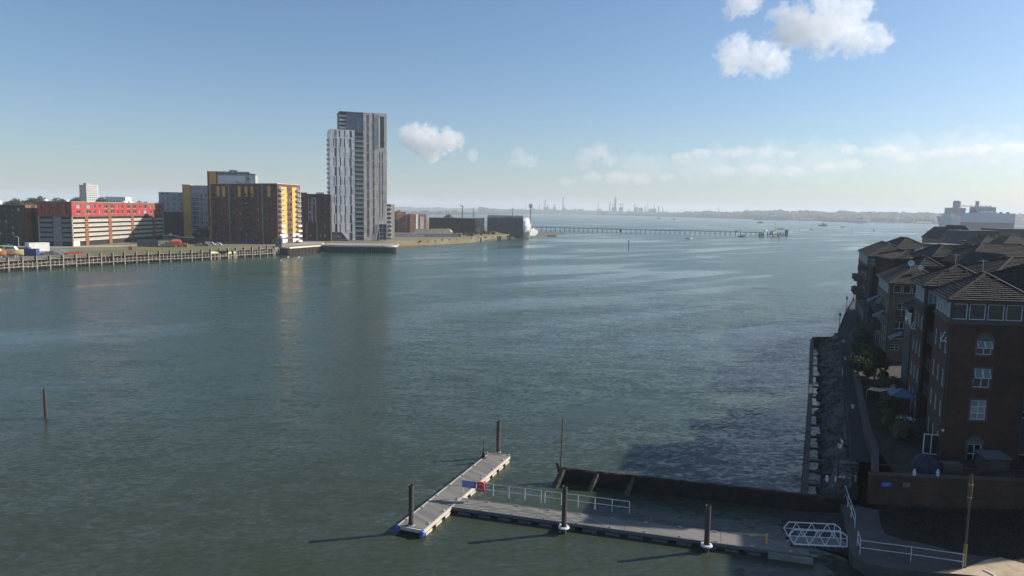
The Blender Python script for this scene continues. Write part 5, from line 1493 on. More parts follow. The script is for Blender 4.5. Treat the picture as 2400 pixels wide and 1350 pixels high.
t = pontoon('tee_pontoon', 'grey T shaped pontoon head with pale edges and blue corner fenders', (TO.x, TO.y, 0), ta, TL, TW, [])
for y in (-.12, -TW + .12):
    q = MB(); q.lathe([(.14, .12), (.2, .18), (.2, .5), (.14, .58), (.01, .6)], (-.02, y), 12); q.build('corner_fender', BLUEF, t)
q = MB(); q.box(.25, -TW + .3, .552, 1.5, -.3, .566); q.build('pile_guide', DECK, t)
# walkway
WA = G(1050, 1187, .55); WB = G(1660, 1270, .55); wa = math.atan2(WB.y - WA.y, WB.x - WA.x)
Wd = Vector((math.cos(wa), math.sin(wa), 0)); Wn = Vector((-Wd.y, Wd.x, 0)); WW = 2.15
start = WA + Wn * WW - Wd * 1.2 - Vector((0, 0, .008)); WL = 30.2
def along(px, py):
    g = G(px, py, .55); return (g - WA).dot(Wd) + 1.2
t = pontoon('pontoon_walkway', 'long grey floating walkway from the gangway to the pontoon head', (start.x, start.y, -.026), wa, WL, WW, [along(1253, 1215), along(1462, 1243), along(1690, 1272)], M('shaded fascia', (.11, .11, .115), .7, .2, 1.5))  # darker copy of the pale fascia, near-side shade put into its colour
q = MB(); q.box(WL - 3, -WW - .3, -.2, WL + .2, -WW - .01, .45); q.build('end_float', M('grey tank', (.2, .19, .18), .8), t)
q = MB(); q.box(WL - 3.1, -1.1, .552, WL - 2.95, -.9, 1.3); q.build('marker_post', YELLOW, t)
def pile(px, pyb, pyt, z, label, collar):
    p = G(px, pyb, z); h = AT(px, pyt, p.y).z
    t = thing('mooring_pile', label, 'pile', (p.x, p.y, 0), 0, 'steel piles of the pontoon')
    q = MB(); q.tube((0, 0, -3), (0, 0, h), .205, .205, 18, caps=False); q.lathe([(.205, h), (.19, h + .005), (.17, h - .02), (.16, h - .4), (.001, h - .41)], n=18); q.build('tube', PILEM, t, smooth=False)
    q = MB(); q.tube((0, 0, -.5), (0, 0, .9), .215, .212, 18, caps=False); q.build('wet_band', M('wet weed on steel', (.03, .032, .022), .7, .5, 3, bump=.03) if 'wet weed on steel' not in bpy.data.materials else bpy.data.materials['wet weed on steel'], t)
    if collar:
        q = MB(); q.lathe([(.26, .42), (.42, .44), (.46, .5), (.42, .58), (.26, .6), (.26, .42)], n=18); q.build('collar', UPVC, t)
        q = MB(); q.box(-.3, .2, .35, .3, .75, .5); q.build('bracket', STEEL, t)
    else:
        q = MB(); q.lathe([(.21, .57), (.30, .57), (.30, .66), (.21, .66)], n=16); q.build('collar', STEEL, t)
pile(963.5, 1232, 1137, .55, 'mooring pile at the near end of the pontoon head', False)
pile(1167.5, 1060, 986, .55, 'mooring pile at the far end of the pontoon head', False)
pile(1321.5, 1236, 1140, .5, 'white collared pile in sunlight beside the walkway', True)
pile(1656, 1278, 1185, .5, 'white collared pile in shade beside the walkway', True)
p = G(1133, 1073, .55); t = thing('mooring_post', 'slim tapered post with a round base near the far end of the pontoon head', 'post', (p.x, p.y, .55))
q = MB(); q.lathe([(.36, 0), (.36, .04), (.2, .1), (.12, .35), (.07, 1.0), (.03, 1.85)], n=10); q.build('shaft', STEELD, t)
q = MB(); q.bar((.1, 0, .5), (.42, 0, .55), .08); q.tube((.4, 0, .3), (.4, 0, .65), .07, n=8); q.build('arm', STEEL, t)
t = thing('rope_rail', 'pale rope lashed along the far end edge of the pontoon head', 'rope', (0, 0, 0))
a, c = G(1140, 1063, .62), G(1192, 1066, .62); q = MB(); q.bar(a, c, .06); q.tube(c, c + Vector((.1, -.3, 0)), .08, n=6); q.build('rope', FASC, t)
def railing(name, label, p, q_, n, h=1.05, mats=STEEL, mid=(.52,), base=0.0, cat='railing'):
    p, q_ = Vector(p), Vector(q_)
    t = thing(name, label, cat, p); d = q_ - p
    pm = MB(); pm.tube((0, 0, 0), (0, 0, h), .03, n=6); me = pm.mesh('post', mats)
    for k in range(n + 1): link('post', me, t, d * (k / n))
    for z in (h,) + tuple(mid):
        b = MB(); b.tube((0, 0, z), d + Vector((0, 0, z)), .028, n=6); b.build('rail', mats, t)
    return t
RAILM = M('pale galvanised rail', (.55, .57, .57), .5, .08, 2)
e0 = start - Wn * .10 + Vector((0, 0, .56))
f0, f1 = along(1087, 1166), along(1270, 1190)
g0, g1 = along(1279, 1191), along(1432, 1212)
# distances measured along the back edge
def back_s(px, py):
    g = G(px, py, .55); return (g - start).dot(Wd)
s0, s1, s2, s3 = back_s(1087, 1163), back_s(1269, 1189), back_s(1278, 1190), back_s(1475, 1216)
railing('pontoon_railing', 'galvanised railing on the walkway behind the blue sign', e0 + Wd * s0, e0 + Wd * s1, 5, mats=RAILM)
railing('pontoon_railing', 'galvanised railing on the walkway running from the gap into the shade', e0 + Wd * s2, e0 + Wd * s3, 5, mats=RAILM)
# blue sign and lifebuoy box
p = e0 + Wd * s0
t = thing('pontoon_sign', 'blue sign board with lines of white text on the pontoon railing', 'sign', p, wa)
q = MB(); q.box(0, -.03, .48, 1.28, .03, 1.10); q.build('board', M('sign blue', (.055, .12, .42), .45, .06), t)
q = MB()
rdl = random.Random(3)
for k in range(5):
    x = .08
    while x < 1.12 - .1 * (k == 4) * 4:
        w = rdl.uniform(.05, .13); q.box(x, -.034, 1.0 - .105 * k, min(1.2, x + w), -.0305, 1.035 - .105 * k); x += w + .03
q.build('lettering', UPVC, t)
for x in (.02, 1.22):
    q = MB(); q.box(x, .03, 0, x + .05, .08, 1.12); q.build('post', STEEL, t)
t = thing('lifebuoy_box', 'red lifebuoy housing with white rescue ring marks beside the blue sign', 'lifebuoy box', p + Wd * 1.36, wa)
REDP = M('red plastic shell', (.52, .04, .05), .4, .08, 2)
q = MB(); pr = [(.08, .30), (.60, .30), (.68, .40), (.68, 1.05), (.60, 1.15), (.08, 1.15), (0, 1.05), (0, .40)]
q.face([(x, -.12, z) for x, z in pr]); q.face([(x, .10, z) for x, z in reversed(pr)])
for i in range(8):
    (x0, z0), (x1, z1) = pr[i], pr[(i + 1) % 8]; q.face([(x1, -.12, z1), (x0, -.12, z0), (x0, .10, z0), (x1, .10, z1)])
q.build('housing', REDP, t)
for s in (1, -1):
    q = MB()
    for k in range(8):
        a0, a1 = R_(30 + 15 * k), R_(30 + 15 * (k + 1))
        P = lambda a, r: (.34 + r * math.cos(a), -.124, .725 + s * (r * math.sin(a) * .95))
        f = [P(a0, .20), P(a0, .30), P(a1, .30), P(a1, .20)]; q.face(f if s > 0 else f[::-1]); q.face(f[::-1] if s > 0 else f)
    q.build('ring_mark', UPVC, t)
q = MB(); q.box(.28, .10, -.0, .40, .18, .9); q.build('bracket', STEEL, t)

# ------------------------------------------------------------------ gangway
def gangway():
    WG = M('white painted gangway', (.66, .68, .70), .4, .06, 2)
    y0 = G(1860, 1275, .75); xr = AT(1986, 1277, y0.y - .3)
    L = (xr - y0).length
    t = thing('gangway', 'white lattice truss gangway from the slipway to the floating walkway', 'gangway', y0, math.atan2(xr.y - y0.y, xr.x - y0.x))
    hgt, dep = 1.16, 1.35
    for y, nm in ((0, 'near_truss'), (dep, 'far_truss')):
        q = MB(); r = .045
        q.tube((0, y, 0), (L, y, 0), .06, n=8)
        q.tube((-.32, y, hgt * .58), (L - .1, y, hgt * .58), r, n=8) if False else None
        q.tube((-.02, y, hgt), (L - .5, y, hgt), r, n=8)
        q.tube((0, y, 0), (-.38, y, hgt * .56), r, n=8); q.tube((-.38, y, hgt * .56), (-.02, y, hgt), r, n=8)
        q.tube((L - .5, y, hgt), (L - .08, y, hgt * .72), r, n=8); q.tube((L - .08, y, hgt * .72), (L, y, 0), r, n=8)
        n = 3; w = (L - .5) / n
        for k in range(n):
            q.tube((w * k, y, 0), (w * (k + .5), y, hgt), .032, n=7); q.tube((w * (k + .5), y, hgt), (w * (k + 1), y, 0), .032, n=7)
        q.tube((w * n, y, 0), (L - .5 - .02, y, hgt), .032, n=7)
        q.tube((-.38, y, hgt * .56), (L - .08, y, hgt * .56), .026, n=7)
        q.build(nm, WG, t)
    q = MB(); q.box(.05, .07, -.04, L + .1, dep - .07, .03); q.build('deck', DECK, t)
    for k in range(8):
        q = MB(); x = L * (k + .3) / 8; q.bar((x, .0, -.08), (x, dep, -.08), .06); q.build('cross_beam', WG, t)
    for y in (.05, dep - .05):
        q = MB(); q.tube((-.1, y, -.16), (-.1, y + .08, -.16), .12, n=10); q.build('roller', FLOAT, t)
gangway()
# slipway railings
def rail_line(px, name, label, h=1.1, npost=None):
    pts = [G(*q, 1.0) for q in px]
    t = thing(name, label, 'railing')
    pm = MB(); pm.tube((0, 0, 0), (0, 0, h), .032, n=7); me = pm.mesh('post', RAILM)
    for i, (a, c) in enumerate(zip(pts[:-1], pts[1:])):
        n = npost[i]
        for k in range(n + (i == len(pts) - 2)): link('post', me, t, a + (c - a) * (k / n))
        for z in (h, h * .5):
            b = MB(); b.tube(a + Vector((0, 0, z)), c + Vector((0, 0, z)), .03, n=7); b.build('rail', RAILM, t)
rail_line(((1979, 1166), (2003, 1238)), 'slipway_railing', 'white railing down the left edge of the slipway above the gangway', 1.1, [3])
rail_line(((2009, 1278), (2015, 1300), (2134, 1316), (2256, 1334)), 'slipway_railing', 'white railing along the near edge of the slipway apron', 1.12, [1, 1, 1])
# yellow post
p = G(2258, 1329, 1.0)
t = thing('yellow_post', 'tall post with yellow sleeve and a furled yellow cover at its top', 'post', p)
ht = AT(2282, 1112, p.y).z - 1.0
YEL = M('yellow sleeve', (.24, .19, .05), .7, .2, 3)
q = MB(); q.tube((0, 0, 0), (0, 0, .12), .2, .17, 10); q.build('base', FLOAT, t)
q = MB(); q.tube((0, 0, .1), (.02, 0, ht), .075, .06, 10); q.build('pole', M('grey brown pole', (.10, .095, .08), .6, .3, 2), t)
q = MB(); q.tube((0, 0, .12), (.005, 0, 1.75), .13, .12, 12); q.build('lower_sleeve', YEL, t)
q = MB(); n = 10
prof = [(.08, ht - 2.5), (.10, ht - 2.1), (.14, ht - 1.6), (.16, ht - 1.1), (.15, ht - .7), (.11, ht - .25), (.09, ht)]
q.lathe(prof, (-.03, 0), 12); 
q.build('furled_cover', M('furled yellow cloth', (.14, .105, .03), .85, .35, 4), t)
for z in (ht - .75, ht - 1.7):
    q = MB(); q.lathe([(.152, z), (.165, z + .02), (.152, z + .04)], (-.03, 0), 12); q.build('tie', PALEC, t)

# ------------------------------------------------------------------ right bank flats
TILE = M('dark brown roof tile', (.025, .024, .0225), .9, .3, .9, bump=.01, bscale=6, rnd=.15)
TILEL = M('lighter roof tile', (.034, .032, .029), .9, .3, .9, bump=.01, bscale=6, rnd=.15)  # slightly lighter copy of the tile above
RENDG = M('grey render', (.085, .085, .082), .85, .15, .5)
STONE = M('stone surround', (.10, .094, .083), .85, .15, .9)
TEAL = M('sky-tinted glass', (.22, .31, .32), .1, .2, .5, spec=.9)  # reflected sky is put into this pale teal base colour
UD = Vector((.995, -.1)).normalized(); LD = Vector((.41, 1)).normalized()
def slope(par, A, B, C, D, pitch, mat, rough=True, tile=.33, name='tile_course'):
    """roof slope A-B eave, D-C ridge side (D above A). Rows of overlapping tiles, each row one part."""
    A, B, C, D = map(Vector, (A, B, C, D))
    n = (B - A).cross(D - A).normalized()
    if n.z < 0: n = -n
    rows = max(3, int(((D - A).length + (C - B).length) / 2 / pitch))
    for k in range(rows):
        f0, f1 = k / rows, (k + 1.18) / rows
        f1 = min(1, f1)
        l0, r0 = A + (D - A) * f0, B + (C - B) * f0; l1, r1 = A + (D - A) * f1, B + (C - B) * f1
        w = (r0 - l0).length
        m = max(1, int(w / tile)); q = MB()
        for j in range(m):
            s0, s1 = j / m, (j + 1) / m
            h = .13 + random.uniform(-.018, .018)
            a, c = l0 + (r0 - l0) * s0 + n * h, l0 + (r0 - l0) * s1 + n * (h - .022)
            e, g = l1 + (r1 - l1) * s1 + n * .012, l1 + (r1 - l1) * s0 + n * .012
            q.face([a, c, e, g]); q.face([l0 + (r0 - l0) * s0, l0 + (r0 - l0) * s1, c, a])
        q.build(name, mat, par)
def hip(par, P, z, rise, over=.5, detail=(1, 1, 0, 0), ridge=None, pitch=.42, mat=None):
    """hip roof on quad P (front-left, front-right, back-right, back-left)"""
    mat = mat or TILE
    c = sum(P, Vector((0, 0))) / 4
    E = []
    for p in P:
        v = p - c; E.append(p + v.normalized() * over * 1.35)
    w = (P[1] - P[0]).length; d = (P[3] - P[0]).length
    ax = (P[3] - P[0]).normalized() if d >= w else (P[1] - P[0]).normalized()
    k = abs(d - w) / 2 + .15
    r0, r1 = (c - ax * k, c + ax * k)
    V = lambda p, zz: Vector((p.x, p.y, zz))
    e = [V(p, z) for p in E]; R0, R1 = V(r0, z + rise), V(r1, z + rise)
    roof = MB()
    if d >= w: S = [(e[0], e[1], R0, R0), (e[3], e[0], R0, R1), (e[1], e[2], R1, R0), (e[2], e[3], R1, R1)]
    else: S = [(e[0], e[1], R1, R0), (e[3], e[0], R0, R0), (e[1], e[2], R1, R1), (e[2], e[3], R0, R1)]
    for s in S: roof.face([s[0], s[1], s[2], s[3]] if (s[2] - s[3]).length > .01 else [s[0], s[1], s[2]])
    roof.face([e[3], e[2], e[1], e[0]])
    ro = roof.build('roof', mat, par)
    for s, on in zip(S, (detail[0], detail[1], detail[2], detail[3])):
        if on: slope(ro, s[0], s[1], s[2], s[3], pitch, mat)
    q = MB()
    for a, b_ in ((e[0], R0 if d >= w else R0), (e[1], R0 if d >= w else R1), (e[2], R1), (e[3], R1 if d >= w else R0), (R0, R1)):
        if (a - b_).length > .05: q.bar(a + Vector((0, 0, .07)), b_ + Vector((0, 0, .09)), .26, .12)
    q.build('ridge_tiles', mat, ro)
    q = MB()
    for i in range(4): q.bar(e[i] - Vector((0, 0, .1)), e[(i + 1) % 4] - Vector((0, 0, .1)), .12, .18)
    q.build('gutter', FRAMED, ro)
    return ro
def flats(name, label, y0, y1, w, ze, rise, front=None, left=None, mat=None, detail=(1, 1, 0, 0), off=0.0, pitch=.42, tmat=None, base=3.2, back=0.0, parapet=True):
    A = FL(y0, off); C = FL(y1, off); B = A + UD * w; D = C + UD * w
    t = thing(name, label, 'apartment block')
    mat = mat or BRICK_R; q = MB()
    zt = ze - 2.15
    fo, lo = front or [], left or []
    L = (C - A).length
    facade(q, A, UD, w, base, zt, [o[:4] for o in fo if o[2] < zt - .1], 0, .16, 1)
    facade(q, C, -LD, L, base, zt, [o[:4] for o in lo if o[2] < zt - .1], 0, .16, 1)
    facade(q, B, LD, L, base, zt, [], 0); facade(q, D, -UD, w, base, zt)
    q.build('wall', [mat, STONE], t)
    q = MB()
    facade(q, A, UD, w, zt, ze, [o[:4] for o in fo if o[2] >= zt - .1], 0, .12); facade(q, C, -LD, L, zt, ze, [o[:4] for o in lo if o[2] >= zt - .1], 0, .12)
    facade(q, B, LD, L, zt, ze, [], 0); facade(q, D, -UD, w, zt, ze)
    q.build('top_storey', RENDG, t)
    q = MB()
    for a, b_ in ((A, B), (C, A)):
        v = (b_ - a).normalized(); nn = Vector((v.y, -v.x)) * .06
        q.bar((a.x + nn.x, a.y + nn.y, zt), (b_.x + nn.x, b_.y + nn.y, zt), .16, .2)
    q.build('string_course', STONE, t)
    for o in fo:
        put_window(t, A, UD, o, .12 if o[2] >= zt - .1 else .16)
    for o in lo:
        put_window(t, C, -LD, o, .12 if o[2] >= zt - .1 else .16)
    hip(t, [A, B, D, C], ze, rise, detail=detail, pitch=pitch, mat=tmat)
    for a, v in ((.12, UD), (w - .12, UD)):
        q = MB(); p = A + v * a; nn = Vector((v.y, -v.x)) * .09
        q.tube((p.x + nn.x, p.y + nn.y, base), (p.x + nn.x, p.y + nn.y, ze - .1), .055, n=6); q.build('downpipe', FRAMED, t)
    for f in (.35, .6):
        q = MB(); p = A + UD * w * f + LD * L * .3; zz = ze + rise * .42
        q.tube((p.x, p.y, zz - .5), (p.x, p.y, zz + .75), .07, n=8); q.lathe([(.11, zz + .72), (.11, zz + .85), (.01, zz + .9)], (p.x, p.y), 8); q.build('roof_vent', FRAMED, t)
    q = MB(); p = A + UD * w * .5 + LD * L * .62; zz = ze + rise
    q.tube((p.x, p.y, zz - .6), (p.x, p.y, zz + 1.3), .025, n=5)
    for k in range(5): q.bar((p.x - .35, p.y - .3 + .15 * k, zz + 1.15), (p.x + .35, p.y - .3 + .15 * k, zz + 1.15), .02)
    q.bar((p.x, p.y - .4, zz + 1.15), (p.x, p.y + .4, zz + 1.15), .025); q.build('aerial', STEEL, t)
    return t, A, B, C, D
def put_window(t, o, u, spec, depth):
    """spec: u0,u1,z0,z1,kind  kinds: plain, cross, arch, door, glass, open"""
    a, c, z0, z1 = spec[:4]; kind = spec[4] if len(spec) > 4 else 'plain'
    nrm = Vector((u.y, -u.x)); rz = math.atan2(u.y, u.x); d = depth - .05; w, h = c - a, z1 - z0
    loc = (o.x + u.x * a - nrm.x * d, o.y + u.y * a - nrm.y * d, z0)
    gm = {'glass': TEAL, 'pale': GLASSL}.get(kind, GLASS)
    cols, rows = {'cross': (2, 2), 'arch': (2, 2), 'door': (2, 2), 'glass': (2, 1), 'pale': (2, 3)}.get(kind, (1, 1))
    fr = MB(); fw = .07
    for x in range(cols + 1):
        cx = min(max(w * x / cols, fw / 2), w - fw / 2); fr.box(cx - fw / 2, -.06, 0, cx + fw / 2, .02, h)
    for zz in range(rows + 1):
        cz = min(max(h * zz / rows, fw / 2), h - fw / 2); fr.box(.001, -.055, cz - fw / 2, w - .001, .015, cz + fw / 2)
    fo = fr.build('window', UPVC, t, loc, rz)
    for x in range(cols):
        for zz in range(rows):
            p = MB(); p.face([(w * x / cols, 0, h * zz / rows), (w * (x + 1) / cols, 0, h * zz / rows), (w * (x + 1) / cols, 0, h * (zz + 1) / rows), (w * x / cols, 0, h * (zz + 1) / rows)]); p.build('pane', gm, fo)
    if kind in ('cross', 'arch', 'pale', 'door'):
        s = MB(); e = .2; y = -depth - 0.0
        s.box(-e, -.16, -.02, -.003, .0, h + (.0 if kind in ('arch', 'door') else e)); s.box(w + .003, -.16, -.02, w + e, .0, h + (.0 if kind in ('arch', 'door') else e))
        s.box(-e - .05, -.22, -.16, w + e + .05, 0, -.025)
        if kind in ('arch', 'door'):
            n = 10
            for k in range(n):
                a0, a1 = math.pi * k / n, math.pi * (k + 1) / n; R0, R1 = w / 2, w / 2 + e
                P = lambda an, r, y: (w / 2 + r * math.cos(an), y, h + .01 + r * math.sin(an) * .95)
                s.face([P(a0, R0, -.16), P(a0, R1, -.16), P(a1, R1, -.16), P(a1, R0, -.16)]); s.face([P(a0, R1, -.16), P(a0, R1, 0), P(a1, R1, 0), P(a1, R1, -.16)])
            s.face([(w / 2 + w / 2 * math.cos(math.pi * k / n), -.13, h + .01 + w / 2 * math.sin(math.pi * k / n) * .95) for k in range(n + 1)], 1)
        else: s.box(-.003, -.16, h + .003, w + .003, 0, h + e)
        s.build('surround', [STONE, M('tympanum panel', (.12, .11, .1), .8) if 'tympanum panel' not in bpy.data.materials else bpy.data.materials['tympanum panel']], t, loc, rz)
    if len(spec) > 5 and spec[5]:       # open top lights tilted outwards
        for x in range(2):
            q = MB(); ww = w / 2 - .06; hh = h * .46; dy = -.32
            P = [(0, 0, hh), (ww, 0, hh), (ww, dy, 0), (0, dy, 0)]
            for A_, B_ in zip(P, P[1:] + P[:1]): q.bar(A_, B_, .06)
            m2 = MB(); m2.face([P[3], P[2], P[1], P[0]])
            cx, sy = math.cos(rz), math.sin(rz)
            off = .03 + x * w / 2
            lo = (loc[0] + cx * off + nrm.x * .06, loc[1] + sy * off + nrm.y * .06, z0 + h * .53)
            f2 = q.build('open_light', UPVC, t, lo, rz); m2.build('pane', GLASSG, f2)

A1 = FL(65)
fu = lambda px, py=800: (AT(px, py, 64.7).x - A1.x) / UD.x
fz = lambda py, px=2290: AT(px, py, 64.7).z
front1 = []
for a, c in ((2236.6, 2269.8), (2274.6, 2310), (2315, 2351), (2355.5, 2391)): front1.append((fu(a, 730), fu(c, 730), fz(750), fz(713), 'plain'))
front1 += [(fu(2290, 815), fu(2323, 815), fz(831), fz(800), 'arch', 1), (fu(2283, 885), fu(2318, 885), fz(908), fz(864), 'cross', 1), (fu(2275, 960), fu(2309, 960), fz(984), fz(938), 'pale'), (fu(2267, 1060), fu(2298, 1060), fz(1087), fz(1041), 'door')]
left1 = [(.3 + 1.5 * k, 1.6 + 1.5 * k, 16.75, 18.1, 'glass') for k in range(5)] + [(1.0 + 2.6 * k, 2.1 + 2.6 * k, z, z + 1.6, 'plain') for k in range(3) for z in (4.0, 7.0, 10.0, 13.2)]
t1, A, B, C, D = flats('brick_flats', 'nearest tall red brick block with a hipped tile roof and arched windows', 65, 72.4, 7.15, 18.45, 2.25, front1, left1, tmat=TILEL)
q = MB(); q.lathe([(.13, 0), (.13, .08), (.01, .1)], n=12)
p = AT(2209, 1008, 64.6); o = q.build('wall_light', UPVC, t1, (p.x, p.y - .02, p.z)); o.rotation_euler = (R_(90), 0, 0)
# linking recess with balconies between first and second wings
def link_block(name, label, y0, y1, off, w, ze, mat, bal=True, roof=1.6):
    A = FL(y0, off); C = FL(y1, off); B = A + UD * w; D = C + UD * w
    t = thing(name, label, 'apartment block'); q = MB(); L = (C - A).length
    lo = [(L * .15, L * .85, z, z + 2.0) for z in (3.6, 6.5, 9.4, 12.3, 15.2) if z + 2.1 < ze]
    facade(q, C, -LD, L, 3.2, ze, lo, 0, .15); facade(q, A, UD, w, 3.2, ze); facade(q, B, LD, L, 3.2, ze); facade(q, D, -UD, w, 3.2, ze)
    q.build('wall', mat, t)
    windows(t, C, -LD, lo, UPVC, GLASS, .15, 3, 1, .08)
    if bal:
        bm = balcony_mesh(L * .9, 1.5, STEELD, FRAMED)
        for l in lo[1:]: link('balcony', bm, t, (C.x - LD.x * L * .05 - LD.y * 0, C.y - LD.y * L * .05, l[2] - .25), math.atan2(-LD.y, -LD.x))
    hip(t, [A, B, D, C], ze, roof, detail=(1, 1, 0, 0))
    return t
link_block('stair_link', 'dark recessed link with balconies behind the nearest brick block', 72.6, 78.4, 2.2, 6, 17.0, BRICK_D)
left2 = [(.3 + 1.6 * k, 1.75 + 1.6 * k, 16.4, 18.0, 'glass') for k in range(4)] + [(1.0 + 2.4 * k, 2.2 + 2.4 * k, z, z + 1.6, 'plain') for k in range(3) for z in (4.0, 7.0, 10.0, 13.2)]
front2 = [(.3, 1.5, 16.4, 18.0, 'glass'), (1.8, 3.2, 16.5, 17.9, 'plain')]
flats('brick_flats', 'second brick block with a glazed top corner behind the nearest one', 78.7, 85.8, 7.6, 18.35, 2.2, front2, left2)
# lean-to roofed bay between second and third blocks
A = FL(93, 1.0); t = thing('conservatory_bay', 'lower bay with a tiled lean to roof and pale glazed sides', 'bay')
q = MB(); P = [A, A + UD * 5, A + UD * 5 + LD * 6, A + LD * 6]
q.prism([(p.x, p.y) for p in P], 3.2, 13.6); q.build('wall', RENDG, t)
q = MB()
for k in range(4):
    v = -LD; a = P[3] + v * (.1 + 1.5 * k); c = P[3] + v * (1.45 + 1.5 * k); nn = Vector((v.y, -v.x)) * .05
    q.face([(a.x + nn.x, a.y + nn.y, 11.6), (c.x + nn.x, c.y + nn.y, 11.6), (c.x + nn.x, c.y + nn.y, 13.4), (a.x + nn.x, a.y + nn.y, 13.4)])
q.build('glazing', TEAL, t)
hip(t, P, 13.6, 1.7, detail=(1, 1, 0, 0))
A3 = FL(110)
gu = lambda px: (AT(px, 700, 109.6).x - A3.x) / UD.x
gz = lambda py: AT(2115, py, 109.6).z
front3 = [(gu(2095.5), gu(2113.5), gz(687), gz(668.5), 'plain'), (gu(2117), gu(2134.5), gz(688), gz(668.5), 'plain'), (gu(2138), gu(2150), gz(688), gz(668.5), 'plain'),
          (gu(2107), gu(2128), gz(742), gz(711), 'cross'), (gu(2104), gu(2125), gz(787), gz(755), 'cross'), (gu(2098), gu(2118), gz(822), gz(808), 'arch')]
left3 = [(1 + 1.7 * k, 2.5 + 1.7 * k, 13.8, 15.2, 'glass') for k in range(9)] + [(1.5 + 3.2 * k, 3.1 + 3.2 * k, z, z + 1.8, 'cross') for k in range(5) for z in (4.0, 7.0, 10.4)]
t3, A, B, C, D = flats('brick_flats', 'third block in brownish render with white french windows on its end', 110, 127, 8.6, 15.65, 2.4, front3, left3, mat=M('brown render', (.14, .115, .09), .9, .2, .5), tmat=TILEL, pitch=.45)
bm = balcony_mesh(1.8, .5, STEELD, FRAMED)
for pz in (742, 787): link('balcony', bm, t3, (A.x + UD.x * gu(2105.5), A.y + UD.y * gu(2105.5), gz(pz) - .2), math.atan2(UD.y, UD.x))
BLUEA = M('faded blue awning', (.10, .15, .22), .8, .2, 1)
bm = balcony_mesh(2.6, 1.3, STEELD, FRAMED)
for k, (s, z) in enumerate(((3, 10.1), (7, 10.1), (11, 10.1), (3, 6.9), (7, 6.9))):
    link('balcony', bm, t3, (C.x - LD.x * s, C.y - LD.y * s, z), math.atan2(-LD.y, -LD.x))
for k, (y, off, z, lab) in enumerate(((112.0, -.6, 10.2, 'blue awning over the end balcony of the third block'), (119, -.9, 11.8, 'higher blue awning further along the third block'), (96.5, .2, 9.3, 'blue awning on the lower bay before the third block'))):
    A = FL(y, off); q = MB(); n = 5
    t = thing('awning', lab, 'awning', (A.x, A.y, z), math.atan2(-LD.y, -LD.x))
    q.face([(0, 0, 1.0), (2.2, 0, 1.0), (2.4, -1.5, .1), (-.2, -1.5, .1)]); q.face([(-.2, -1.5, .1), (2.4, -1.5, .1), (2.4, -1.5, -.15), (-.2, -1.5, -.15)]); q.build('canvas', BLUEA, t)
    q = MB(); q.bar((0, 0, .3), (-.2, -1.5, .1), .05); q.bar((2.2, 0, .3), (2.4, -1.5, .1), .05); q.build('arm', STEEL, t)
# white tilted windows on the shaded flank
for k, (px, py, Y) in enumerate(((2129, 757, 96), (2151, 748, 88), (2163, 756, 86), (2141, 769, 84), (2213, 797, 66.5), (2056, 709, 118))):
    p = AT(px, py, Y); t = thing('open_window', ['white open window tilted out beside the blue awning', 'upper white open window in the dark flank, leftmost of a close pair', 'upper white open window in the dark flank, rightmost of a close pair', 'lower white open window in the dark flank', 'white open window on the left flank of the nearest block', 'pale box shaped open window on the far flank'][k], 'window', p, R_(-68))
    w, h = .75, .75
    q = MB(); P = [(0, 0, h), (w, 0, h), (w, -.5, 0), (0, -.5, 0)]
    for a, b_ in zip(P, P[1:] + P[:1]): q.bar(a, b_, .09)
    q.bar((w / 2, 0, h), (w / 2, -.5, 0), .06); fo = q.build('frame', UPVC, t)
    q = MB(); q.face([P[3], P[2], P[1], P[0]]); q.face(P); q.build('pane', GLASSL, t)
A4 = FL(148.7)
hu = lambda px: (AT(px, 612, 148.2).x - A4.x) / UD.x
hz = lambda py: AT(2065, py, 148.2).z
front4 = [(hu(2040), hu(2059.5), hz(625), hz(603.5), 'pale'), (hu(2062), hu(2078), hz(625), hz(604), 'plain'), (hu(2080.5), hu(2093.5), hz(624.5), hz(604), 'plain')]
left4 = [(1 + 2.2 * k, 2.8 + 2.2 * k, 15.7, 17.3, 'glass') for k in range(11)] + [(1.5 + 3.4 * k, 3.0 + 3.4 * k, z, z + 1.7, 'plain') for k in range(7) for z in (4, 7, 10, 13)]
t4, A, B, C, D = flats('brick_flats', 'far brick block at the water end with pale top storey and corner balconies', 148.7, 174, 9.5, 17.65, 2.5, front4, left4, pitch=.6, mat=BRICK_D)
q = MB(); q.tube((A.x + .5, A.y - .35, 3.2), (A.x + .5, A.y - .35, 15.4), .42, n=10); q.build('corner_shaft', RENDG, t4)
bm = balcony_mesh(2.6, 1.6, STEELD, FRAMED)
for z in (14.3, 11.2, 8.1): link('balcony', bm, t4, (C.x - LD.x * 22.3, C.y - LD.y * 22.3, z), math.atan2(-LD.y, -LD.x))
for k, s in enumerate((6, 12)):
    for z in (11.2, 8.1): link('balcony', bm, t4, (C.x - LD.x * s, C.y - LD.y * s, z), math.atan2(-LD.y, -LD.x))
link_block('stair_link', 'dark link block between the third block and the far block', 128, 148, 4.0, 7, 14.8, BRICK_D, False, 1.8)
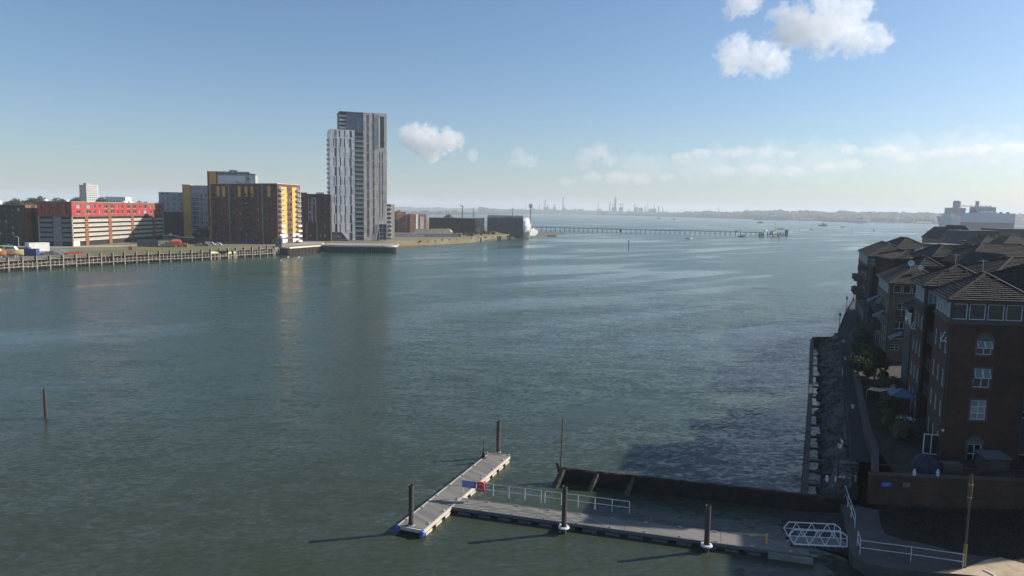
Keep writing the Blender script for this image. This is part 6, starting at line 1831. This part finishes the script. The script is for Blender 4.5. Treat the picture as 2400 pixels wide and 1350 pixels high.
# inner blocks behind
def inner(name, label, px0, px1, pye, Y, D_, rise, mat, wins=None, detail=(1, 0, 0, 0), rz=-.08, ridge=None, pitch=.5, tmat=None):
    a = AT(px0, pye, Y); c = AT(px1, pye, Y); w = c.x - a.x
    A = Vector((a.x, Y)); u = Vector((math.cos(rz), math.sin(rz))); v = Vector((-u.y, u.x)); ze = (a.z + c.z) / 2
    t = thing(name, label, 'apartment block'); q = MB(); ops = wins(w, ze) if wins else []
    facade(q, A, u, w, 3.2, ze, ops, 0, .12); facade(q, A + u * w, v, D_, 3.2, ze); facade(q, A + u * w + v * D_, -u, w, 3.2, ze); facade(q, A + v * D_, -v, D_, 3.2, ze)
    q.build('wall', mat, t); windows(t, A, u, ops, UPVC, GLASS, .12, 1, 1, .08)
    hip(t, [A, A + u * w, A + u * w + v * D_, A + v * D_], ze, rise, detail=detail, pitch=pitch, mat=tmat)
    return t, A, u, w, ze
inner('rendered_flats', 'pale rendered block with a small pyramid tile roof', 2186, 2264, 603, 128, 7.5, 2.1, RENDG, lambda w, z: [(w * .72, w * .92, z - 2.3, z - .6)], tmat=TILEL)
inner('roofed_block', 'block with a broad ridged tile roof behind the far water end block', 2100, 2182, 584, 168, 11, 2.6, BRICK_D, None, pitch=.7)
inner('roofed_block', 'small block with a pyramid roof in the gap behind the third block', 2155, 2200, 624, 116, 4.5, 1.5, BRICK_D, None)
inner('roofed_block', 'brick block with a square white window below the ridged roofs', 2098, 2186, 607, 140, 10, 1.5, BRICK_D, lambda w, z: [(w * .36, w * .52, z - 1.3, z - .3)])
inner('roofed_block', 'very dark long tiled block at the right behind the pyramid roof', 2268, 2520, 618, 120, 12, 3.0, BRICK_D, None, detail=(1, 1, 0, 0), pitch=.6, rz=-.03)
inner('roofed_block', 'long dark roof just behind the nearest block at the right edge', 2320, 2600, 662, 84, 12, 2.6, BRICK_D, None, detail=(1, 1, 0, 0))
# gabled dark dormer at the right
def gable_house(name, label, px0, px1, pya, pye, Y, D_, mat, barge, wins=(), rz=0.0, patch=None):
    a, c = AT(px0, pye, Y), AT(px1, pye, Y); ap = AT((px0 + px1) / 2, pya, Y); w = c.x - a.x; ze = (a.z + c.z) / 2 - 3.2; za = ap.z - 3.2
    t = thing(name, label, 'house', (a.x, Y, 3.2), rz); q = MB()
    facade(q, (0, 0), (1, 0), w, 0, ze, wins, 0, .15); facade(q, (w, 0), (0, 1), D_, 0, ze); facade(q, (w, D_), (-1, 0), w, 0, ze); facade(q, (0, D_), (0, -1), D_, 0, ze)
    q.face([(0, 0, ze), (w, 0, ze), (w / 2, 0, za)]); q.face([(w, D_, ze), (0, D_, ze), (w / 2, D_, za)])
    q.build('wall', mat, t); windows(t, (0, 0), (1, 0), wins, UPVC, GLASS, .15, 2, 1, .08)
    ro = MB(); s = (za - ze) / (w / 2)
    for sg in (0, 1):
        x = -.5 if sg == 0 else w + .5; z = ze - .5 * s
        P = [(x, -.4, z), (w / 2, -.4, za), (w / 2, D_ + .4, za), (x, D_ + .4, z)]
        P2 = [(p[0], p[1], p[2] + .15) for p in P]
        ro.face(P if sg else P[::-1]); ro.face(P2[::-1] if sg else P2); ro.face([P[0], P2[0], P2[1], P[1]])
    r = ro.build('roof', TILE, t)
    for sg in (0, 1):
        x = -.5 if sg == 0 else w + .5
        q = MB(); q.bar((x, -.45, ze - .5 * s), (w / 2, -.45, za), .08, .32); q.build('barge_board', barge, t)
    return t
gable_house('gabled_house', 'dark gabled house front with pale barge boards at the right', 2318, 2374, 597, 622, 112, 7, BRICK_D, STONE)
gable_house('gabled_house', 'gable fronted house with a pale wall patch below the ship bow', 2200, 2256, 533, 557, 300, 12, M('dull beige render', (.16, .15, .135), .9), STONE, [(3.4, 6.2, 8.5, 11.2)])
gable_house('gabled_house', 'gable fronted house with a sloping pale barge board left of the blue house', 2240, 2276, 529, 545, 320, 12, BRICK_D, STONE)
navy = M('navy clad wall', (.06, .075, .10), .8)
t, W_, H_ = blk_px('blue_house', 'dark blue clad house with pale window bands below the ships', 2255, 2291, 541, 280, 10, navy, z=3.2, front=[(.6 + 1.6 * k, 1.7 + 1.6 * k, z, z + 1.5) for k in range(4) for z in (12.6, 10.0)], fm=UPVC)
t, W_, H_ = blk_px('terrace_house', 'lower house with pale bay windows right of the blue house', 2286, 2303, 566, 270, 10, RENDG, z=3.2, front=[(.4, 1.2, 8.5, 10), (1.5, 2.4, 8.5, 10)], fm=UPVC)
t, W_, H_ = blk_px('flat_roofed_block', 'long dark flat roofed block below the right hand ship', 2292, 2345, 541, 330, 14, BRICK_D, z=3.2, front=grid(1, 2.6, 4, 1.2, 8, 3, 3, 1.5))
t, W_, H_ = blk_px('flat_roofed_block', 'beige topped dark block at the right edge below the ship stern', 2344, 2420, 537, 350, 14, RENDG, z=3.2, front=[(6, 11, 13, 16)])
q = MB(); q.box(-.1, -.3, 0, W_ + .1, -.01, H_ - 3.2); q.build('brick_front', BRICK_D, t)
inner('terrace_house', 'dark tiled terrace roof in front of the beige topped block', 2300, 2352, 571, 240, 10, 2.6, BRICK_D, lambda w, z: [(w * .1 + 1.9 * k, w * .1 + 1.9 * k + 1.0, z - 2.2, z - .8) for k in range(3)], pitch=.9)
inner('terrace_house', 'dark tiled terrace roof at the right edge below the beige topped block', 2353, 2440, 574, 232, 10, 2.8, BRICK_D, lambda w, z: [(w * .1 + 1.9 * k, w * .1 + 1.9 * k + 1.0, z - 2.2, z - .8) for k in range(4)], pitch=.9)
inner('terrace_house', 'lower dark tiled roof between the pyramid roof and the gabled house', 2262, 2330, 596, 175, 9, 2.4, BRICK_D, lambda w, z: [(w * .2, w * .2 + 1, z - 2.0, z - .7), (w * .6, w * .6 + 1, z - 2.0, z - .7)], pitch=.7)
t, W_, H_ = blk_px('terrace_house', 'dark lower house in front of the gable with the pale wall patch', 2197, 2262, 574, 250, 10, BRICK_D, z=3.2, front=[(1 + 2.2 * k, 2 + 2.2 * k, H, H + 1.4) for k in range(4) for H in (9,)], fm=UPVC)
# recessed grey wing of the nearest building, running out of frame
A = FL(65) + UD * 7.2 + Vector((0, 1.3)); W6 = 38
t = thing('rendered_wing', 'grey rendered wing running out of the frame beside the nearest brick block', 'apartment block'); q = MB()
ops = [(.55, 1.85, fz(984), fz(954)), (.55, 1.85, fz(1094), fz(1070)), (.55, 1.85, 13.0, 14.4)] + [(5 + 4 * k, 6.5 + 4 * k, z, z + 1.5) for k in range(7) for z in (4, 7, 10, 13)]
facade(q, A, UD, W6, 3.2, 18.4, ops, 0, .15); V_ = Vector((-UD.y, UD.x)); facade(q, A + UD * W6, V_, 13, 3.2, 18.4); facade(q, A + UD * W6 + V_ * 13, -UD, W6, 3.2, 18.4); facade(q, A + V_ * 13, -V_, 13, 3.2, 18.4)
q.build('wall', RENDG, t); windows(t, A, UD, ops, UPVC, GLASS, .15, 1, 2, .08)
hip(t, [A, A + UD * W6, A + UD * W6 + V_ * 13, A + V_ * 13], 18.4, 3.9, detail=(1, 1, 0, 0), pitch=.42)
# its return wing, standing forward beyond the right edge of the picture
E_ = Vector((52, 53.6)); q = MB(); P = [E_, E_ + Vector((34, 9.2)), E_ + Vector((31.5, 18)), E_ + Vector((1.5, 9.7))]
for a, c_ in zip(P, P[1:] + P[:1]): facade(q, a, c_ - a, (c_ - a).length, 1.0, 18.4, [(2 + 3.4 * k, 3.4 + 3.4 * k, z, z + 1.5) for k in range(int((c_ - a).length / 3.4) - 1) for z in (4, 7, 10, 13)], 0, .15)
q.build('return_wing', RENDG, t); hip(t, P, 18.4, 2.6, detail=(0, 1, 0, 0))

# satellite dishes on roofs
for k, (px, py, Y, s) in enumerate(((2152, 592, 139, .75), (2162, 592, 139, .95), (2135, 618, 113, .5), (2157, 628, 112, .45))):
    p = AT(px, py, Y); t = thing('satellite_dish', ['left white dish of the large pair on the brick block roof', 'right larger white dish of the pair on the brick block roof', 'small white dish on the ridge of the third block', 'small white dish beside the small pyramid roof'][k], 'satellite dish', p, R_(-25))
    q = MB(); q.lathe([(.02, 0), (s * .5, .06), (s * .85, .2), (s, .34)], n=14); o = q.build('dish', UPVC, t, None); o.rotation_euler = (R_(70), 0, 0)
    q = MB(); q.tube((0, .1, 0), (0, .1, -1.1), .05, n=6); q.build('pole', STEEL, t)

# ------------------------------------------------------------------ garden things
rd = random.Random(12)
for i in range(20):
    y = 71 + 3.5 * i + rd.uniform(-1, 1); x0 = lerp_path(PRX, y) + 1.2; x1 = FL(y).x - 1.6
    x = rd.uniform(x0, max(x0 + .5, x1)); s = rd.uniform(.8, 1.7)
    shrub((x, y, 3.2), s, i, nth(i) + ' dark shrub from the near end of the garden behind the promenade wall', 'garden shrubs behind the promenade wall', s * rd.uniform(.8, 1.3))
p = G(2020, 885, 4); tree((p.x + .8, p.y + 3, 3.0), .34, 1, 'small bushy garden tree beside the promenade wall', None)
p = G(2080, 850, 4); tree((50.6, 96, 3.0), .42, 0, 'larger dark garden tree before the third block', None)
SAILM = M('tan sail cloth', (.62, .47, .26), .8, .1, 1)
pts = [AT(*q) for q in ((2032, 913, 86), (2046, 905, 89), (2100, 901, 90), (2097, 911, 86), (2062, 918, 84))]
t = thing('sail_shade', 'sunlit tan cloth shade stretched over the dark garden', 'sail shade', (pts[0].x, pts[0].y, 3.2))
o_ = Vector((pts[0].x, pts[0].y, 3.2)); q = MB(); L_ = [p - o_ for p in pts]; q.face(L_[::-1]); q.face([p - Vector((0, 0, .03)) for p in L_]); q.build('cloth', SAILM, t)
for k in (0, 2, 3):
    q = MB(); q.tube((L_[k].x, L_[k].y, 0), L_[k], .05, n=6); q.build('pole', STEEL, t)
p = AT(2113, 924, 80)
t = thing('gazebo', 'blue peaked garden gazebo on slim posts', 'gazebo', (p.x, 80, 3.2), R_(-20)); h = p.z - 3.2; q = MB(); w = 1.3
for i in range(4):
    c4 = [(-w, -w), (w, -w), (w, w), (-w, w)]; a, c = c4[i], c4[(i + 1) % 4]
    q.face([(*a, h), (*c, h), (0, 0, h + .75)]); q.face([(*a, h - .2), (*c, h - .2), (*c, h), (*a, h)])
q.build('canopy', M('blue canvas', (.12, .17, .28), .8, .15, 2), t)
for x in (-w + .05, w - .05):
    for y in (-w + .05, w - .05):
        q = MB(); q.box(x - .04, y - .04, 0, x + .04, y + .04, h - .1); q.build('post', STEEL, t)
p = AT(2128, 985, 73); t = thing('blue_tub', 'pale blue tub with a white rim beside the gazebo', 'tub', (p.x, 73, p.z - .5)); q = MB(); q.box(-.75, 0, 0, .75, .9, .5); q.build('tub', M('pale blue plastic', (.16, .27, .45), .5), t); q = MB(); q.box(-.82, -.07, .5, .82, .97, .6); q.build('rim', UPVC, t)
q = MB(); q.box(-.7, .1, -(p.z - .5 - 3.2), .7, .8, 0); q.build('stand', CONCD, t)
p = AT(2172, 1100, 61.4)
t = thing('covered_parasol', 'large dark blue covered heap on the yard behind the wall', 'cover', (p.x, 61.6, 3.2)); q = MB(); q.lathe([(1.25, .1), (1.2, .6), (.95, 1.1), (.5, 1.45), (.05, 1.6)], n=12); q.build('cover', M('navy tarpaulin', (.012, .02, .05), .7, .25, 2), t); q = MB(); q.lathe([(1.3, 0), (1.3, .1)], n=12); q.build('skirt', FRAMED, t)
for k, (px, w) in enumerate(((2228, .85), (2250, .8))):
    p = AT(px, 1100, 61); t = thing('storage_chest', ('left' if k == 0 else 'right') + ' pale storage chest behind the yard wall', 'chest', (p.x, 61.3, 3.2)); q = MB(); q.box(-w / 2, 0, 0, w / 2, .7, .75); q.build('body', M('pale wicker', (.09, .08, .065), .9, .2, 4) if k == 0 else bpy.data.materials['pale wicker'], t); q = MB(); q.box(-w / 2 - .03, -.03, .75, w / 2 + .03, .73, .82); q.build('lid', STONE, t)
p = AT(2350, 1100, 61); t = thing('garden_shed', 'low grey shed against the foot of the nearest block', 'shed', (p.x, 61.6, 3.2)); q = MB(); q.box(-1.05, 0, 0, 1.05, 1.6, 1.25); q.build('body', M('dull grey timber', (.05, .05, .047), .9, .2, 3), t); q = MB(); q.face([(-1.2, -.15, 1.26), (1.2, -.15, 1.26), (1.2, 1.75, 1.5), (-1.2, 1.75, 1.5)]); q.face([(-1.2, -.15, 1.2), (-1.2, 1.75, 1.44), (1.2, 1.75, 1.44), (1.2, -.15, 1.2)]); q.build('roof', ROOFG, t); q = MB(); q.box(-.7, -.04, .1, .7, -.003, 1.05); q.build('door', FRAMED, t)
p = AT(2162, 1060, 66.2); t = thing('patio_door', 'white framed patio door standing open at the foot of the nearest block', 'door', (p.x, 66.2, 3.25), R_(-20)); q = MB()
for x in (0, .62, 1.3): q.box(x, 0, 0, x + .09, .09, 2.0)
q.box(.09, 0, 1.91, 1.3, .088, 2.0); q.box(.09, 0, 0, 1.3, .088, .1); q.build('frame', UPVC, t); q = MB(); q.face([(.05, .04, .05), (1.35, .04, .05), (1.35, .04, 1.95), (.05, .04, 1.95)]); q.build('pane', GLASS, t)

# ------------------------------------------------------------------ docks: silos and ships
GREYS = M('grey blue silo concrete', (.33, .33, .37), .8, .1, .05)
def cyl(parent, name, x, y, r, z0, z1, mat=GREYS, n=20):
    q = MB(); q.lathe([(r, z0), (r, z1), (r * .95, z1 + r * .06), (.01, z1 + r * .15)], (x, y), n); return q.build(name, mat, parent)
Ys = 1500; K = Ys / FPX
def sx(px): return AT(px, 500, Ys).x
def sz(px, py): return AT(px, py, Ys).z
t = thing('grain_silo', 'left grey silo block with a tall round tower behind the ships', 'silo', (sx(2228), Ys, 3)); x0 = sx(2228)
q = MB(); q.box(0, 0, 0, sx(2262) - x0, 22, sz(2245, 487) - 3); q.build('block', GREYS, t)
for k in range(5): cyl(t, 'silo_bin', (sx(2262) - x0) * (k + .5) / 5, -.5, 3.0, 0, sz(2245, 487.5) - 3)
cyl(t, 'round_tower', sx(2248) - x0, 10, (sx(2256.5) - sx(2240)) / 2, sz(2245, 487) - 3, sz(2248, 472) - 3)
cyl(t, 'tower_cap', sx(2248) - x0, 10, (sx(2256.5) - sx(2240)) / 2 * .8, sz(2248, 472) - 3, sz(2248, 470.5) - 3, WHITE)
t = thing('grain_silo', 'right long grey silo block with a slim round lift tower', 'silo', (sx(2287), Ys, 3)); x0 = sx(2287)
q = MB(); q.box(0, 0, 0, sx(2333) - x0, 22, sz(2310, 485) - 3); q.build('block', GREYS, t)
for k in range(7): cyl(t, 'silo_bin', (sx(2333) - x0) * (k + .5) / 7, -.5, 2.9, 0, sz(2310, 485.5) - 3)
cyl(t, 'round_tower', sx(2294.5) - x0, 8, (sx(2298.5) - sx(2290.5)) / 2, sz(2294, 485) - 3, sz(2294, 471.5) - 3)
q = MB()
for k in range(6): q.box(8 + k * 5, 5, sz(2310, 485) - 3, 10 + k * 5, 8, sz(2310, 485) - 1 + (k % 2))
q.build('roof_vents', STEEL, t)
t = thing('conveyor_bridge', 'thin level conveyor bridge joining the two silo blocks', 'bridge', (sx(2255), Ys + 8, sz(2270, 484.3))); q = MB(); L = sx(2291) - sx(2255); q.box(0, -1.4, 0, L, 1.4, .5); q.box(0, -1.4, 2.2, L, 1.4, 2.6)
for k in range(10): q.bar((L * k / 10, -1.3, .5), (L * (k + 1) / 10, -1.3, 2.2), .3)
q.build('truss', STEELD, t)
def ship(name, label, px0, px1, Y, ztop, zmid, split, bow_left, upm, lowm):
    x0, x1 = AT(px0, 520, Y).x, AT(px1, 520, Y).x; L = x1 - x0; B = 16
    t = thing(name, label, 'ship', (x0, Y, 0))
    def section(f, z):
        w = B
        k = 0.0
        if bow_left:
            lead = .16 * (1 - z / ztop)      # raked flared stem
            f2 = (f - lead) / (1 - lead); w = B * min(1, max(0, f2 * 3.5)) ** .7 * (.7 + .3 * z / ztop if f2 < .35 else 1)
        return w
    zs = [0, split * .5, split, (split + ztop) / 2, ztop]; N = 22; low, up = MB(), MB()
    for k in range(4):
        mb = low if zs[k + 1] <= split + .01 else up
        for i in range(N):
            def pt(i, z, s):
                f = i / N; lead = .16 * (1 - z / ztop) if bow_left else 0
                ff = lead + (1 - lead) * f; w = B * min(1, f * 3.2) ** .7 if bow_left else B
                return (L * ff, s * w, z)
            for s in (-1, 1):
                P = [pt(i, zs[k], s), pt(i + 1, zs[k], s), pt(i + 1, zs[k + 1], s), pt(i, zs[k + 1], s)]; mb.face(P if s < 0 else P[::-1])
            if k == 3: mb.face([pt(i, ztop, -1), pt(i + 1, ztop, -1), pt(i + 1, ztop, 1), pt(i, ztop, 1)])
        for i in ((N,) if bow_left else (0, N)):
            mb.face([pt(i, zs[k], -1), pt(i, zs[k], 1), pt(i, zs[k + 1], 1), pt(i, zs[k + 1], -1)])
    low.build('lower_hull', lowm, t); up.build('upper_hull', upm, t)
    return t, L
SHIPW = M('white ship side', (.55, .58, .62), .5, .06, .05); SHIPD = M('dark grey hull', (.085, .095, .115), .5, .1, .05)
z1 = AT(2230, 508, 1300).z
t, L = ship('car_carrier', 'big pale ship bow on the left with flared sides and deck gear', 2195, 2263, 1300, z1, 0, 6, True, SHIPW, SHIPW)
q = MB(); q.box(14, -9, z1, 24, 9, z1 + 3); q.box(16, -12, z1 + 3, 22, 12, z1 + 5.5); q.build('bridge_house', M('cream deckhouse', (.5, .46, .38), .6), t)
q = MB(); q.box(24, -8, z1, 46, 8, z1 + 2.2); q.build('deckhouse', STEEL, t)
for x in (26, 33, 41):
    q = MB(); q.tube((x, 0, z1), (x, 0, z1 + 9), .6, .4, 7); q.bar((x, 0, z1 + 7), (x + 6, 0, z1 + 3.5), .6); q.build('deck_crane', M('buff paint', (.45, .34, .18), .6), t)
q = MB(); q.box(L + .02, -14, 2, L + 4, 14, z1 + 1); q.build('stern_ramp', M('rust brown steel', (.20, .13, .10), .8), t)
z2 = AT(2310, 499.5, 1250).z; zsp = AT(2310, 521.5, 1250).z
t, L = ship('car_carrier', 'long white and grey slab sided ship with a navy funnel', 2265, 2361.5, 1250, z2, 0, zsp, False, SHIPW, SHIPD)
q = MB(); b0 = (AT(2271, 500, 1250).x - AT(2265, 500, 1250).x)
q.v += [(b0, -3, z2), (b0 + 12, -3, z2), (b0 + 12, 3, z2), (b0, 3, z2), (b0 + 4.5, -2.4, z2 + 9), (b0 + 7.5, -2.4, z2 + 7.5), (b0 + 7.5, 2.4, z2 + 7.5), (b0 + 4.5, 2.4, z2 + 9)]
for f in ((0, 1, 5, 4), (1, 2, 6, 5), (2, 3, 7, 6), (3, 0, 4, 7), (4, 5, 6, 7)): q.f.append(f); q.m.append(0)
q.build('funnel', M('navy funnel', (.05, .045, .14), .6), t)
q = MB(); q.box(L * .38, -8, z2, L * .55, 8, z2 + 3.4); q.box(L * .30, -9, z2, L * .62, 9, z2 + 1.4); q.build('wheelhouse', SHIPW, t)
for f in (.2, .66, .8, .97):
    q = MB(); q.box(L * f, -2, z2, L * f + 2.5, 2, z2 + 2.4); q.build('vent_house', STEELD, t)
q = MB(); q.box(L + .02, -15.9, 4, L + 1.6, -12, z2 - .5); q.build('stern_edge', WHITE, t)
p = AT(2181, 533, 1150); t = thing('dock_jetty', 'low dark dock jetty poking out left of the ship bow', 'jetty', (p.x, 1150, 0)); q = MB(); q.box(0, 0, 2.5, 40, 10, 4.8); q.build('deck', SHIPD, t)
for k in range(5):
    q = MB(); q.tube((2 + 8 * k, .5, -2), (2 + 8 * k, .5, 2.5), .7, n=7); q.build('pile', SHIPD, t)
# wake foam streak
a, c = G(2119, 547.5), G(2146, 550.5); q = MB()
d = (c - a); nn = Vector((0, 1, 0))
for k in range(40):
    f = k / 40; e = a + d * f; w = 1.2 + 3 * f * (1 - f) * 4 * .7; o_ = random.uniform(-1.5, 1.5)
    q.face([e + Vector((0, -w + o_, .07 + k * .0005)), e + d * .02 + Vector((0, -w + o_, .07 + k * .0005)), e + d * .02 + Vector((0, w + o_, .07 + k * .0005)), e + Vector((0, w + o_, .07 + k * .0005))])
tag(q.build('wake', M('pale foam', (.40, .42, .42), .8, .2, .3)), 'short pale wake on the water left of the dark houses', 'wake', None, 'stuff')

# ------------------------------------------------------------------ clouds
def cloud_mat(name, blobs, size, seed, dens, flat=1.0):
    m = bpy.data.materials.new(name); m.use_nodes = True; n, l = m.node_tree.nodes, m.node_tree.links
    n.clear(); out = n.new('ShaderNodeOutputMaterial'); pv = n.new('ShaderNodeVolumePrincipled')
    pv.inputs['Color'].default_value = (1, 1, 1, 1); pv.inputs['Anisotropy'].default_value = .25
    tc = n.new('ShaderNodeTexCoord')
    nz = n.new('ShaderNodeTexNoise'); nz.inputs['Scale'].default_value = 1 / (size * .34); nz.inputs['Detail'].default_value = 7; nz.inputs['Roughness'].default_value = .58
    mp = n.new('ShaderNodeMapping'); mp.inputs['Location'].default_value = (seed * 997.0, 0, 0); l.new(tc.outputs['Object'], mp.inputs[0]); l.new(mp.outputs[0], nz.inputs['Vector'])
    fl = n.new('ShaderNodeVectorMath'); fl.operation = 'MULTIPLY'; fl.inputs[1].default_value = (1, 1, flat); l.new(tc.outputs['Object'], fl.inputs[0])
    cur = None
    for bx, by, bz, r in blobs:
        sb = n.new('ShaderNodeVectorMath'); sb.operation = 'DISTANCE'; sb.inputs[1].default_value = (bx, by, bz * flat); l.new(fl.outputs[0], sb.inputs[0])
        mr = n.new('ShaderNodeMapRange'); mr.inputs[1].default_value = 0; mr.inputs[2].default_value = r; mr.inputs[3].default_value = 1; mr.inputs[4].default_value = 0; l.new(sb.outputs['Value'], mr.inputs[0])
        if cur is None: cur = mr.outputs[0]
        else:
            mx = n.new('ShaderNodeMath'); mx.operation = 'MAXIMUM'; l.new(cur, mx.inputs[0]); l.new(mr.outputs[0], mx.inputs[1]); cur = mx.outputs[0]
    s1 = n.new('ShaderNodeMath'); s1.operation = 'MULTIPLY_ADD'; l.new(nz.outputs['Fac'], s1.inputs[0]); s1.inputs[1].default_value = 1.9; s1.inputs[2].default_value = -.95 - .27
    ad = n.new('ShaderNodeMath'); ad.operation = 'ADD'; l.new(s1.outputs[0], ad.inputs[0]); l.new(cur, ad.inputs[1])
    mr = n.new('ShaderNodeMapRange'); mr.interpolation_type = 'SMOOTHSTEP'; mr.inputs[1].default_value = 0; mr.inputs[2].default_value = .13; mr.inputs[4].default_value = dens; l.new(ad.outputs[0], mr.inputs[0])
    ins = n.new('ShaderNodeMath'); ins.operation = 'GREATER_THAN'; ins.inputs[1].default_value = .02; l.new(cur, ins.inputs[0])
    mu = n.new('ShaderNodeMath'); mu.operation = 'MULTIPLY'; l.new(mr.outputs[0], mu.inputs[0]); l.new(ins.outputs[0], mu.inputs[1])
    l.new(mu.outputs[0], pv.inputs['Density']); l.new(pv.outputs[0], out.inputs['Volume'])
    return m
def cloud(label, blobs_px, Y, seed, dens, flat=1.0, name='cloud'):
    """blobs_px: (px, py, radius_px) -> spheres about one distance Y"""
    s = Y / FPX; cs = [(AT(px, py, Y), r * s) for px, py, r in blobs_px]
    rd = random.Random(seed)
    cx = sum((c for c, r in cs), Vector()) / len(cs); R = max(r for c, r in cs)
    bl = [((c - cx).x, rd.uniform(-.35, .35) * r, (c - cx).z, r) for c, r in cs]
    x0, x1 = min(b[0] - b[3] for b in bl), max(b[0] + b[3] for b in bl); z0, z1 = min(b[2] - b[3] for b in bl), max(b[2] + b[3] for b in bl); yr = R * 1.4
    q = MB(); q.box(x0, -yr, z0, x1, yr, z1)
    o = q.build(name, cloud_mat('cloud vapour ' + str(seed), bl, R, seed, dens, flat), None, cx)
    return tag(o, label, 'cloud')
cloud('large billowing white cloud at the top right', [(1845, 70, 62), (1890, 60, 70), (1950, 62, 80), (1985, 30, 64), (2005, 85, 62), (2058, 92, 44), (1830, 32, 36), (1945, 2, 56), (1905, 95, 40)], 9000, 1, .0024)
cloud('smaller white cloud below and left of the large one', [(1725, 125, 55), (1735, 105, 42), (1770, 140, 55), (1805, 145, 52), (1715, 150, 40)], 6500, 2, .0035)
cloud('small faint cloud cut by the top edge', [(1730, 8, 45), (1755, 5, 40), (1715, 25, 30)], 9000, 3, .0025)
cloud('small white cloud just right of the tower', [(955, 320, 34), (980, 325, 46), (1010, 335, 50), (1050, 332, 42), (1070, 330, 28), (1010, 355, 34)], 16000, 4, .0028)
cloud('tiny cloud puff right of the tower cloud', [(1107, 366, 20), (1110, 360, 16)], 17000, 5, .002)
cloud('faint low cloud over the left part of the refinery', [(1215, 360, 26), (1225, 375, 32), (1245, 380, 26), (1200, 385, 20)], 20000, 6, .0008, 1.2)
cloud('pale low cloud over the middle of the refinery', [(1380, 365, 36), (1405, 355, 34), (1430, 375, 30), (1365, 380, 34)], 20000, 7, .0008, 1.3)
cloud('faint low cloud bank close to the horizon over the refinery', [(1390, 415, 36), (1450, 415, 44), (1500, 420, 36), (1330, 425, 30), (1560, 415, 30)], 24000, 8, .0006, 2)
cloud('long low cloud over the right part of the far shore', [(1600, 370, 36), (1640, 360, 36), (1700, 362, 34), (1740, 355, 38), (1790, 358, 34), (1850, 362, 28)], 22000, 9, .0008, 2)
cloud('pale long cloud low over the far woods', [(1700, 400, 44), (1780, 398, 46), (1860, 402, 46), (1940, 395, 46), (2000, 385, 40)], 24000, 10, .0006, 2.2)
cloud('low white cloud left of the right edge bank', [(1990, 352, 34), (2040, 358, 36), (2090, 352, 42), (2120, 368, 36)], 22000, 11, .0008, 2)
cloud('long white cloud bank over the ships at the right edge', [(2180, 362, 36), (2240, 358, 40), (2300, 352, 44), (2360, 350, 46), (2420, 360, 46)], 21000, 12, .0009, 2)
cloud('broad thin veil of pale haze cloud low over the right half of the far shore', [(1500, 395, 90), (1650, 385, 100), (1800, 380, 110), (1950, 375, 115), (2100, 370, 120), (2250, 365, 125), (2400, 360, 130), (2550, 360, 130)], 30000, 13, .00011, 1.6)

# ------------------------------------------------------------------ haze
b = MB(); b.box(-15500, -15500, -6, 15500, 15500, 168)
hz_ = b.build('haze', None)
hz_.data.materials.clear()
m = bpy.data.materials.new('thin sea haze'); m.use_nodes = True; n, l = m.node_tree.nodes, m.node_tree.links
n.clear(); out = n.new('ShaderNodeOutputMaterial'); pv = n.new('ShaderNodeVolumePrincipled')
pv.inputs['Color'].default_value = (.84, .92, 1.0, 1); pv.inputs['Density'].default_value = 1.35e-4; pv.inputs['Anisotropy'].default_value = 0.1
l.new(pv.outputs[0], out.inputs['Volume']); hz_.data.materials.append(m)
tag(hz_, None, None, None, 'stuff')
